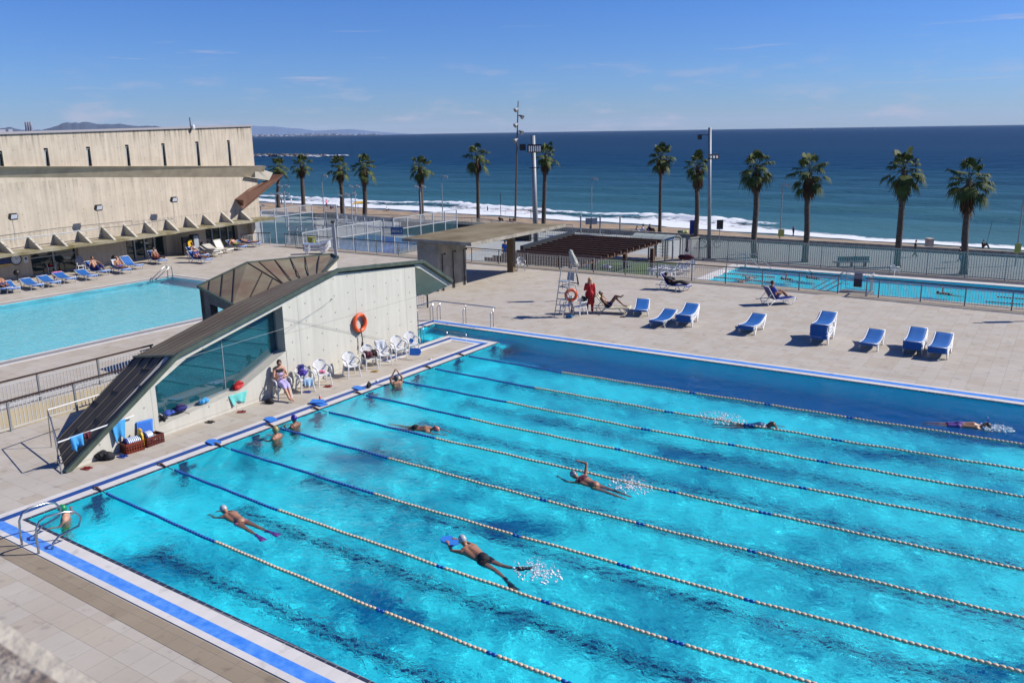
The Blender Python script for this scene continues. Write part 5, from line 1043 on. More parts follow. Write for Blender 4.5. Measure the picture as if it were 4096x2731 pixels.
for j, R_ in enumerate(RP):
    pts = [G(x, y, .0) for x, y in R_]; d = (pts[-1]-pts[-2]).normalized(); pts.append(pts[-1]+d*(max(.1, (24.6-pts[-1].x)/max(.3, d.x))))
    blue_end = pts[1].x; O = pts[0].copy(); t_ = thing('lane_rope', rl_[j]+' of floats, blue near the wall and cream beyond', 'lane rope', O, 0, 'floating lane ropes across the main pool')
    segs = [(pts[i+1]-pts[i]).length for i in range(len(pts)-1)]; Ltot = sum(segs); step = .105; cum = [0]
    for s_ in segs: cum.append(cum[-1]+s_)
    def at_(s_):
        k = max(0, min(len(segs)-1, int(np.searchsorted(cum, s_, side='right'))-1)); return lin(pts[k], pts[k+1], (s_-cum[k])/segs[k])
    marks = [p.x for p in pts[2:5]] if j not in (4,) else [pts[3].x, pts[4].x]
    s_ = .12; M3 = None; prev = None
    while s_ < Ltot:
        p = at_(s_); q = at_(min(Ltot, s_+.05)); dd = (q-p).normalized(); isb = p.x < blue_end or p.x > 20.3 or any(abs(p.x-m) < .12 for m in marks)
        if isb != prev:
            if M3: M3.build('blue_float_run' if prev else 'cream_float_run', M_['fblue' if prev else 'fwhite'], t_, True, rel=O)
            M3, prev = MB(), isb
        z = .012+.006*math.sin(p.x*2.3+j)+.004*math.sin(p.x*5.1); r_ = .037; c = Vector((p.x, p.y+.010*math.sin(p.x*.8+j*2), z))
        M3.tube([c-dd*.053, c-dd*.028, c+dd*.028, c+dd*.053], [r_*.45, r_, r_, r_*.45], 8); s_ += step
    M3.build('blue_float_run' if prev else 'cream_float_run', M_['fblue' if prev else 'fwhite'], t_, True, rel=O)
    mb = MB(); e_ = pts[0]; mb.tube([e_, Vector((SL-.02, e_.y+.01, .03)), Vector((SL-.42, e_.y+.03, .04))], .012, 5); mb.build('wire', M_['cordw'], t_, rel=O)
    mb = MB(); mb.tube([Vector((SL+.02, e_.y, .02)), Vector((SL-.22, e_.y+.02, .05)), Vector((SL-.34, e_.y+.02, .05))], [.02, .035, .02], 6); mb.build('hook', M_['rust'], t_, rel=O)
M_['fred'] = mat('red_float', (.45, .03, .02), .5)
for j, (a, b_, lab) in enumerate(((('c4', 1380, 1000), ('c4', 2352, 1078), 'farther red lane rope in the lower pool'), (('c4', 1200, 1070), ('c4', 2300, 1170), 'middle red lane rope in the lower pool'), (('c4', 1030, 1142), ('c4', 2352, 1255), 'nearest red lane rope in the lower pool'), (('t3', 10, 1418), ('t3', 490, 1460), 'red rope along the far edge of the lower pool'), (('m3', 2120, 400), ('m3', 2352, 418), 'red rope at the right-hand end of the lower pool, farther one'), (('m3', 2020, 440), ('m3', 2352, 466), 'red rope at the right-hand end of the lower pool, nearer one'))):
    a, b_ = GQ(*a, ZL+.03), GQ(*b_, ZL+.03); t_ = thing('red_lane_rope', lab, 'lane rope', a, 0, 'red lane ropes of the lower pool'); mb = MB(); n_ = int((b_-a).length/.16)
    for k in range(n_): p = lin(a, b_, (k+.5)/n_); d = (b_-a).normalized(); mb.tube([p-d*.06, p, p+d*.06], [.03, .06, .03], 6)
    mb.build('float_row', M_['fred'], t_, rel=a); mb = MB(); mb.tube([a, b_], .012, 4); mb.build('wire', M_['cordw'], t_, rel=a)
# ------------------------------------------------------------------ ladders and handrails of steel tube
def arc(c, r, a0, a1, ax, ay, n=8): return [c+ax*r*math.cos(a0+(a1-a0)*i/n)+ay*r*math.sin(a0+(a1-a0)*i/n) for i in range(n+1)]
Zv = Vector((0, 0, 1))
O = GQ('b0', 245, 808); t_ = thing('pool_ladder', 'pair of looping stainless handrails at the near left corner of the main pool', 'handrail', O)
for a, b_ in ((GQ('b0', 245, 808), GQ('b0', 328, 780)), (GQ('b0', 140, 755), GQ('b0', 217, 725))):
    dr = (b_-a).normalized(); f_ = Vector((.30, .06, 0)); hgt = .78; out = dr*.62
    pts = [a, a+Zv*.30, a+Zv*.58+dr*.02, a+Zv*.72+dr*.10, a+Zv*hgt+dr*.24, a+Zv*(hgt-.02)+dr*.62, a+Zv*(hgt-.09)+dr*.82, a+Zv*.52+dr*.93, a+Zv*.34+dr*.86, b_+Zv*.26+dr*.18, b_+Zv*.14+dr*.03, b_]
    mb = MB(); mb.tube(pts, .024, 10); mb.build('loop_rail', M_['steel'], t_, True, rel=O)
O = GQ('e2', 1100, 275); t_ = thing('ramp_handrail', 'stainless handrail with paired posts along the sloping entry channel', 'handrail', O); ch = Vector((1, 0, 0))
tops = [(900, 82), (1140, 10), (1955, 103)]; base = [GQ('e2', x, y) for x, y in ((905, 290), (1080, 272), (1175, 272), (1528, 322), (1890, 372))]
hz = .88; tp_ = [GQ('e2', x, y, hz) for x, y in tops]; mb = MB(); mb.tube(tp_, .025, 8); mb.build('top_rail', M_['steel'], t_, True, rel=O)
for i, (x, y) in enumerate(((1118, 275), (1215, 262), (1560, 312), (1928, 360))):
    b_ = GQ('e2', x, y); o2 = GQ('e2', (1080, 1175, 1522, 1890)[i], (272, 275, 322, 372)[i]); mb = MB(); mb.tube([b_, b_+Zv*hz], .018, 6); mb.tube([o2, o2+Zv*(hz-.25), lin(o2, b_, .5)+Zv*(hz-.19), b_+Zv*(hz-.22)], .018, 6); mb.build('post_pair', M_['steel'], t_, True, rel=O)
pA_, pB_, pC_ = GQ('e2', 910, 332, .35), GQ('e2', 1300, 415, .18), GQ('e2', 1558, 455, .16); mb = MB(); mb.tube([pA_, pB_, pC_, pC_-Zv*.3], .024, 8); mb.tube([pB_, pB_-Zv*.5], .02, 6); mb.tube([GQ('e2', 1330, 440, .05), GQ('e2', 1550, 490, .05)], .02, 6); mb.build('low_rail', M_['steel'], t_, True, rel=O)
for x, y0_, y1_ in ((926, 130, 580), (990, 380, 575)):
    b_ = GQ('e2', x, y1_); z_ = HT(*Q('e2', x, y0_), b_); mb = MB(); mb.tube([b_, b_+Zv*z_, b_+Zv*(z_-.02)+Vector((-.18, .06, 0)), b_+Vector((-.2, .06, .0))], .02, 6); mb.build('post_pair', M_['steel'], t_, True, rel=O)
# left pool ladder
O = GQ('d3', 680, 1010); t_ = thing('corner_ladder', 'stainless ladder with two tall hoops at the corner of the left pool', 'ladder', O)
for x0_, x1_, xt, yt in ((430, 675, 625, 812), (500, 748, 700, 822)):
    a = GQ('d3', x1_, 1015); hh_ = HT(*Q('d3', xt+40, yt+20), a); b_ = GQ('d3', x0_, 1070); tp1 = a+Zv*(hh_-.06); tp2 = lin(a, b_, .12)+Zv*hh_
    mb = MB(); mb.tube([a, tp1-Zv*.15, tp1+(b_-a)*.03+Zv*.04, tp2, tp2+(b_-a)*.10-Zv*.08, b_+Zv*.12, b_+(a-b_)*.02, b_-Zv*.5], .028, 8); mb.build('hoop_rail', M_['steel'], t_, True, rel=O)
for k in range(4):
    a, b_ = lin(GQ('d3', 430, 1080), GQ('d3', 620, 1015), k/3), lin(GQ('d3', 500, 1090), GQ('d3', 690, 1020), k/3); mb = MB(); mb.bar(a-Zv*(.05+.0*k), b_-Zv*.05, .12, .03); mb.build('step', M_['steel'], t_, rel=O)
# lower-pool steps and starting posts
O = GQ('c4', 1440, 870, ZL); t_ = thing('lower_pool_ladder', 'pale handrails of the steps at the left end of the lower pool', 'ladder', O)
for dx_ in (0, .8):
    mb = MB(); p = O+Vector((dx_, .3*dx_, 0)); mb.tube([p, p+Zv*.85, p+Zv*.95+Vector((.3, 0, 0)), p+Zv*1.1+Vector((1.3, .2, 0)), p+Zv*.9+Vector((1.9, -.2, 0)), p+Vector((3.4, -1.1, 0))], .03, 6); mb.build('rail', M_['galvpale'], t_, True, rel=O)
mb = MB(); mb.tube([O+Vector((1.5, .2, 0)), O+Vector((1.5, .2, 1.35))], .06, 8); mb.build('post', M_['galvpale'], t_, rel=O)
# ------------------------------------------------------------------ monobloc chair
def make_chair(label, loc, rz, group, m='white'):
    t_ = thing('plastic_chair', label, 'chair', loc, rz, group); W_ = M_[m]
    z = lambda x, y: .425-.02*math.cos(x*5)*math.cos(y*4)+(.0 if x < .12 else -(x-.12)*.15)
    mb = MB(); sheet(mb, [[(-.22+.44*i/8, -.23+.46*k/8, z(-.22+.44*i/8, -.23+.46*k/8)) for k in range(9)] for i in range(9)], (0, 0, -.02))
    mb.build('seat', W_, t_, False)
    mb = MB(); NR, NC = 14, 12
    def bp(u, v):    # u across -1..1, v up 0..1
        wd = .20+.055*math.sin(math.pi*min(1, v*1.05)); zz_ = .44+.42*v; top_ = 1 if v < .72 else math.sqrt(max(0, 1-((v-.72)/.30)**2)); return Vector((-.20-.12*v+.05*(u*u)*.9, u*wd*top_, zz_))
    for r in range(NR):
        for c in range(NC):
            u0, u1, v0, v1 = -1+2*c/NC, -1+2*(c+1)/NC, r/NR, (r+1)/NR; uc, vc = abs((u0+u1)/2), (v0+v1)/2
            slot = (1 < c < NC-2) and c not in (5, 6) and 2 < r < NR-2 and (r+int((5.5-abs(c-5.5))*0)) % 2 == 0
            if slot: continue
            a, b_, d, e = bp(u0, v0), bp(u1, v0), bp(u1, v1), bp(u0, v1); mb.slab([a, b_, d, e], (-.018, 0, 0))
    mb.build('backrest', W_, t_)
    for s in (-1, 1):
        mb = MB(); mb.tube([(-.27, s*.20, .62), (-.20, s*.255, .655), (-.02, s*.275, .645), (.17, s*.27, .635), (.215, s*.262, .60), (.235, s*.262, .44)], [.020, .026, .03, .03, .026, .024], 6); mb.build('armrest', W_, t_, True)
        for (xa_, xb_) in ((.20, .25), (-.20, -.27)):
            mb = MB(); mb.slab([(xa_-.035, s*.20-.02, .43), (xa_+.035, s*.20-.02, .43), (xb_+.018, s*.25-.016, 0), (xb_-.018, s*.25-.016, 0)], (0, .035, 0)); mb.build('leg', W_, t_)
    return t_
GC = 'white plastic chairs along the pavilion wall'; ZX = GQ
chairs = []
def chairspot(n, pts, z=0): # four feet or two front feet in picture
    P_ = [GQ(n, x, y, z) for x, y in pts]; return sum(P_, Vector())/len(P_)
c0_ = chairspot('m1', ((262, 1300), (355, 1265), (215, 1240)))
first = make_chair('white plastic chair in which the woman with the lilac towel sits', c0_+Vector((-.1, .1, 0)), -.35, GC)
def ch_(n, pts, rz, lab, grp=GC, z=0): return dup(first, chairspot(n, pts, z), rz, lab, grp)
ch_('m1', ((400, 1210), (470, 1240), (548, 1205), (480, 1160)), -.35, 'white plastic chair loaded with a purple bag, a dark towel and a blue flowered cloth')
ch_('m1', ((550, 1150), (612, 1182), (695, 1150), (640, 1110)), -.38, 'white plastic chair with a small pink cloth on its seat')
ch_('m1', ((805, 1080), (873, 1105), (938, 1078), (872, 1040)), -.38, 'empty white plastic chair below the left side of the orange lifebuoy')
ch_('m1', ((955, 1010), (1005, 1040), (1095, 1015), (1045, 975)), -.42, 'white plastic chair hung with a maroon striped bag')
ch_('m1', ((1100, 975), (1155, 1005), (1185, 975), (1140, 945)), -.5, 'pale mint-backed plastic chair behind the maroon bag')
ch_('m1', ((1212, 925), (1268, 950), (1337, 925), (1285, 892)), -.42, 'empty white plastic chair, second from the pavilion corner')
ch_('m1', ((1330, 880), (1380, 915), (1445, 890), (1395, 855)), -.45, 'white plastic chair nearest the pavilion corner, with blue float and kickboard')
GL_ = 'white plastic chairs about the deck'
ch_('m2', ((520, 545), (555, 570), (625, 545), (560, 520)), -2.3, 'white plastic chair standing behind the lifeguard ladder', GL_)
ch_('m2', ((628, 555), (708, 572), (735, 545), (668, 540)), -1.9, 'white plastic chair draped in black, beside the guard in red', GL_)
ch_('c1', ((1825, 905), (1905, 940), (1970, 920), (1880, 890)), -.9, 'white plastic chair beside the brown canopy post', GL_)
ch_('t3', ((1205, 1490), (1250, 1505), (1265, 1490)), 1.0, 'lone white plastic chair at the far edge of the lower pool', GL_, ZL)
ch_('t0', ((2110, 1190), (2160, 1200)), -.9, 'white plastic chair in the shade at the end of the pool hall', GL_)
ch_('d2', ((760, 950), (860, 960)), -.2, 'white plastic chair holding red clothes, behind the pink-towel lounger', GL_)
ch_('d2', ((1210, 920), (1340, 930)), -.2, 'white plastic chair with a round grey cover, by the hall glazing', GL_)
for i, (x, y) in enumerate(((15, 1045), (80, 1040), (135, 1020), (215, 1030), (270, 1025), (330, 1040), (395, 1050))):
    dup(first, GQ('c4', x, y+28, ZL), -2.2+.05*i, ['leftmost', 'second', 'third', 'fourth', 'fifth', 'sixth', 'rightmost'][i]+' of the row of white chairs packed together on the lower terrace', 'packed row of white chairs on the lower terrace')
for i, (x, y) in enumerate(((560, 1010), (620, 1025), (690, 1000), (790, 960))):
    dup(first, GQ('c4', x, y, ZL), -1.2, ['left', 'second', 'third', 'right'][i]+' chair of the group by the folded parasol on the lower terrace', 'white chairs by the lower parasol')
# ------------------------------------------------------------------ sun loungers
def lounger(label, loc, rz, group, back=0, sling='sling', frame='white', name='sun_lounger', arms=False):
    """x runs from foot (0) to head (1.9); back = raised angle of the head part in degrees"""
    t_ = thing(name, label, 'sun lounger', loc, rz, group); hx, hz = 1.12, .285
    if back: hd_ = (hx+.78*math.cos(R(back)), hz+.78*math.sin(R(back)))
    prof = [(0, .335), (.10, .34), (.45, .30), (.80, .27), (hx, hz)] + ([(hx+.78*math.cos(R(back))*u, hz+.78*math.sin(R(back))*u) for u in (.5, 1)] if back else [(1.45, .36), (1.75, .46), (1.92, .505)])
    mb = MB(); 
    for s in (-1, 1): mb.tube([(x, s*.32, z) for x, z in prof], .024, 7)
    mb.tube([(.0, -.32, .335), (0, .32, .335)], .024, 7); x, z = prof[-1]; mb.tube([(x, -.32, z), (x, .32, z)], .024, 7); mb.build('frame', M_[frame], t_, True)
    mb = MB()
    xs_ = [p[0] for p in prof]; dn_ = []
    for i in range(len(prof)-1):
        (a, c), (b_, d) = prof[i], prof[i+1]; dn_ += [(a+(b_-a)*k/3, c+(d-c)*k/3) for k in range(3)]
    dn_.append(prof[-1]); dn_ = [(-.034, .262), (-.032, .325)]+dn_; sheet(mb, [[(x, -.335+.67*k/6, z+(.024 if 0 < k < 6 else .0)-.018*(1-((k-3)/3)**2)) for k in range(7)] for x, z in dn_], (0, 0, -.008))
    mb.build('sling', M_[sling], t_, True)
    for s in (-1, 1):
        mb = MB(); mb.tube([(.03, s*.32, .33), (.20, s*.335, .012), (.26, s*.335, .012), (.50, s*.32, .295)], .021, 7); mb.build('leg', M_[frame], t_, True)
        xh = 1.88 if not back else 1.62; zh = .50 if not back else .30
        mb = MB(); mb.tube([(1.12, s*.32, .285), (1.42, s*.335, .012), (1.48, s*.335, .012), (xh, s*.32, zh)], .021, 7); mb.build('leg', M_[frame], t_, True)
        if back:
            mb = MB(); mb.tube([(hx, s*.32, hz), (1.85, s*.32, .27)], .022, 7); x, z = prof[-2]; mb.tube([(x, s*.30, z), (1.62, s*.31, .27)], .015, 6); mb.build('back_strut', M_[frame], t_, True)
        if arms: mb = MB(); mb.tube([(.75, s*.33, .30), (.80, s*.34, .50), (1.35, s*.34, .54)], .02, 6); mb.build('armrest', M_[frame], t_, True)
    return t_
def place2(n, foot, head, z=0):
    """foot end ground point and head end ground point in the picture -> location, heading"""
    a, b_ = GQ(n, *foot, z), GQ(n, *head, z); d = b_-a; return a, math.atan2(d.y, d.x)
GD = 'blue sun loungers on the main deck'
lg0 = None
def put(label, n, foot, head, grp=GD, z=0, zadd=0, **k):
    loc, rz = place2(n, foot, head, z); loc = loc+Vector((0, 0, zadd)); return lounger(label, loc, rz, grp, **k)
def stack(n, foot, head, cnt, labs, pitch=.074, grp=GD, jit=.02):
    base, rz = place2(n, foot, head); L0 = lounger(labs(0), base, rz, grp)
    for k in range(1, cnt): dup(L0, base+Vector((rnd.uniform(-jit, jit), rnd.uniform(-jit, jit), pitch*k)), rz+rnd.uniform(-.012, .012), labs(k), grp)
ordn = ['lowest', 'second from below', 'third from below', 'fourth from below', 'fifth from below', 'sixth from below', 'seventh from below', 'topmost']
def labs_(c, where):
    def f(k): return (ordn[k] if k < c-1 else 'topmost')+' lounger of the '+where
    return f
stack('m3', (590, 812), (670, 720), 8, labs_(8, 'tall stack of eight blue loungers'))
put('single blue lounger between the tall stack and the paired stacks', 'm3', (1012, 868), (1100, 760))
stack('m3', (1390, 905), (1455, 785), 4, labs_(4, 'left one of the paired blue stacks'))
stack('m3', (1605, 938), (1680, 805), 3, labs_(3, 'right-hand stack of three, rightmost of the paired blue stacks'))
put('lone low blue lounger left of the tall stack, lower of its pair', 'm3', (-30, 728), (100, 640)); put('blue lounger stacked on top of its twin, left of the tall stack', 'm3', (-30, 728), (100, 640), zadd=.074)
stack('m2', (1568, 662), (1670, 560), 4, labs_(4, 'stack of four in front of the sunbathing man'))
put('blue lounger lying slanted against the stack of four', 'm2', (1335, 668), (1520, 560))
put('blue lounger at the feet of the sunbathing man', 'm2', (1200, 572), (1225, 490))
put('navy lounger with raised back carrying the person in black', 'm2', (1610, 355), (1345, 325), back=52, sling='slingdark')
put('blue lounger with raised back and a seated bather, near the far railing', 'm3', (370, 455), (205, 465), back=58, sling='slingdark')
lounger('beige lounger with raised back carrying the sunbathing man in trunks', *place2('m2', (1120, 548), (890, 530)), 'odd loungers', back=48, sling='cream' if 'cream' in M_ else 'sling', frame='beigeframe' if 'beigeframe' in M_ else 'white') if False else None
M_['cream'] = mat('cream_sling', (.60, .55, .36), .7, vary=.15, scale=12); M_['beigef'] = mat('beige_frame', (.60, .56, .46), .5); M_['ivory'] = mat('ivory_plastic', (.68, .64, .55), .5)
put('beige lounger with raised back carrying the sunbathing man in trunks', 'm2', (1110, 545), (890, 535), grp=None, back=52, sling='cream', frame='beigef')
GH = 'blue loungers along the pool hall'
HL = [((120, 1270), (-90, 1180), 0, 'leftmost blue lounger at the hall, cut by the left edge, with legs of a bather'), ((235, 1270), (60, 1190), 0, 'second blue lounger from the left edge, along the hall'), ((610, 1215), (345, 1150), 0, 'third blue lounger along the hall, standing slightly apart'), ((880, 1170), (625, 1110), 0, 'blue lounger just left of the pink towel'),
      ((1120, 1110), (850, 1050), 0, 'blue lounger with the pink towel at its head'), ((1460, 1065), (1200, 1005), 0, 'empty blue lounger right of the pink towel'), ((1660, 990), (1400, 960), 45, 'blue lounger with the seated young man in dark trousers'), ((1990, 965), (1740, 905), 0, 'empty blue lounger left of the reclining bald man')]
for f_, h_, bk_, lab in HL: put(lab, 'd2', f_, h_, grp=GH, back=bk_)
put('blue lounger under the reclining bald man with the white towel', 'd2', (2190, 895), (1850, 850), grp=GH, back=40)
put('blue lounger with the man in red trunks, by the glazed door', 'd3', (600, 815), (340, 760), grp=GH, back=45)
put('blue lounger with white rails in front, under the bather with the white cap', 'd3', (1320, 800), (900, 770), grp=GH, back=42)
put('blue lounger behind it, under the bather with blue shoes', 'd3', (1270, 730), (930, 700), grp=GH, back=42)
put('blue lounger with a green towel and a lying bather, right of the ivory lounger', 'd3', (1870, 590), (1560, 560), grp=GH, back=30)
put('blue lounger at the end of the hall with a lying bather', 'd3', (2110, 540), (1800, 535), grp=GH)
put('ivory lounger with upright back, on the right of the ivory pile', 'd3', (1650, 640), (1370, 610), grp='ivory loungers by the hall', back=58, sling='ivory', frame='ivory')
for k in range(4):
    a, rz = place2('d3', (1470, 700), (1200, 660)); lounger(['lowest', 'second from below', 'third from below', 'topmost'][k]+' ivory lounger of the untidy ivory pile', a+Vector((rnd.uniform(-.1, .1), rnd.uniform(-.1, .1), .10*k)), rz+rnd.uniform(-.12, .12), 'ivory loungers by the hall', sling='ivory', frame='ivory')
a, rz = place2('c2', (1740, 225), (2030, 215)); 
for k in range(8):
    lb = (ordn[k])+' lounger of the stack behind the pavilion roof'
    if k == 0: s0 = lounger(lb, a, rz, GD)
    else: dup(s0, a+Vector((rnd.uniform(-.02, .02), rnd.uniform(-.02, .02), .065*k)), rz, lb, GD)
# ------------------------------------------------------------------ lifeguard chair, buoys, parasols
O = GQ('m2', 505, 575); bL, bR = GQ('m2', 465, 570), GQ('m2', 545, 580); bk_ = Vector((.35, .85, 0)); t_ = thing('lifeguard_chair', 'tall steel lifeguard ladder chair with a grey seat, beside the guard in red', 'lifeguard chair', O)
tz = HT(*Q('m2', 515, 168), bL); 
fr_ = [(bL, bL+bk_*.45+Zv*tz), (bR, bR+bk_*.45+Zv*tz)]; br_ = [(bL+bk_*1.35, bL+bk_*.75+Zv*1.5), (bR+bk_*1.35, bR+bk_*.75+Zv*1.5)]
for a, b_ in fr_: mb = MB(); mb.tube([a, b_, b_+bk_*.12+Zv*.06, b_+bk_*.45+Zv*.02], .022, 7); mb.build('front_leg', M_['galvpale'], t_, True, rel=O)
for a, b_ in br_: mb = MB(); mb.tube([a, b_], .022, 7); mb.build('rear_leg', M_['galvpale'], t_, True, rel=O)
for k in range(6):
    u = (.13+.125*k); a, b_ = lin(*fr_[0], u), lin(*fr_[1], u); mb = MB(); mb.bar(a+bk_*.05, b_+bk_*.05, .16 if k < 5 else .5, .03); mb.build('step', M_['galvpale'], t_, rel=O)
sc_ = lin(lin(*fr_[0], .72), lin(*fr_[1], .72), .5)+bk_*.28; mb = MB(); ax_ = (bR-bL).normalized(); by = Vector((-ax_.y, ax_.x, 0))
mb.slab([sc_-ax_*.21-by*.2+Zv*.05, sc_+ax_*.21-by*.2+Zv*.05, sc_+ax_*.21+by*.2, sc_-ax_*.21+by*.2], (0, 0, .03)); mb.slab([sc_-ax_*.20+by*.2, sc_+ax_*.20+by*.2, sc_+ax_*.18+by*.27+Zv*.42, sc_-ax_*.18+by*.27+Zv*.42], by*.025); mb.build('seat', mat('grey_seat_shell', (.50, .50, .48), .5), t_, rel=O)
mb = MB(); mb.tube([sc_-ax_*.2-by*.2, sc_-ax_*.2-by*.2-Zv*.32], .015, 6); mb.tube([sc_+ax_*.2-by*.2, sc_+ax_*.2-by*.2-Zv*.32], .015, 6); mb.tube([br_[0][1], br_[1][1]], .018, 6); mb.tube([lin(*fr_[0], .62), br_[0][1]], .018, 6); mb.tube([lin(*fr_[1], .62), br_[1][1]], .018, 6); mb.build('brace', M_['galvpale'], t_, rel=O)
b_ = GQ('m2', 668, 420); D = (b_-CAM).xy.length; tpp = AT(*Q('m2', 600, 0), D-.3); mid = AT(*Q('m2', 645, 140), D-.3); lo = AT(*Q('m2', 668, 290), D-.3)
t_ = thing('folded_parasol', 'closed pale parasol strapped leaning to the lifeguard chair', 'parasol', lo); mb = MB(); mb.tube([lo-Zv*.1, mid, tpp], .022, 7); mb.build('pole', M_['galv'], t_, rel=lo)
mb = MB(); mb.tube([tpp+(tpp-mid).normalized()*.02, lin(tpp, mid, .10), lin(tpp, mid, .13), lin(tpp, mid, .45), lin(tpp, mid, .85), lin(tpp, mid, 1.0)], [.03, .13, .10, .15, .20, .10], 12)
for i in range(9): a_ = i*.7; o_ = Vector((math.cos(a_), math.sin(a_), 0)); mb.tube([lin(tpp, mid, .14)+o_*.08, lin(tpp, mid, .5)+o_*.15, lin(tpp, mid, .97)+o_*.17], [.02, .035, .03], 5)
mb.build('canopy', mat('pale_canvas', (.52, .52, .45), .8, vary=.15, scale=5), t_, rel=lo)
mb = MB(); mb.bar(AT(*Q('m2', 595, 275), D-.5), AT(*Q('m2', 672, 288), D-.3), .05, .05); mb.bar(AT(*Q('m2', 655, 205), D-.3), AT(*Q('m2', 672, 295), D-.3), .06, .06); mb.build('strap', M_['black'], t_, rel=lo)
p = GQ('c4', 690, 760, ZL); t_ = thing('folded_parasol', 'closed purple-grey parasol on the lower terrace', 'parasol', p); hh_ = HT(*Q('c4', 690, 350), p)-ZL; mb = MB(); mb.tube([(0, 0, 0), (0, 0, hh_)], .03, 6); mb.build('pole', M_['galv'], t_); mb = MB(); mb.tube([(0, 0, hh_), (0, 0, hh_-.2), (0, 0, hh_-.8), (0, 0, hh_-1.0), (0, 0, hh_-1.15)], [.03, .12, .1, .17, .1], 9); mb.build('canopy', mat('purple_grey_canvas', (.10, .07, .12), .8), t_)
def buoy(label, c, nr, Rr=.30, r=.075, grp='orange lifebuoys'):
    nr = nr.normalized(); t_ = thing('lifebuoy', label, 'lifebuoy', c, math.atan2(nr.y, nr.x), grp); mb = MB(); mb.tube([(0, Rr*math.cos(a), Rr*math.sin(a)) for a in [k*math.pi/16 for k in range(32)]], r, 12, closed=True); mb.build('ring', M_['orange'], t_, True)
    mb = MB(); mb.tube([(.03+.06*abs(math.sin(2*a)), (Rr+.05*abs(math.cos(2*a)))*math.cos(a), (Rr+.05*abs(math.cos(2*a)))*math.sin(a)) for a in [k*math.pi/16+.1 for k in range(5, 12)]], .012, 5, ); mb.tube([(.085, (Rr-.02)*math.cos(a), (Rr+.02)*math.sin(a)) for a in [.3+k*.15 for k in range(6)]], .012, 5); mb.build('grab_line', mat('pale_cord', (.6, .35, .28), .8) if 'pale_cord' not in bpy.data.materials else bpy.data.materials['pale_cord'], t_)
    mb = MB(); mb.tube([(0, -.05, -Rr-r), (.0, -.05, -Rr+r)], [.085, .085], 6); mb.tube([(.04, 0, -Rr-.05), (.05, .03, -Rr-.35), (.04, -.04, -Rr-.6), (.05, .05, -Rr-.45), (.05, .0, -Rr-.75)], .022, 5); mb.build('hanging_rope', M_['cordw'], t_)
    return t_
buoy('orange lifebuoy hanging on the pavilion wall above the chairs', onF('m1', 923, 620)+nrm*.10, nrm, Rr=.31)
D = (GQ('m2', 600, 560)-CAM).xy.length-.3; cc = AT(*Q('m2', 608, 385), D); bo = buoy('orange lifebuoy hanging on the lifeguard ladder chair', cc, Vector((.8, -.9, 0)), Rr=.25)
tw = thing('wall_wire', 'thin wires strung across the pavilion wall', 'wire', onF('m1', 690, 420)); wo = onF('m1', 690, 420)
mb = MB(); mb.tube([onF('m1', 690, 422)+nrm*.06, onF('m1', 300, 700)+nrm*.06], .006, 4); mb.tube([onF('m1', 270, 580)+nrm*.05, onF('m1', 1170, 770)+nrm*.05], .006, 4); mb.tube([onF('m1', 640, 470)+nrm*.05, onF('m1', 330, 655)+nrm*.05, onF('m0', 1480, 945)+nrm*.12], .005, 4); mb.build('strand', M_['galv'], tw, rel=wo); mb = MB(); mb.ball(onF('m1', 692, 420)+nrm*.04, .03, 6, 4); mb.build('anchor', M_['steel'], tw, rel=wo)
# ------------------------------------------------------------------ kickboards, crates, towels, bags, sandals
def board(label, n, x, y, rz, ln=.46, w_=.29, z=.02, m='bluefoam', tilt=0, loc=None):
    loc = loc if loc is not None else GQ(n, x, y, z); t_ = thing('kickboard', label, 'kickboard', loc, rz, 'foam kickboards'); pl = [(-ln/2, -w_/2), (ln*.28, -w_/2), (ln*.42, -w_*.36), (ln/2, -w_*.12), (ln/2, w_*.12), (ln*.42, w_*.36), (ln*.28, w_/2), (-ln/2, w_/2)]
    mb = MB(); mb.prism(pl, .006, .036); o_ = mb.build('board', M_[m], t_); mb = MB(); mb.prism([(a*1.005, b_*1.005) for a, b_ in pl], -.004, .006); mb.build('underside', M_['slingdark'], t_)
    if tilt: t_.rotation_euler = (tilt, 0, rz)
    return t_
board('blue kickboard on the gutter edge near the black ball-shaped cap', 'm1', 925, 1182, .05+2.9)
board('lower blue kickboard on the gutter by the pink bottle', 'm1', 598, 1318, .1+2.9); board('upper blue kickboard lying crosswise by the pink bottle', 'm1', 580, 1298, .5, z=.07, tilt=.1)
board('blue kickboard on the gutter next to the purple-capped swimmer', 'm1', 175, 1450, 2.9); board('blue kickboard on the gutter left of the gold-capped swimmer', 'b0', 1335, 108, 2.95)
bd = board('blue kickboard leaning under the chair at the pavilion corner', 'm1', 1415, 870, .4, z=.30, tilt=1.15)
def crate(label, a, b_, dpt, h, m):   # a,b_: front bottom corners on the ground, dpt into the wall
    d = (b_-a); w_ = d.length; rz = math.atan2(d.y, d.x); t_ = thing('plastic_crate', label, 'crate', a, rz, 'crates of kickboards'); mb = MB()
    for (x0_, y0_, x1_, y1_) in ((0, 0, w_, 0), (0, dpt, w_, dpt), (0, 0, 0, dpt), (w_, 0, w_, dpt)):
        nn_ = 7 if x0_ != x1_ else 5
        for z in (.02, h*.25, h*.5, h*.72, h*.9): mb.bar((x0_, y0_, z), (x1_, y1_, z), .018, .022)
        for k in range(nn_+1): u = k/nn_; mb.bar((x0_+(x1_-x0_)*u, y0_+(y1_-y0_)*u, 0), (x0_+(x1_-x0_)*u, y0_+(y1_-y0_)*u, h), .022, .022)
        mb.bar((x0_, y0_, h-.03), (x1_, y1_, h-.03), .03, .06)
    mb.box((w_/2, dpt/2, .01), (w_, dpt, .015)); mb.build('lattice_body', M_[m], t_); return t_, w_, rz
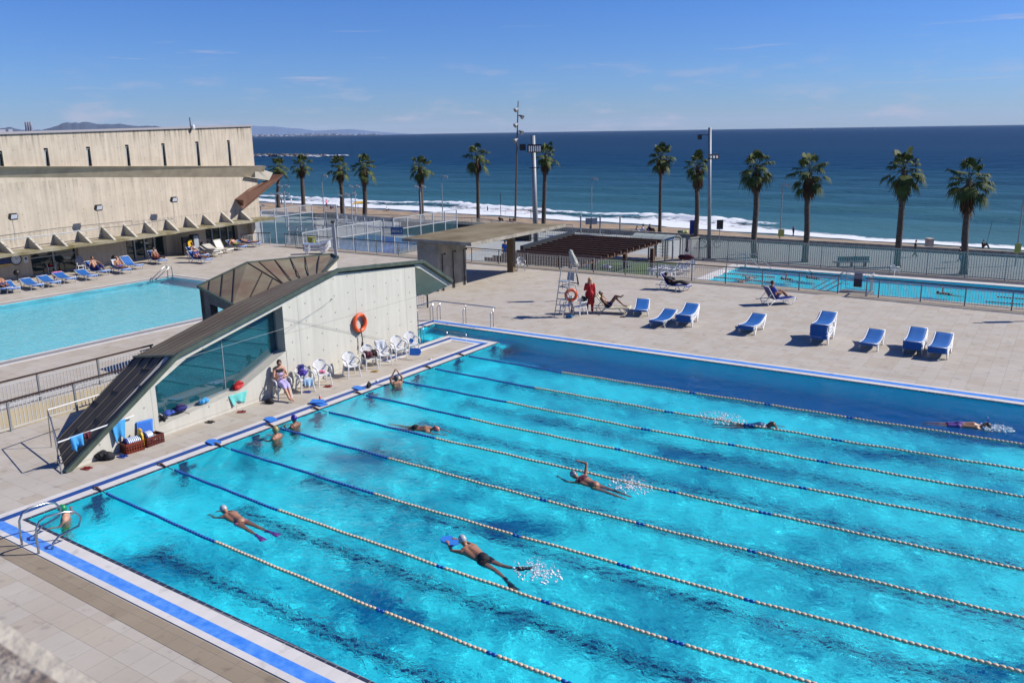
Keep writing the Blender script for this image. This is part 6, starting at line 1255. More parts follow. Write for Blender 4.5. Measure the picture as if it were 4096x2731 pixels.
a, b_ = GQ('d4', 1370, 1070), GQ('d4', 1605, 1000); back_ = Vector((-1, .0, 0)); t1_c, w1, rz1 = crate('brick-red lattice crate, front left, holding blue striped round floats', a, b_, .34, .30, 'crate')
a2, b2 = GQ('d4', 1650, 975), GQ('d4', 1872, 895); t2_c, w2, rz2 = crate('maroon lattice crate behind, holding floats and a white cloth', a2, b2, .34, .28, 'cratedk')
M_['floatblue'] = mat('pale_blue_foam', (.12, .42, .80), .6); M_['floatnavy'] = mat('navy_foam', (.01, .03, .22), .6)
def discs(tc, a, rz, w_, n_, z, lab, grp, x0_=.08, step=.052, r_=.15):
    d = Vector((math.cos(rz), math.sin(rz), 0)); q = Vector((-d.y, d.x, 0))
    for k in range(n_):
        c = a+d*(x0_+k*step)+q*.17+Zv*z; t_ = thing('round_float', (lab % (['leftmost', 'second', 'third', 'fourth', 'fifth', 'sixth', 'seventh', 'eighth', 'ninth'][k])), 'float', c, rz, grp); mb = MB(); mb.tube([(-.013, 0, 0), (.013, 0, 0)], r_, 18); mb.build('disc', M_['whitepaint'] if k else M_['floatnavy'], t_); mb = MB(); mb.tube([(-.020, 0, 0), (-.0135, 0, 0)], r_*.96, 18); mb.tube([(.0135, 0, 0), (.02, 0, 0)], r_*.96, 18); mb.build('facing', M_['floatblue'] if k else M_['floatnavy'], t_)
discs(t1_c, a, rz1, w1, 8, .27, '%s blue and white round float from the left in the brick-red crate', 'round floats standing in the crates')
discs(t2_c, a2, rz2, w2, 5, .27, '%s blue and white round float from the left in the maroon crate', 'round floats standing in the crates', x0_=.05, step=.045)
d = Vector((math.cos(rz1), math.sin(rz1), 0)); q = Vector((-d.y, d.x, 0)); c = a+d*(w1+.03)+q*.16+Zv*.33
t_ = thing('yellow_float', 'yellow figure-shaped foam float standing between the two crates', 'float', c, rz1+1.57); mb = MB(); mb.slab([(-.14, 0, -.22), (.14, 0, -.22), (.15, 0, .1), (.10, 0, .16), (.12, 0, .24), (.0, 0, .27), (-.12, 0, .24), (-.10, 0, .16), (-.15, 0, .1)], (0, .045, 0)); mb.build('foam_body', M_['yellow'], t_)
mb = MB(); mb.slab([(-.08, -.004, .1), (.08, -.004, .1), (.06, -.004, .2), (-.06, -.004, .2)], (0, .004, 0)); mb.build('facing', mat('light_yellow_foam', (.9, .7, .2), .5), t_)
c = a2+Vector((math.cos(rz2), math.sin(rz2), 0))*.22+Vector((-math.sin(rz2), math.cos(rz2), 0))*.32+Zv*.42; t_ = thing('flat_float', 'broad blue foam board propped up at the back of the crates', 'float', c, rz2); mb = MB(); mb.slab([(-.27, 0, -.2), (.22, 0, -.2), (.30, .05, .24), (-.22, .05, .28)], (0, .03, 0)); mb.build('board', M_['bluefoam'], t_)
mb = MB(); mb.slab([(-.25, -.004, -.2), (.2, -.004, -.2), (.22, .045, .2), (-.2, .045, .24)], (0, .003, 0)); mb.build('facing', mat('deep_blue_foam', (.02, .14, .55), .6), t_)
def crumple(name, label, cat, c, size, m, seed, group=None, extra=(), flat_=.5, rz=0, mats2=None, nl=7):
    rg = random.Random(seed); t_ = thing(name, label, cat, c, rz, group); mb = MB(); sx_, sy_, sz_ = size
    for i in range(nl): mb.ball((rg.uniform(-.27, .27)*sx_, rg.uniform(-.2, .2)*sy_, sz_*rg.uniform(.25, .5)), (sx_*rg.uniform(.22, .36), sy_*rg.uniform(.25, .4), sz_*rg.uniform(.28, .5)), 9, 6, M=Matrix.Rotation(rg.uniform(-.6, .6), 3, 'Z') @ Matrix.Rotation(rg.uniform(-.4, .4), 3, 'X'))
    o = mb.build(extra[0] if extra else 'body', M_[m] if isinstance(m, str) else m, t_, True); md = o.modifiers.new('r', 'REMESH'); md.mode = 'VOXEL'; md.voxel_size = max(.008, min(size)*.07); md.use_smooth_shade = True
    if len(extra) > 1:
        mb = MB(); mb.tube([(-.3*sx_, -.1*sy_, sz_*.6), (-.2*sx_, -.3*sy_, sz_*.85), (.2*sx_, -.35*sy_, sz_*.8), (.3*sx_, -.1*sy_, sz_*.6)], .012, 6); mb.build(extra[1], mats2 or M_['black'], t_, True)
    return t_
M_['aqua'] = cloth('aqua_towel', (.16, .62, .58)); M_['skyt'] = cloth('sky_blue_towel', (.06, .36, .72)); M_['navyc'] = cloth('navy_cloth', (.015, .02, .16)); M_['purpc'] = cloth('purple_cloth', (.08, .04, .35)); M_['maroon'] = cloth('maroon_cloth', (.10, .015, .03)); M_['pinkc'] = cloth('pink_towel', (.85, .22, .38)); M_['lilac'] = cloth('lilac_towel', (.52, .45, .78)); M_['wc'] = cloth('white_towel', (.72, .74, .78)); M_['bluec'] = cloth('blue_cloth', (.03, .08, .42)); M_['blackc'] = cloth('black_cloth', (.012, .012, .016)); M_['flower'] = mat('flowered_cloth', (.55, .72, .85), .8, col2=(.25, .45, .7), vary=.3, scale=22)
def onsill(n, x, y): p = onF(n, x, y); return p-nrm*.2
crumple('backpack', 'black backpack lying on the deck at the low end of the pavilion', 'bag', GQ('d4', 1075, 1135), (.5, .36, .30), 'blackc', 1, extra=('body', 'strap'), rz=.4)
crumple('sports_bag', 'navy and red bundle on the window sill, beside the blue bag', 'bag', onsill('d4', 2150, 500), (.5, .3, .26), 'navyc', 2, extra=('body', 'strap'), mats2=M_['maroon'], rz=1.5)
crumple('wash_bag', 'crumpled blue bag at the low end of the window sill', 'bag', onsill('d4', 1985, 555), (.42, .26, .18), 'bluec', 3, extra=('body', 'strap'), rz=1.5)
crumple('blue_towel_heap', 'sky blue cloth heaped in the middle of the window sill', 'towel', onsill('m0', 1780, 1320), (.34, .26, .22), 'skyt', 4, rz=1.5)
crumple('red_bag', 'red crumpled bag on the right of the window sill above the aqua towel', 'bag', onsill('m0', 2085, 1205), (.42, .32, .34), 'red', 5, extra=('body', 'strap'), mats2=M_['red'], rz=1.5)
crumple('lunch_bag', 'small dark bag with pale band hung at the low corner of the window', 'bag', onF('d4', 1845, 605)+nrm*.03, (.2, .2, .26), 'blackc', 6, extra=('body', 'strap'), mats2=M_['wc'])
crumple('drink_bag', 'bright blue plastic bag at the foot of the lifeguard chair', 'bag', GQ('m2', 600, 580), (.42, .28, .17), mat('blue_plastic_bag', (.01, .20, .42), .3), 7, extra=('body', 'strap'))
crumple('dark_bundle', 'black bundle beside the feet of the woman in the chair', 'bag', GQ('m1', 170, 1310), (.4, .28, .2), 'blackc', 8, extra=('body', 'strap'))
def drape(name, label, top, w_dir, w_, drop, m, seed, out=None, group=None, wav=.04):
    rg = random.Random(seed); t_ = thing(name, label, 'towel', top, 0, group); out = out or nrm; n_, k_ = 12, 10; ph = rg.uniform(0, 6)
    for side in (0, 1):
        mb = MB(); P_ = []
        for i in range(n_+1):
            u = i/n_
            for j in range(k_+1):
                v = j/k_; dz = drop*(1 if side == 0 else .7)*(.86+.14*math.sin(u*7+ph)); off = (.03+wav*math.sin(u*11+ph)*v)*(1 if side == 0 else -1); P_.append(w_dir*((u-.5)*w_*(1-.35*v*(.5+.5*math.sin(ph))))+out*off+Zv*(.02-dz*v))
        sheet(mb, [P_[i*(k_+1):(i+1)*(k_+1)] for i in range(n_+1)], out*.008)
        mb.build('fold', M_[m], t_, True)
    return t_
# drying rails in front of the pavilion's low end
r1a, r1b = AT(*Q('d4', 440, 905), (fa-CAM).xy.length+.1), onF('d4', 1430, 535)+nrm*.12; r2a = AT(*Q('d4', 300, 468), (GQ('d4', 355, 968)-CAM).xy.length); r2b = WL(*Q('d4', 995, 262), Vector((-4.3, -30)), Vector((-4.3, 10)))
O = GQ('d4', 435, 1208); t_ = thing('drying_rail', 'thin steel drying frame with two white rails at the low end of the pavilion', 'rail', O)
mb = MB(); mb.tube([r1a, r1b], .02, 7); mb.build('front_rail', M_['white'], t_, rel=O); mb = MB(); mb.tube([r2a, r2b], .02, 7); mb.build('rear_rail', M_['white'], t_, rel=O)
mb = MB(); mb.tube([GQ('d4', 435, 1208), r1a], .014, 6); mb.tube([r1a, r2a], .014, 6); mb.tube([GQ('d4', 355, 968), r2a], .014, 6); mb.build('frame', M_['steel'], t_, rel=O)
mb = MB(); mb.bar(GQ('d4', 525, 1308), GQ('d4', 525, 1308)+Zv*.02, .1, .1); mb.tube([N0+Vector((.08, -.1, 0)), F0+Vector((.0, -.05, .75))+Vector((.9, -.9, 0))*.0], .02, 6); mb.build('end_strut', M_['galv'], t_, rel=O)
rd = (r1b-r1a).normalized(); uu = lambda x: lin(r1a, r1b, (x-440)/990)
drape('hanging_towel', 'sky blue towel hanging over the front drying rail', uu(1200), rd, .42, .62, 'skyt', 1, group='things hung on the drying rail'); drape('hanging_towel', 'blue shirt knotted over the low end of the drying rail', uu(670), rd, .38, .42, 'skyt', 2, group='things hung on the drying rail', wav=.07)
drape('hanging_towel', 'dark purple garment beside the blue shirt on the drying rail', uu(790), rd, .22, .26, 'maroon', 3, group='things hung on the drying rail', wav=.06)
drape('hanging_towel', 'aqua towel draped over the window sill under the red bag', onsill('m0', 2030, 1240)+nrm*.2+Zv*.05, Vector((0, 1, 0)), .75, .38, 'aqua', 4)
def sandals(label, n, x, y, rz, m, z=0):
    loc = GQ(n, x, y, z); t_ = thing('flip_flops', label, 'sandals', loc, rz, 'pairs of sandals on the deck'); 
    for s in (-1, 1):
        mb = MB(); mb.prism([(-.13, -.03+s*.06), (.06, -.045+s*.06), (.13, -.03+s*.06), (.14, .02+s*.06), (.06, .045+s*.06), (-.13, .03+s*.06)], .0, .022); mb.build('sole', m, t_)
        mb = MB(); mb.tube([(0, -.04+s*.06, .02), (.05, s*.06, .05), (0, .04+s*.06, .02)], .01, 5); mb.build('strap', M_['black'], t_)
    return t_
RC = mat('red_rubber', (.30, .02, .02), .6); BC = mat('blue_rubber', (.02, .06, .35), .6)
sandals('red flip-flops at the low tip of the pavilion', 'd4', 830, 1255, .3, RC); sandals('navy sandals in front of the brick-red crate', 'd4', 1310, 1095, .2, BC); sandals('dark sandals below the blue cloth on the sill', 'm0', 1795, 1472, .2, M_['black']); sandals('dark red sandals below the red bag', 'm0', 2065, 1385, .7, RC)
sandals('maroon flip-flops in front of the pink-cloth chair', 'm1', 665, 1168, .3, RC); sandals('blue flip-flops under the flowered-cloth chair', 'm1', 490, 1215, .4, BC); sandals('yellowish flip-flops on the wet patch below the lifebuoy chairs', 'm1', 1065, 1040, .3, mat('ochre_rubber', (.45, .28, .05), .6)); sandals('dark shoes beside the sunbathing man', 'm2', 1050, 573, .3, M_['black'])
# small things on chairs and gutter
def onchair(c, dz=.44): return Vector((c[0], c[1], dz))
cs = {o['label']: o for o in bpy.data.objects if o.name.startswith('plastic_chair')}
def cl(key): return [o for l_, o in cs.items() if key in l_][0].location
crumple('purple_bag', 'purple bag on the chair with the flowered cloth', 'bag', onchair(cl('purple bag')+Vector((-.12, .0, 0)), .56), (.28, .34, .26), 'purpc', 11, extra=('body', 'strap'))
drape('dark_towel', 'dark towel hung over the back of the purple-bag chair', cl('purple bag')+Vector((-.26, .1, .86)), Vector((.35, .93, 0)), .22, .5, 'navyc', 8, out=Vector((.93, -.35, 0)))
drape('flowered_cloth', 'pale blue flowered cloth hanging from the seat of the purple-bag chair', cl('purple bag')+Vector((.23, -.05, .46)), Vector((.35, .93, 0)), .36, .30, 'flower', 9, out=Vector((.93, -.35, 0)))
crumple('pink_cloth', 'small pink and red cloth on a white chair seat', 'cloth', onchair(cl('small pink cloth'), .44), (.26, .2, .09), 'pinkc', 12); crumple('maroon_bag', 'maroon striped bag spilling over the chair arm', 'bag', onchair(cl('maroon striped')+Vector((.02, -.12, 0)), .46), (.36, .34, .32), 'maroon', 13, extra=('body', 'strap')); crumple('brown_bag', 'dark brown bag between the maroon bag and the mint chair', 'bag', onchair(cl('maroon striped')+Vector((.1, .22, 0)), .46), (.34, .34, .28), mat('brown_bag_cloth', (.06, .03, .03), .8), 14, extra=('body', 'strap'))
drape('mint_towel', 'pale mint towel over the chair back behind the maroon bag', cl('mint-backed')+Vector((-.26, .1, .87)), Vector((.42, .9, 0)), .42, .45, 'mint' if 'mint' in M_ else 'wc', 15, out=Vector((.9, -.42, 0)))
crumple('swim_cap_float', 'blue float with a goggle strap on the corner chair seat', 'float', onchair(cl('pavilion corner, with blue'), .45), (.24, .12, .2), 'bluefoam', 16, extra=('body', 'goggles'))
drape('black_jacket', 'black jacket over the back of the chair beside the guard', cl('draped in black')+Vector((.12, .26, .84)), Vector((.93, -.35, 0)), .46, .42, 'blackc', 17, out=Vector((.3, .95, 0)))
crumple('red_clothes', 'red clothes on the chair behind the pink-towel lounger', 'clothes', onchair(cl('holding red clothes'), .45), (.3, .3, .2), 'red', 18); t_ = thing('round_cover', 'round grey cover leaning on the chair by the hall glazing', 'cover', cl('round grey cover')+Vector((-.1, 0, .75)), 0); mb = MB(); mb.tube([(-.02, 0, 0), (.02, 0, 0)], .26, 16); mb.build('disc', mat('grey_cover', (.28, .28, .36), .6), t_); mb = MB(); mb.tube([(.03, .27*math.cos(a), .27*math.sin(a)) for a in [k*math.pi/12 for k in range(24)]], .012, 5, closed=True); mb.build('rim', M_['galv'], t_)
loc = [o for o in bpy.data.objects if o.get('label', '').startswith('blue lounger with the pink towel')][0]; hd2 = Vector((math.cos(loc.rotation_euler.z), math.sin(loc.rotation_euler.z), 0)); drape('pink_towel', 'pink towel hung over the head of a blue lounger by the hall', loc.location+hd2*1.92+Zv*.53, Vector((-hd2.y, hd2.x, 0)), .55, .42, 'pinkc', 21, out=-hd2)
t_ = thing('drink_bottle', 'pink and white bottle standing by the blue kickboards', 'bottle', GQ('m1', 600, 1295)); mb = MB(); mb.tube([(0, 0, 0), (0, 0, .16), (0, 0, .2)], [.035, .035, .02], 10); mb.build('body', mat('salmon_plastic', (.75, .22, .12), .4), t_, True); mb = MB(); mb.tube([(0, 0, .2), (0, 0, .25)], .022, 8); mb.build('cap', M_['white'], t_)
crumple('upright_cap', 'dark rounded cap standing at the end of a blue kickboard', 'cap', GQ('m1', 1015, 1180), (.13, .2, .26), 'blackc', 22)
crumple('goggles_heap', 'clear goggles left on the wet deck beside the gutter', 'goggles', GQ('m1', 1540, 935), (.16, .12, .05), 'wc', 23); crumple('goggles_heap', 'clear bottle and goggles on the gutter beyond the stretching swimmer', 'goggles', GQ('m1', 1085, 1125), (.16, .12, .06), 'wc', 24)
t_ = thing('water_bottle', 'clear bottle standing on the deck before the lounger of the person in black', 'bottle', GQ('m2', 1503, 365)); mb = MB(); mb.tube([(0, 0, 0), (0, 0, .2), (0, 0, .26)], [.04, .04, .015], 8); mb.build('body', mat('clear_bottle', (.4, .42, .4), .1), t_, True); mb = MB(); mb.tube([(0, 0, .26), (0, 0, .3)], .018, 6); mb.build('cap', M_['black'], t_)
# bins, banner, signs, bench, posts on promenade and beach
def P4(n, x, y, z=ZP): return GQ(n, x, y, z)
for nm, m, x, y, yt, lab in (('litter_bin', 'greenbin', 1547, 1170, 1118, 'dark green bin behind the turnstile roof'), ('litter_bin', 'lime', 1580, 1165, 1118, 'yellow-green bin next to the dark green bin')):
    p = P4('t2', x, y); h_ = HT(*Q('t2', x, yt), p)-p.z; t_ = thing(nm, lab, 'bin', p); mb = MB(); mb.tube([(0, 0, 0), (0, 0, h_*.85)], [.36, .44], 10); mb.build('body', M_[m], t_); mb = MB(); mb.tube([(0, 0, h_*.85), (0, 0, h_)], [.47, .40], 10); mb.build('lid', M_[m], t_)
p = GQ('d1', 848, 860); t_ = thing('litter_bin', 'lime green upright bin behind the lounger stack at the railing', 'bin', p+Vector((0, .3, 0)), .4); h_ = HT(*Q('d1', 845, 737), p); mb = MB(); mb.slab([(-.16, -.2, 0), (.16, -.2, 0), (.28, -.2, h_), (-.28, -.2, h_)], (0, .4, 0)); mb.build('body', M_['lime'], t_); mb = MB(); mb.box((0, 0, h_), (.6, .45, .06)); mb.build('lid', mat('lime_lid', (.42, .45, .05), .5), t_)
p = P4('t2', 1645, 1185); zt2 = HT(*Q('t2', 1645, 1028), p); t_ = thing('banner_sign', 'upright blue banner with a yellow foot beside a palm', 'banner', p, math.atan2(ex.y, ex.x)); mb = MB(); mb.box((0, 0, (zt2-p.z)*.62), (.72, .08, (zt2-p.z)*.76)); mb.build('panel', mat('banner_blue', (.015, .04, .30), .5), t_); mb = MB(); mb.box((0, 0, (zt2-p.z)*.17), (.72, .08, (zt2-p.z)*.14)); mb.build('foot', M_['yellow'], t_)
mb = MB(); [mb.box((0, -.045, (zt2-p.z)*(.9-.06*k)), (.5, .01, .05)) for k in range(3)]; mb.build('print_lines', mat('banner_print', (.06, .12, .4), .5), t_)
p = GQ('t2', 1873, 1250, -4.8); zt2 = HT(*Q('t2', 1876, 1026), p); t_ = thing('dark_signboard', 'dark square signboard on a thin post by the beach', 'sign', p, math.atan2(ex.y, ex.x)); hh_ = zt2-p.z; mb = MB(); mb.tube([(0, 0, 0), (0, 0, hh_-.9)], .04, 6); mb.build('post', M_['galv'], t_); mb = MB(); mb.box((0, 0, hh_-.55), (.75, .06, 1.1)); mb.build('board', M_['black'], t_)
p = P4('t3', 870, 1425); t_ = thing('promenade_bench', 'long grey-green bench facing the sea on the promenade', 'bench', p, math.atan2(ex.y, ex.x)); mb = MB(); mb.box((0, 0, .46), (3.4, .5, .1)); mb.build('seat', M_['galv'], t_); mb = MB(); mb.box((.1, -.2, .78), (2.9, .08, .42)); mb.build('backrest', mat('bench_green', (.09, .2, .2), .6), t_)
for s in (-1.2, .05, 1.3): mb = MB(); mb.box((s, 0, .2), (.12, .45, .4)); mb.build('leg', M_['darkgrey'], t_)
p = GQ('t3', 1535, 1295, -5.0); t_ = thing('beach_pillar', 'pale upright concrete pillar standing on the sand near the water', 'pillar', p, .6); h_ = HT(*Q('t3', 1540, 1190), p)-p.z; mb = MB(); mb.box((0, 0, h_/2), (.55, .9, h_)); mb.build('shaft', M_['concX'], t_); mb = MB(); mb.box((0, 0, h_+.04), (.65, 1.0, .1)); mb.build('cap', M_['concX'], t_)
for i, (x, y, yt, lab) in enumerate(((690, 1140, 985, 'left of the three thin posts behind the pergola'), (855, 1145, 990, 'middle of the three thin posts behind the pergola'), (1025, 1150, 1000, 'right of the three thin posts behind the pergola'))):
    p = P4('t2', x, y); t_ = thing('volleyball_post', lab, 'post', p, 0, 'thin posts behind the pergola'); mb = MB(); h_ = HT(*Q('t2', x, yt), p)-p.z; mb.tube([(0, 0, 0), (0, 0, h_)], .10, 8); mb.build('shaft', M_['galv'], t_); mb = MB(); mb.tube([(0, 0, h_-.12), (0, 0, h_+.02)], .12, 8); mb.build('cap', M_['concX'], t_)
p = P4('t2', 778, 1140); t_ = thing('grey_signboard', 'grey double signboard at the foot of the beach lamp', 'sign', p+Vector((.2, -.3, 0)), math.atan2(ex.y, ex.x)); z2 = HT(*Q('t2', 778, 1035), p)-p.z; mb = MB(); mb.box((-.4, 0, z2), (.7, .06, .8)); mb.build('board', M_['galv'], t_); mb = MB(); mb.box((.42, .1, z2), (.7, .06, .8)); mb.build('board', M_['galvpale'], t_); mb = MB(); mb.tube([(0, .05, 0), (0, .05, z2+.3)], .05, 6); mb.build('post', M_['darkgrey'], t_)
def sandpt(n, x, y, guess=-6.5):
    z = guess
    for _ in range(12): p = GQ(n, x, y, z); z = .5*z+.5*sandz(p.x, p.y)
    return GQ(n, x, y, z)
for x, y, yt, n, lab in ((2145, 1000, 798, 't1', 'thin grey net post on the beach left of the brown mast'), (265, 1010, 950, 't2', 'short dark stake on the beach by the grey mast'), (390, 1015, 770, 't2', 'net post on the beach right of the palm behind the grey mast')):
    p = sandpt(n, x, y); t_ = thing('net_post', lab, 'post', p, 0, 'posts on the sand'); mb = MB(); h_ = HT(*Q(n, x, yt), p)-p.z; mb.tube([(0, 0, 0), (0, 0, h_)], .07, 6); mb.build('shaft', M_['darkgrey'], t_); mb = MB(); mb.ball((0, 0, h_), .09, 6, 4); mb.build('cap', M_['darkgrey'], t_)
a = sandpt('t1', 2150, 990); b_ = sandpt('t2', 390, 1005); z1, z2 = HT(*Q('t1', 2185, 945), a), HT(*Q('t2', 350, 915), b_); t_ = thing('volleyball_net', 'orange-edged volleyball net strung across the beach', 'net', a); mb = MB(); A__, B__ = Vector((a.x+1, a.y, z1)), Vector((b_.x, b_.y, z2)); md_ = lin(A__, B__, .4)-Zv*.25
mb.tube([A__, md_, B__], .045, 5); mb.tube([A__-Zv*.9, md_-Zv*.85, B__-Zv*.5], .045, 5); mb.tube([A__, A__-Zv*.9], .04, 5); mb.build('edge_tape', mat('orange_tape', (.60, .20, .06), .7), t_, rel=a)
mb = MB(); [mb.tube([lin(A__, md_, k/14), lin(A__, md_, k/14)-Zv*.88], .008, 3) for k in range(15)]; mb.build('net_mesh', M_['cordw'], t_, rel=a)
p = sandpt('t1', 925, 945); t_ = thing('beach_shelter', 'small yellow awning on the beach left of the fourth palm', 'shelter', p, math.atan2(ex.y, ex.x)); mb = MB(); mb.slab([(-1.4, 0, 1.3), (1.6, 0, 1.6), (1.6, 1.6, 1.9), (-.8, 1.6, 1.7)], (0, 0, .06)); mb.build('awning', M_['yellow'], t_); mb = MB(); [mb.tube([(x_, .1, 0), (x_, .1, 1.4)], .05, 5) for x_ in (-1.1, 0, 1.4)]; mb.build('pole', M_['galv'], t_)
# bicycle-like hoops (racks) behind the right mast
for x, lab in ((1748, 'left bicycle standing behind the tall fence by the grey mast'), (1830, 'right bicycle wheel stand behind the tall fence')):
    pass
p = P4('t2', 1790, 1265); t_ = thing('parked_bicycle', 'dark bicycle seen through the fence on both sides of the right grey mast', 'bicycle', p, math.atan2(ex.y, ex.x))
for s in (-1, 1): mb = MB(); mb.tube([(s*.85, .35*math.cos(a)*0, .42+.40*math.sin(a)) if False else (s*.85+.40*math.cos(a), 0, .44+.40*math.sin(a)) for a in [k*math.pi/10 for k in range(20)]], .03, 5, closed=True); mb.build('wheel', M_['black'], t_)
mb = MB(); mb.tube([(-.85, 0, .44), (-.3, 0, .95), (.6, 0, 1.0), (.85, 0, .44)], .025, 5); mb.tube([(-.3, 0, .95), (0, 0, .42), (.6, 0, 1.0)], .025, 5); mb.tube([(.6, -.2, 1.15), (.62, .2, 1.15)], .02, 5); mb.build('frame', M_['darkgrey'], t_)
# items on the turf and terrace
for x, y, lab in ((735, 680, 'white bundle lying on the turf beyond the parasol'), (1010, 695, 'white and grey folding chair lying on the turf')):
    crumple('turf_bundle', lab, 'bundle', GQ('c3', x, y, ZL), (.9, .6, .35), 'wc', 31+x)
crumple('dark_clothes', 'dark clothes heaped over the chairs by the lower parasol', 'clothes', GQ('c4', 690, 930, ZL)+Zv*.8, (1.4, .6, .5), 'maroon', 55)
# rough stone parapet right in front of the viewer, lower left corner
zp = 7.72; a, b_ = G(-260, 2310, zp), G(560, 2840, zp); a2_, b2_ = G(-260, 2400, zp), G(400, 2840, zp); far_ = (a2_-a)*14
M_['stonep'] = mat('pale_coping_stone', (.56, .50, .40), .9, vary=.15, scale=14, bump=.5, bscale=40); M_['roughp'] = mat('rough_aggregate', (.50, .44, .36), .95, col2=(.20, .15, .12), vary=.5, scale=16, bump=1.0, bscale=55, detail=4)
t_ = thing('stone_parapet', 'blurred rough stone parapet in the lower left corner close to the viewer', 'parapet', a); mb = MB(); mb.slab([a, b_, b2_, a2_], (0, 0, -.12)); mb.build('coping_edge', M_['stonep'], t_, rel=a); mb = MB(); mb.slab([a2_, b2_, b2_+far_, a2_+far_], (0, 0, -.115)); mb.build('rough_top', M_['roughp'], t_, rel=a)
# ------------------------------------------------------------------ people
STAND = dict(pel=(0, 0, .93), wai=(.01, 0, 1.08), che=(-.01, 0, 1.28), nek=(-.01, 0, 1.45), hed=(.02, 0, 1.60), sh=(-.01, .175, 1.40), el=(-.03, .23, 1.13), ha=(.07, .24, .90), hi=(0, .09, .90), kn=(.02, .10, .49), an=(-.02, .10, .08), to=(.13, .12, .03))
SIT = dict(pel=(.0, 0, .50), wai=(-.05, 0, .64), che=(-.10, 0, .84), nek=(-.12, 0, 1.01), hed=(-.08, 0, 1.16), sh=(-.11, .17, .97), el=(-.02, .25, .73), ha=(.20, .17, .64), hi=(.04, .09, .49), kn=(.45, .11, .50), an=(.52, .10, .09), to=(.66, .12, .04))
LIE = dict(pel=(.95, 0, .40), wai=(1.08, 0, .43), che=(1.25, 0, .56), nek=(1.37, 0, .70), hed=(1.44, 0, .84), sh=(1.33, .17, .66), el=(1.12, .27, .48), ha=(.88, .22, .44), hi=(.90, .09, .39), kn=(.48, .11, .42), an=(.08, .11, .40), to=(.03, .13, .52))
SWIM = dict(pel=(0, 0, -.06), wai=(.15, 0, -.03), che=(.36, 0, -.02), nek=(.53, 0, -.02), hed=(.68, 0, .02), sh=(.48, .17, -.03), el=(.72, .22, -.08), ha=(.98, .16, -.10), hi=(-.04, .09, -.08), kn=(-.45, .11, -.14), an=(-.86, .12, -.12), to=(-1.03, .12, -.16))
def J(base, **o):
    d = {}
    for k, v in base.items():
        if k in ('pel', 'wai', 'che', 'nek', 'hed'): d[k] = Vector(v)
        else: d[k+'L'] = Vector(v); d[k+'R'] = Vector((v[0], -v[1], v[2]))
    for k, v in o.items():
        if k in d: d[k] = Vector(v)
        else: d[k+'L'] = Vector(v); d[k+'R'] = Vector((v[0], -v[1], v[2]))
    return d
def remesh(o, vx):
    m = o.modifiers.new('surface', 'REMESH'); m.mode = 'VOXEL'; m.voxel_size = vx; m.use_smooth_shade = True
    s_ = o.modifiers.new('soft', 'SMOOTH'); s_.factor = .5; s_.iterations = 3 if vx < .016 else 1
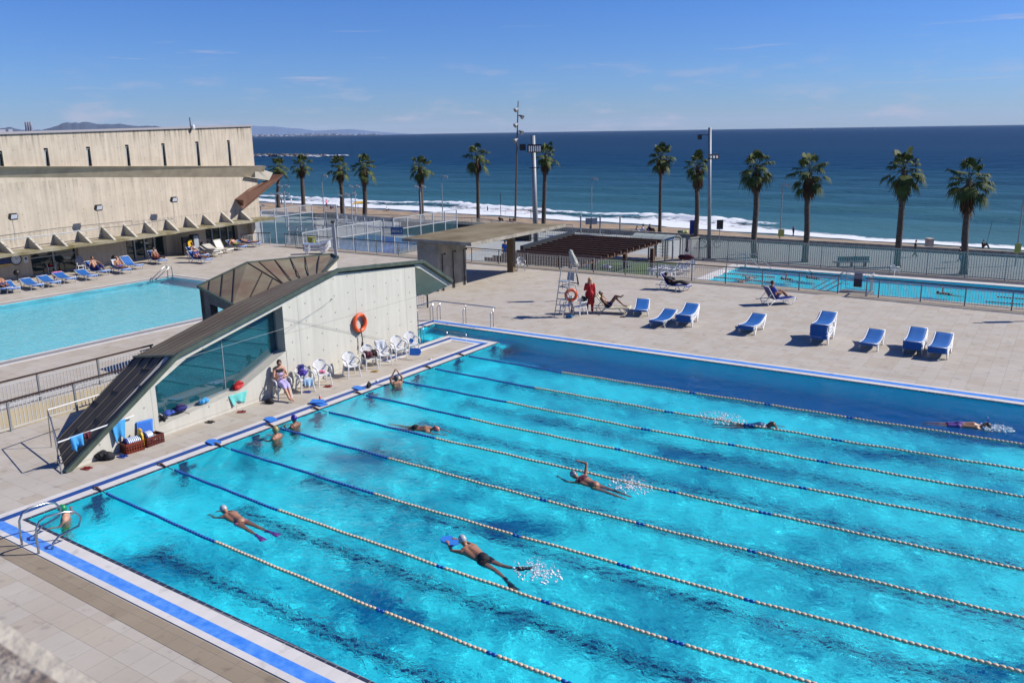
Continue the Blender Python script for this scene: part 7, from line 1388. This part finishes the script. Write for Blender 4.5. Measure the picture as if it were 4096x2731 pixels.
def person(label, loc, rz, j, skin='tan', hair=(.03, .02, .015), wear=(), cap=None, glasses=False, scale=1.0, vx=.012, group=None, fem=False, long_hair=False, face=None, fins=None, bald=False):
    t_ = thing('person', label, 'person', loc, rz, group); t_.scale = (scale,)*3; fw = 1 if not fem else .93; S = SK[skin] if isinstance(skin, str) else skin
    mb = MB(); C = mb.cap; tor = lambda a, b_, u: a+(b_-a)*u
    C(j['hiL'], j['hiR'], .098, .098); C(j['pel'], j['wai'], .12*(1.03 if fem else 1), .105*fw); C(j['wai'], j['che'], .105*fw, .125*fw); C(tor(j['shL'], j['shR'], .22), tor(j['shL'], j['shR'], .78), .095*fw, .095*fw); C(j['che'], j['nek'], .12*fw, .06)
    for s in 'LR':
        C(tor(j['hi'+s], j['wai'], .2), tor(j['sh'+s], j['che'], .45), .085*fw, .10*fw); C(j['sh'+s], j['el'+s], .054*fw, .040*fw); C(j['el'+s], j['ha'+s], .040*fw, .026*fw); C(tor(j['che'], j['sh'+s], .8), j['sh'+s], .075*fw, .06*fw)
        C(j['hi'+s], j['kn'+s], .088, .055); C(j['kn'+s], tor(j['kn'+s], j['an'+s], .3), .054, .056); C(tor(j['kn'+s], j['an'+s], .3), j['an'+s], .056, .034); C(j['an'+s], j['to'+s], .038, .028)
        # palm, four fingers of unequal length and a thumb
        d = (j['ha'+s]-j['el'+s]).normalized(); side = d.cross(Vector((0, 0, 1)));
        if side.length < .2: side = d.cross(Vector((0, 1, 0)))
        side.normalize(); up = side.cross(d); h0 = j['ha'+s]; pm = h0+d*.075; C(h0, pm+side*.018, .024, .020); C(h0, pm-side*.018, .024, .020)
        for k, ln in enumerate((.062, .075, .070, .052)): f0 = pm+side*(.027-.018*k); f1 = f0+d*ln*.55-up*.008; C(f0, f1, .0100, .0095, 6); C(f1, f1+d*ln*.45-up*.022, .0095, .008, 6)
        C(h0+side*.022+d*.02, h0+side*.055+d*.065, .0125, .010, 6)
    C(j['nek'], tor(j['nek'], j['hed'], .6), .054*fw, .052*fw); fd = Vector(face).normalized() if face else None
    upv = (j['hed']-j['nek']).normalized()
    if fd is None: fd = Vector((1, 0, 0))-upv*upv.x; fd = fd.normalized() if fd.length > .3 else Vector((0, 0, 1))
    fd = (fd-upv*fd.dot(upv)).normalized(); sd = upv.cross(fd); hd = j['hed']+upv*.02; Rm = Matrix((fd, sd, upv)).transposed()
    mb.ball(hd, (.092, .076, .112), 14, 10, M=Rm); mb.ball(hd+fd*.025-upv*.06, (.058, .05, .055), 10, 7, M=Rm); C(hd+fd*.085+upv*.005, hd+fd*.108-upv*.025, .012, .016, 6); C(hd+fd*.078-upv*.062-sd*.015, hd+fd*.078-upv*.062+sd*.015, .012, .012, 6)
    for s in (-1, 1): mb.ball(hd+sd*s*.078-fd*.005-upv*.005, (.018, .010, .028), 7, 5, M=Rm)
    b_ = mb.build('body', S, t_, True); remesh(b_, vx)
    if vx <= .014:
        for s in (-1, 1): mb = MB(); mb.ball(hd+fd*.084+sd*s*.030+upv*.010, .011, 7, 5); mb.build('eye', M_['black'], t_)
    if cap:
        mb = MB(); mb.ball(hd-fd*.010+upv*.022, (.100, .086, .104), 14, 10, M=Rm); c_ = mb.build('swim_cap', cap if not isinstance(cap, tuple) else mat('cap_fabric', cap, .35), t_, True)
    elif not bald:
        mb = MB(); mb.ball(hd-fd*.022+upv*.026, (.094, .086, .106), 14, 10, M=Rm)
        if long_hair:
            for s in (-1, 0, 1): mb.cap(hd-fd*.05+sd*s*.05+upv*.03, hd-fd*.055+sd*s*.075-upv*.20, .05, .035)
        h_ = mb.build('hair', mat('hair', hair, .7), t_, True); remesh(h_, max(vx, .012))
    if glasses: mb = MB(); mb.cap(hd+fd*.090+sd*.034+upv*.012, hd+fd*.090+sd*.012+upv*.010, .018, .016, 7); mb.cap(hd+fd*.090-sd*.034+upv*.012, hd+fd*.090-sd*.012+upv*.010, .018, .016, 7); mb.tube([hd-fd*.0+sd*.082+upv*.012, hd+fd*.085+sd*.05+upv*.014, hd+fd*.085-sd*.05+upv*.014, hd+sd*-.082+upv*.012], .006, 5); mb.build('glasses', M_['black'], t_, True)
    for kind, m in wear:
        mb = MB(); C = mb.cap; g = .014; MM = M_[m] if isinstance(m, str) else m
        if kind in ('shorts', 'trunks', 'bikini', 'trousers', 'swimsuit'):
            g_ = .004 if kind == 'bikini' else g; C(j['hiL'], j['hiR'], .098+g_, .098+g_); kind == 'bikini' or C(j['pel'], tor(j['pel'], j['wai'], .3 if kind != 'swimsuit' else 1), .12+g, .115+g); L_ = dict(shorts=.62, trunks=.22, bikini=.04, trousers=1, swimsuit=.02)[kind]
            for s in 'LR':
                kind == 'bikini' or C(j['hi'+s], tor(j['hi'+s], j['kn'+s], L_), .088+g, (.088-.033*L_)+g*1.3)
                if kind == 'trousers': C(j['kn'+s], tor(j['kn'+s], j['an'+s], .93), .057+g*1.2, .045+g*1.5)
        if kind in ('shirt', 'coat', 'tee', 'swimsuit', 'top'):
            if kind != 'top': C(j['pel'], j['wai'], .125+g, .11+g)
            if kind != 'top': C(j['wai'], j['che'], .11+g, .125*fw+g)
            C(j['che'], tor(j['che'], j['nek'], .55), .12*fw+g, .09+g)
            for s in 'LR':
                C(tor(j['hi'+s], j['wai'], .5), tor(j['sh'+s], j['che'], .45), .085*fw+g, .10*fw+g) if kind != 'top' else C(tor(j['che'], j['sh'+s], .4), tor(j['che'], j['sh'+s], .5)-Vector((0, 0, .03)), .10+g, .09+g)
                if kind in ('shirt', 'coat', 'tee'):
                    C(tor(j['che'], j['sh'+s], .5), j['sh'+s], .09+g, .06+g); e_ = .95 if kind != 'tee' else .6; C(j['sh'+s], tor(j['sh'+s], j['el'+s], e_), .058+g*1.2, .046+g*1.6)
                    if kind != 'tee': C(j['el'+s], tor(j['el'+s], j['ha'+s], .92), .044+g*1.8, .034+g*1.6)
        if kind == 'coat':
            for s in 'LR': C(j['hi'+s]+Vector((0, 0, .05)), tor(j['hi'+s], j['kn'+s], .95), .12+g*1.5, .105+g*1.5)
            C(j['pel'], tor(j['pel'], tor(j['knL'], j['knR'], .5), .9), .13+g, .12+g)
        if kind == 'wrap':
            C(tor(j['che'], j['wai'], .35), j['wai'], .14, .14)
            for s in 'LR': C(j['hi'+s], tor(j['hi'+s], j['kn'+s], 1.0), .11, .082); C(j['kn'+s], tor(j['kn'+s], j['an'+s], .18), .08, .07)
            C(tor(j['hiL'], j['hiR'], .5), tor(j['knL'], j['knR'], .5), .1, .075); C(j['wai'], j['pel'], .14, .135)
        o = mb.build(dict(shorts='shorts', trunks='trunks', bikini='bikini', trousers='trousers', shirt='jacket', tee='shirt', coat='long_coat', wrap='towel_wrap', swimsuit='swimsuit', top='bikini_top')[kind], MM, t_, True); remesh(o, max(.014, vx))
    for s in 'LR':
        if fins:
            d = (j['to'+s]-j['an'+s]).normalized(); q = d.cross(Vector((0, 0, 1))).normalized(); a = j['to'+s]-d*.04; mb = MB(); mb.cap(j['an'+s], j['to'+s], .05, .042); mb.slab([a-q*.045, a+q*.045, a+d*.30+q*.09, a+d*.30-q*.09], (0, 0, .015)); mb.build('swim_fin', fins, t_, True)
    return t_
def heading(v): return math.atan2(v.y, v.x)
def face_dir(n, a, b_, z=0): p, q = GQ(n, *a, z), GQ(n, *b_, z); return p, heading(q-p)
capm = lambda n, c, r=.35: mat(n, c, r)
# woman in the chair
c_ = cl('woman with the lilac'); rzc = [o for l_, o in cs.items() if 'woman with the lilac' in l_][0].rotation_euler.z
person('woman in sunglasses seated in a white chair, wrapped in a lilac towel', Vector((c_.x, c_.y, 0)), rzc, J(SIT, pel=(-.08, 0, .53), wai=(-.11, 0, .66), che=(-.13, 0, .86), nek=(-.14, 0, 1.03), hed=(-.08, .0, 1.16), sh=(-.13, .165, .99), elL=(-.02, .24, .74), haL=(.14, .02, .74), elR=(-.02, -.24, .72), haR=(.13, -.02, .80), hi=(-.04, .09, .52), kn=(.36, .07, .50), an=(.70, .035, .12), toL=(.82, .06, .06), toR=(.84, -.02, .10)), 'light', (.06, .025, .012), [('wrap', 'lilac'), ('top', 'blackc')], glasses=True, fem=True, vx=.010, face=(1, -.25, -.3))
# standing guard in red
p = (GQ('m2', 738, 530)+GQ('m2', 795, 540))/2; hgt = HT(*Q('m2', 765, 235), p)
person('woman lifeguard standing in a long red coat and red trousers, hand raised to her mouth', p, heading(CAM-p)+.1, J(STAND, elR=(.02, -.24, 1.16), haR=(.14, -.03, 1.43), an=(-.02, .13, .08), kn=(0, .12, .49), to=(.13, .17, .03)), 'light', (.55, .38, .18), [('coat', 'red'), ('trousers', 'red')], glasses=True, fem=True, long_hair=True, scale=hgt/1.74, vx=.012)
# sunbathing man on the beige lounger
lo_ = [o for o in bpy.data.objects if 'beige lounger' in o.get('label', '')][0]
person('tanned man in dark trunks sunbathing on the beige lounger with legs crossed', lo_.location.copy(), lo_.rotation_euler.z, J(LIE, pel=(1.02, 0, .40), wai=(1.14, 0, .46), che=(1.28, 0, .60), nek=(1.38, 0, .78), hed=(1.42, 0, .93), sh=(1.34, .17, .73), el=(1.18, .27, .55), ha=(1.0, .22, .46), hi=(.98, .09, .40), knL=(.68, .10, .78), anL=(.28, .12, .42), toL=(.12, .13, .38), knR=(.72, -.02, .84), anR=(.42, .16, .84), toR=(.30, .18, .93)), 'dark', (.22, .20, .19), [('trunks', 'navyc')], vx=.012, face=(-1, 0, .6))
lo_ = [o for o in bpy.data.objects if 'navy lounger' in o.get('label', '')][0]
person('person in black clothes curled up asleep on the navy lounger', lo_.location.copy(), lo_.rotation_euler.z, J(LIE, pel=(.95, .05, .42), wai=(1.08, 0, .47), che=(1.22, 0, .58), nek=(1.32, .03, .72), hed=(1.37, .05, .82), elL=(1.05, .25, .60), haL=(.95, .08, .55), elR=(1.0, -.24, .56), haR=(.90, -.05, .52), kn=(.5, .10, .50), an=(.12, .08, .42), to=(0, .08, .46)), 'tan', (.02, .02, .02), [('shirt', 'blackc'), ('trousers', 'blackc')], vx=.014)
lo_ = [o for o in bpy.data.objects if 'seated bather, near the far' in o.get('label', '')][0]
person('bather with dark hair sitting up on a lounger near the far railing, seen from behind', lo_.location.copy(), lo_.rotation_euler.z, J(LIE, pel=(1.0, 0, .42), wai=(1.08, 0, .54), che=(1.15, 0, .74), nek=(1.18, 0, .92), hed=(1.16, 0, 1.08), sh=(1.17, .17, .88), el=(1.0, .26, .65), ha=(.8, .16, .62), hi=(.95, .09, .41), kn=(.62, .11, .68), an=(.34, .11, .40), to=(.2, .12, .42)), 'tan', (.015, .012, .01), [('tee', 'bluec'), ('trunks', 'navyc')], vx=.016, face=(-1, 0, .1))
# bathers along the hall
def onlounger(key, label, j, **k):
    o = [q for q in bpy.data.objects if key in q.get('label', '')][0]; return person(label, o.location.copy(), o.rotation_euler.z, j, vx=.018, **k)
onlounger('leftmost blue lounger at the hall', 'bather on the leftmost lounger, only tanned legs in view', J(LIE), skin='tan', wear=[('trunks', 'navyc')])
onlounger('seated young man in dark', 'young man with bare chest and navy trousers sitting on a blue lounger', J(LIE, pel=(1.05, 0, .42), wai=(1.13, 0, .54), che=(1.20, 0, .72), nek=(1.24, 0, .90), hed=(1.22, 0, 1.05), sh=(1.21, .17, .86), elL=(1.1, .32, .66), haL=(1.22, .3, .46), elR=(1.05, -.34, .75), haR=(.8, -.38, .62), kn=(.62, .13, .62), an=(.34, .12, .42), to=(.2, .13, .42)), skin='tan', hair=(.04, .02, .015), wear=[('trousers', 'navyc')], face=(-1, 0, .1))
onlounger('reclining bald man', 'bald man in blue trunks reclining against a white towel, legs stretched out', J(LIE, che=(1.28, 0, .60), nek=(1.38, 0, .76), hed=(1.38, 0, .92), sh=(1.34, .17, .71), elR=(1.12, -.28, .55), haR=(1.30, -.14, .86)), skin='tan', wear=[('trunks', 'bluec')], bald=True, face=(-1, 0, .4))
onlounger('man in red trunks', 'man in red trunks with blue shoes reclining by the glazed door', J(LIE, che=(1.25, 0, .62), nek=(1.33, 0, .80), hed=(1.32, 0, .96), sh=(1.30, .17, .76), kn=(.55, .14, .50), an=(.15, .20, .42), to=(.08, .22, .56)), skin='dark', wear=[('trunks', 'red')], hair=(.02, .015, .012), face=(-1, 0, .3))
onlounger('bather with the white cap', 'bather in dark clothes with a white head cover, sitting back on the front blue lounger', J(LIE, pel=(1.0, 0, .42), che=(1.22, 0, .66), nek=(1.3, 0, .84), hed=(1.28, 0, 1.0), sh=(1.25, .17, .80), kn=(.55, .12, .50)), skin='tan', cap=capm('white_headcover', (.7, .7, .74)), wear=[('tee', 'navyc'), ('shorts', 'navyc')], face=(-1, 0, .3))
onlounger('bather with blue shoes', 'dark-haired bather with blue shoes on the rear blue lounger', J(LIE, che=(1.28, 0, .66), nek=(1.36, 0, .86), hed=(1.36, 0, 1.02), sh=(1.31, .17, .82)), skin='dark', hair=(.015, .012, .01), wear=[('shorts', 'blackc')], face=(-1, 0, .3))
onlounger('with a green towel', 'bather lying flat on a green towel, right of the ivory lounger', J(LIE, che=(1.25, 0, .52), nek=(1.38, 0, .60), hed=(1.50, 0, .68), elL=(1.3, .36, .45), haL=(1.15, .3, .42)), skin='light', wear=[('trunks', mat('green_cloth', (.12, .4, .08), .8))], hair=(.05, .02, .015), face=(-.4, 0, 1))
onlounger('end of the hall with a lying', 'pale bather lying flat on the last blue lounger at the hall end', J(LIE, che=(1.25, 0, .45), nek=(1.40, 0, .50), hed=(1.54, 0, .55), sh=(1.36, .17, .5)), skin='light', wear=[('trunks', 'bluec')], face=(-.3, 0, 1))
drape('white_back_towel', 'white towel over the raised back behind the bald man', [q for q in bpy.data.objects if 'reclining bald man' in q.get('label', '') and q.name.startswith('sun')][0].location+Vector((0, 0, .80))+Matrix.Rotation([q for q in bpy.data.objects if 'reclining bald man' in q.get('label', '') and q.name.startswith('sun')][0].rotation_euler.z, 3, 'Z') @ Vector((1.72, 0, 0)), Matrix.Rotation([q for q in bpy.data.objects if 'reclining bald man' in q.get('label', '') and q.name.startswith('sun')][0].rotation_euler.z, 3, 'Z') @ Vector((0, 1, 0)), .5, .4, 'wc', 33, out=Matrix.Rotation([q for q in bpy.data.objects if 'reclining bald man' in q.get('label', '') and q.name.startswith('sun')][0].rotation_euler.z, 3, 'Z') @ Vector((-1, 0, 0)))
# swimmers in the main pool ------------------------------------------------
def spl(name, label, c, r_, n_, h_, seed, group='splashes of white water'):
    rg = random.Random(seed); mb = MB()
    for i in range(int(n_*2.4)):
        a, q = rg.uniform(0, 6.28), r_*rg.random()**.8; z = max(.0, h_*rg.random()**2*(1-q/r_*.6)); s_ = rg.uniform(.004, .012)*(2.6 if z < .025 else 1); mb.ball((c.x+q*math.cos(a), c.y+q*.7*math.sin(a), z), (s_*1.3, s_*1.1, s_*.8), 5, 4)
    o = mb.build(name, M_['splash'], None, True); struct(o, 'stuff'); o['label'] = label; o['category'] = 'splash'
M_['splash'] = mat('splash_white', (.80, .86, .90), .3)
def swimmer(label, n, head, feet, j, **k):
    a, b_ = GQ(n, *head), GQ(n, *feet); rz = heading(a-b_); c = a-Vector((math.cos(rz), math.sin(rz), 0))*.70; k.setdefault('vx', .012); return person(label, Vector((c.x, c.y, -.045)), rz, j, **k)
M_['caps'] = capm('silver_cap', (.45, .46, .50), .25)
swimmer('swimmer with a silver cap, pink bikini and purple fins in the nearest lanes', 'b0', (1405, 540), (1640, 660), J(SWIM, pel=(0, 0, -.02), wai=(.15, 0, .0), che=(.36, 0, .01), nek=(.53, 0, .02), hed=(.68, 0, .08), sh=(.48, .17, .0), elL=(.70, .25, -.10), haL=(.95, .22, -.16), elR=(.70, -.20, -.08), haR=(.93, -.05, -.12), kn=(-.45, .11, -.07), anL=(-.85, .14, -.06), anR=(-.85, -.14, -.10), toL=(-1.0, .16, -.05), toR=(-1.0, -.16, -.10)), skin='tan', cap=M_['caps'], wear=[('bikini', 'pinkc')], fins=mat('purple_fin', (.22, .03, .40), .4), fem=True)
kb = swimmer('man with silver cap and dark trunks kicking along behind a blue kickboard', 'b1', (855, 710), (1240, 900), J(SWIM, pel=(0, 0, .0), wai=(.15, 0, .03), che=(.36, 0, .04), nek=(.53, 0, .08), hed=(.64, 0, .19), sh=(.48, .18, .05), el=(.74, .24, .01), ha=(1.0, .12, .05), kn=(-.45, .11, -.08), anL=(-.84, .2, -.10), anR=(-.82, -.16, .02), toL=(-1.0, .24, -.16), toR=(-.98, -.18, .08)), skin='tan', cap=M_['caps'], wear=[('trunks', 'blackc')], fins=M_['black'], glasses=True)
dkb = Vector((math.cos(kb.rotation_euler.z), math.sin(kb.rotation_euler.z), 0)); board('blue kickboard held out in front by the man with the silver cap', '', 0, 0, kb.rotation_euler.z, loc=kb.location+dkb*1.08+Zv*.025)
spl('kick_splash', 'white kicking splash behind the kickboard man', GQ('b1', 1330, 880), .55, 160, .38, 3)
swimmer('woman in a patterned cap swimming freestyle, one bent arm raised', 'b1', (1560, 275), (1840, 370), J(SWIM, pel=(0, 0, .0), wai=(.15, 0, .01), che=(.36, 0, .02), nek=(.53, 0, .03), hed=(.68, 0, .09), elR=(.52, -.30, .36), haR=(.72, -.26, .38), shR=(.46, -.17, .08), elL=(.78, .20, -.12), haL=(1.08, .14, -.10), kn=(-.45, .1, -.06), an=(-.86, .1, -.08), to=(-1.02, .1, -.1)), skin='tan', cap=mat('patterned_cap', (.6, .6, .65), .4, col2=(.02, .02, .05), vary=.5, scale=18), wear=[('bikini', mat('patterned_bikini', (.6, .3, .1), .6, col2=(.1, .4, .1), vary=.5, scale=25)), ('top', 'maroon')], fem=True)
spl('kick_splash', 'white kicking splash behind the woman swimming freestyle', GQ('b1', 1920, 340), .6, 140, .35, 4)
swimmer('swimmer with a pink cap and dark trunks near the stretching bather', 'm1', (1590, 1535), (1290, 1495), J(SWIM, pel=(0, 0, -.01), hed=(.68, 0, .06), nek=(.53, 0, .03), che=(.36, 0, .01)), skin='tan', cap=capm('pink_cap', (.60, .20, .16)), wear=[('trunks', 'blackc')])
swimmer('dark-capped swimmer crossing behind a blue rope marker in the far lanes', 'm3', (195, 1500), (-60, 1490), J(SWIM, hed=(.68, 0, .07), nek=(.53, 0, .03), che=(.36, 0, .02), elR=(.70, -.30, .20), haR=(.88, -.30, -.02)), skin='dark', cap=M_['black'], wear=[('swimsuit', mat('blue_green_suit', (.02, .12, .25), .5))], fem=True)
spl('kick_splash', 'thin splash behind the dark-capped swimmer', GQ('m2', 1900, 1440), .8, 110, .22, 5)
sn = swimmer('snorkelling man with purple shorts at the right edge of the farthest lane', 'm3', (2025, 1510), (1620, 1478), J(SWIM, hed=(.70, 0, .08), nek=(.55, 0, .04), che=(.36, 0, .04), pel=(0, 0, .02), wai=(.15, 0, .03), hi=(-.04, .09, .0), kn=(-.45, .09, -.02), an=(-.86, .08, -.03)), skin='tan', cap=M_['black'], wear=[('shorts', mat('purple_shorts', (.12, .05, .28), .7))])
dsn = Vector((math.cos(sn.rotation_euler.z), math.sin(sn.rotation_euler.z), 0)); t_ = thing('snorkel', 'blue snorkel held by the black-capped swimmer', 'snorkel', sn.location+dsn*.74); mb = MB(); mb.tube([(0, 0, -.02), dsn*.06+Zv*.10, dsn*.02+Zv*.25, dsn*-.04+Zv*.36], .014, 6); mb.build('tube', mat('blue_snorkel', (.02, .1, .5), .3), t_, True); mb = MB(); mb.ball((0, 0, -.02), .02, 6, 4); mb.build('mouthpiece', M_['black'], t_)
spl('head_splash', 'splash in front of the snorkelling man', GQ('m3', 2110, 1525), .5, 100, .16, 6)
# standing in the water at the wall
def wader(label, n, x, y, rz, j, **k): p = GQ(n, x, y); k.setdefault('vx', .012); return person(label, Vector((p.x, p.y, -1.40)), rz, j, **k)
wader('bather with grey-brown hair stretching both arms overhead at the pool wall', 'm1', 1255, 1150, math.pi-.5, J(STAND, elL=(.02, .22, 1.62), haL=(.03, .07, 1.86), elR=(.02, -.22, 1.62), haR=(.03, -.07, 1.86), sh=(0, .17, 1.44)), skin='tan', hair=(.10, .07, .05), wear=[('trunks', 'navyc')])
wader('bather with a purple cap at the pool wall in the sixth lane', 'm1', 385, 1500, math.pi+.1, J(STAND, elL=(.12, .25, 1.28), haL=(.34, .10, 1.30), elR=(.12, -.25, 1.28), haR=(.34, -.10, 1.30)), skin='dark', cap=capm('purple_cap', (.05, .02, .28)), wear=[('trunks', 'blackc')])
wader('bather with a gold cap holding on to the pool wall', 'b0', 1735, 75, math.pi+.2, J(STAND, elL=(.12, .25, 1.28), haL=(.36, .18, 1.30), elR=(.14, -.26, 1.27), haR=(.36, -.2, 1.28)), skin='tan', cap=capm('gold_cap', (.42, .30, .10)), wear=[('trunks', 'blackc')])
wader('swimmer with a green cap and goggles leaning at the near corner of the pool', 'e3', 430, 470, -2.2, J(STAND, elL=(.10, .30, 1.22), haL=(.42, .32, 1.24), elR=(-.12, -.32, 1.28), haR=(-.05, -.62, 1.33)), skin='light', cap=capm('green_cap', (.01, .26, .08)), glasses=True, wear=[('shorts', mat('green_shorts', (.03, .25, .02), .7))], face=(.8, -.5, -.1))
p = GQ('b2', 2345, 990); person('swimmer in bright green shorts at the right edge of the picture, under the water', Vector((p.x+1.0, p.y, -.35)), .4, J(SWIM), skin='tan', wear=[('shorts', mat('bright_green_shorts', (.12, .55, .03), .6))], hair=(.02, .02, .02), vx=.016)
# swimmers of the lower pool
for x, y, x2, y2, lab, n in ((1930, 1085, 2080, 1060, 'swimmer in the left lanes of the lower pool, farther one', 'c4'), (1770, 1155, 1870, 1125, 'swimmer in the left lanes of the lower pool, nearer one', 'c4')):
    a, b_ = GQ(n, x, y, ZL), GQ(n, x2, y2, ZL); person(lab, a+Zv*.03, heading(a-b_), J(SWIM, elR=(.6, -.3, .25), haR=(.8, -.3, .1)), skin='dark', cap=M_['black'], wear=[('trunks', 'blackc')], vx=.025)
for x, y, lab in ((355, 255, 'swimmer in the lower pool raising an arm, left of the gate'), (575, 245, 'swimmer in the lower pool close to the gate'), (1710, 380, 'swimmer in the middle of the lower pool')):
    a = GQ('m3', x, y, ZL); person(lab, a+Zv*.03, 2.9, J(SWIM, elR=(.5, -.25, .35), haR=(.72, -.22, .5)), skin='dark', cap=M_['black'], wear=[('trunks', 'blackc')], vx=.025)
# people on the beach and promenade
MC = dict(black='blackc', navy='navyc', blue='bluec', white='wc', pink='pinkc', maroon='maroon')
def far_person(label, n, x, yf, yt, col, legs='navyc', pose='stand', rz=None, skin='tan', z=None):
    p = sandpt(n, x, yf) if z is None else GQ(n, x, yf, z); hh_ = HT(*Q(n, x, yt), p)-p.z
    if pose == 'stand': j = J(STAND, kn=(.06, .1, .49), anL=(.18, .1, .08), anR=(-.2, -.1, .1), toL=(.32, .12, .03), toR=(-.08, -.12, .03)); s_ = hh_/1.74
    elif pose == 'sit': j = J(SIT, pel=(0, 0, .12), wai=(-.03, 0, .26), che=(-.05, 0, .46), nek=(-.03, 0, .62), hed=(.02, 0, .76), sh=(-.04, .17, .57), el=(.12, .22, .36), ha=(.32, .12, .34), hi=(.05, .09, .12), kn=(.40, .11, .44), an=(.58, .11, .08), to=(.72, .12, .04)); s_ = hh_/.88
    else: j = J(LIE, pel=(0, 0, .12), wai=(.12, 0, .14), che=(.32, 0, .16), nek=(.50, 0, .18), hed=(.64, 0, .22), sh=(.46, .17, .16), el=(.3, .28, .1), ha=(.1, .3, .08), hi=(-.05, .09, .11), kn=(-.44, .11, .12), an=(-.85, .11, .08), to=(-1.0, .12, .06)); s_ = 1.0
    return person(label, p, rz if rz is not None else heading(CAM-p)+rnd.uniform(1, 2.2), j, skin=skin, wear=[('shirt', MC.get(col, col)), ('trousers', legs)], vx=.04, scale=max(.6, s_))
FP = [('figure in black walking along the shore at the far left', 't1', 270, 893, 828, 'black', 'blackc', 'stand'), ('figure in white walking at the shore right of the one in black', 't1', 355, 897, 832, 'white', 'wc', 'stand'), ('figure in pink standing by the surf between palms', 't1', 657, 922, 848, 'pink', 'maroon', 'stand'), ('small dark figure crouching on the sand near the third palm', 't1', 692, 935, 893, 'maroon', 'navyc', 'sit'),
      ('figure in navy sitting on the sand behind the third palm', 't1', 750, 920, 897, 'navy', 'navyc', 'sit'), ('figure in white sitting on the sand between the fourth and fifth palm', 't1', 1168, 948, 914, 'white', 'blackc', 'sit'), ('figure in blue lying on the sand left of the fifth palm', 't1', 1420, 960, 940, 'blue', 'bluec', 'lie'), ('surfer in black and blue with bag walking at the water', 't1', 2033, 977, 905, 'black', 'blackc', 'stand'),
      ('person in black sitting behind the canopy, left one', 't1', 2135, 1040, 988, 'black', 'blackc', 'sit'), ('person in black sitting just left of the brown mast', 't1', 2222, 1035, 1003, 'black', 'blackc', 'sit'), ('person in dark clothes sitting right beside the brown mast', 't1', 2252, 1035, 1003, 'black', 'navyc', 'sit'),
      ('dark figure lying on the sand behind the middle thin post', 't2', 1035, 1048, 1030, 'black', 'blackc', 'lie'), ('surfer carrying a board at the water on the right', 't3', 376, 1165, 1078, 'maroon', 'maroon', 'stand'), ('dark seated angler with a rod at the water on the far right', 't3', 2000, 1262, 1195, 'black', 'blackc', 'sit')]
for f_ in FP: far_person(f_[0], f_[1], f_[2], f_[3], f_[4], f_[5], f_[6], f_[7])
for f_ in (('woman in black walking along the promenade wall on the right', 't3', 1415, 1345, 1195, 'black', 'blackc', 'stand', -4.2), ('person in black half hidden behind the rightmost palm', 't3', 1795, 1385, 1255, 'black', 'navyc', 'stand', -4.2), ('person with a blue backpack sitting on the promenade, left of the group of three', 't2', 1170, 1150, 1078, 'white', 'bluec', 'sit', ZP), ('middle person of the seated group of three on the promenade', 't2', 1222, 1145, 1060, 'white', 'navyc', 'sit', ZP),
           ('right person in black of the seated group of three on the promenade', 't2', 1278, 1140, 1062, 'black', 'blackc', 'sit', ZP), ('dark figure standing under the grey signboard at the beach lamp', 't2', 770, 1140, 1065, 'black', 'blackc', 'stand', ZP), ('cyclist in black behind the right grey mast', 't2', 1775, 1265, 1130, 'black', 'blackc', 'stand', ZP), ('dark figure standing behind the third palm by the sea', 't1', 808, 925, 875, 'black', 'blackc', 'stand', -7.2)):
    far_person(*f_[:8], z=f_[8])
p = GQ('t2', 45, 1420, ZP+1.0); p = GQ('t2', 45, 1385, ZL); person('person in a bright blue shirt walking behind the railing under the canopy', p, heading(CAM-p)+3, J(STAND), skin='tan', wear=[('tee', mat('bright_blue_shirt', (.01, .15, .65), .8)), ('shorts', 'navyc')], hair=(.02, .02, .02), scale=(HT(*Q('t2', 45, 1200), p)-p.z)/1.74, vx=.02)
a = sandpt('t3', 2005, 1262); t_ = thing('fishing_rod', 'long thin fishing rod held up by the seated angler', 'fishing rod', a); mb = MB(); mb.tube([(.3, 0, .4), (.7, .3, HT(*Q('t3', 2025, 1040), a)-a.z)], .03, 4); mb.build('rod', M_['darkgrey'], t_); mb = MB(); mb.tube([(.3, 0, .3), (.33, 0, .8)], .06, 5); mb.build('handle', M_['black'], t_)

for o in bpy.data.objects:
    r_ = o
    while r_.parent: r_ = r_.parent
    lb = r_.get('label', '')
    if r_.name.startswith('person') and -1.5 < r_.location.z < .02 and r_.location.x > 0 and r_.location.y < 4 or (r_.name.startswith('person') and 'lower pool' in lb) or r_.name.startswith('lane_rope'): o.cycles.is_caustics_receiver = True

# ------------------------------------------------------------------ sea haze: one closed box of even thin air round the whole scene
mb = MB(); mb.box((-10000, 15000, 440), (140000, 110000, 920)); hz_ = mb.build('haze', []); m = bpy.data.materials.new('haze_air'); m.use_nodes = True; NT = m.node_tree; NT.nodes.clear(); o = N('ShaderNodeOutputMaterial'); v = N('ShaderNodeVolumePrincipled'); v.inputs['Density'].default_value = 1.2e-5; v.inputs['Color'].default_value = (.72, .84, 1, 1); NT.links.new(v.outputs[0], o.inputs['Volume']); hz_.data.materials.append(m); struct(hz_, 'stuff', label='thin sea haze over the far coast', category='haze')
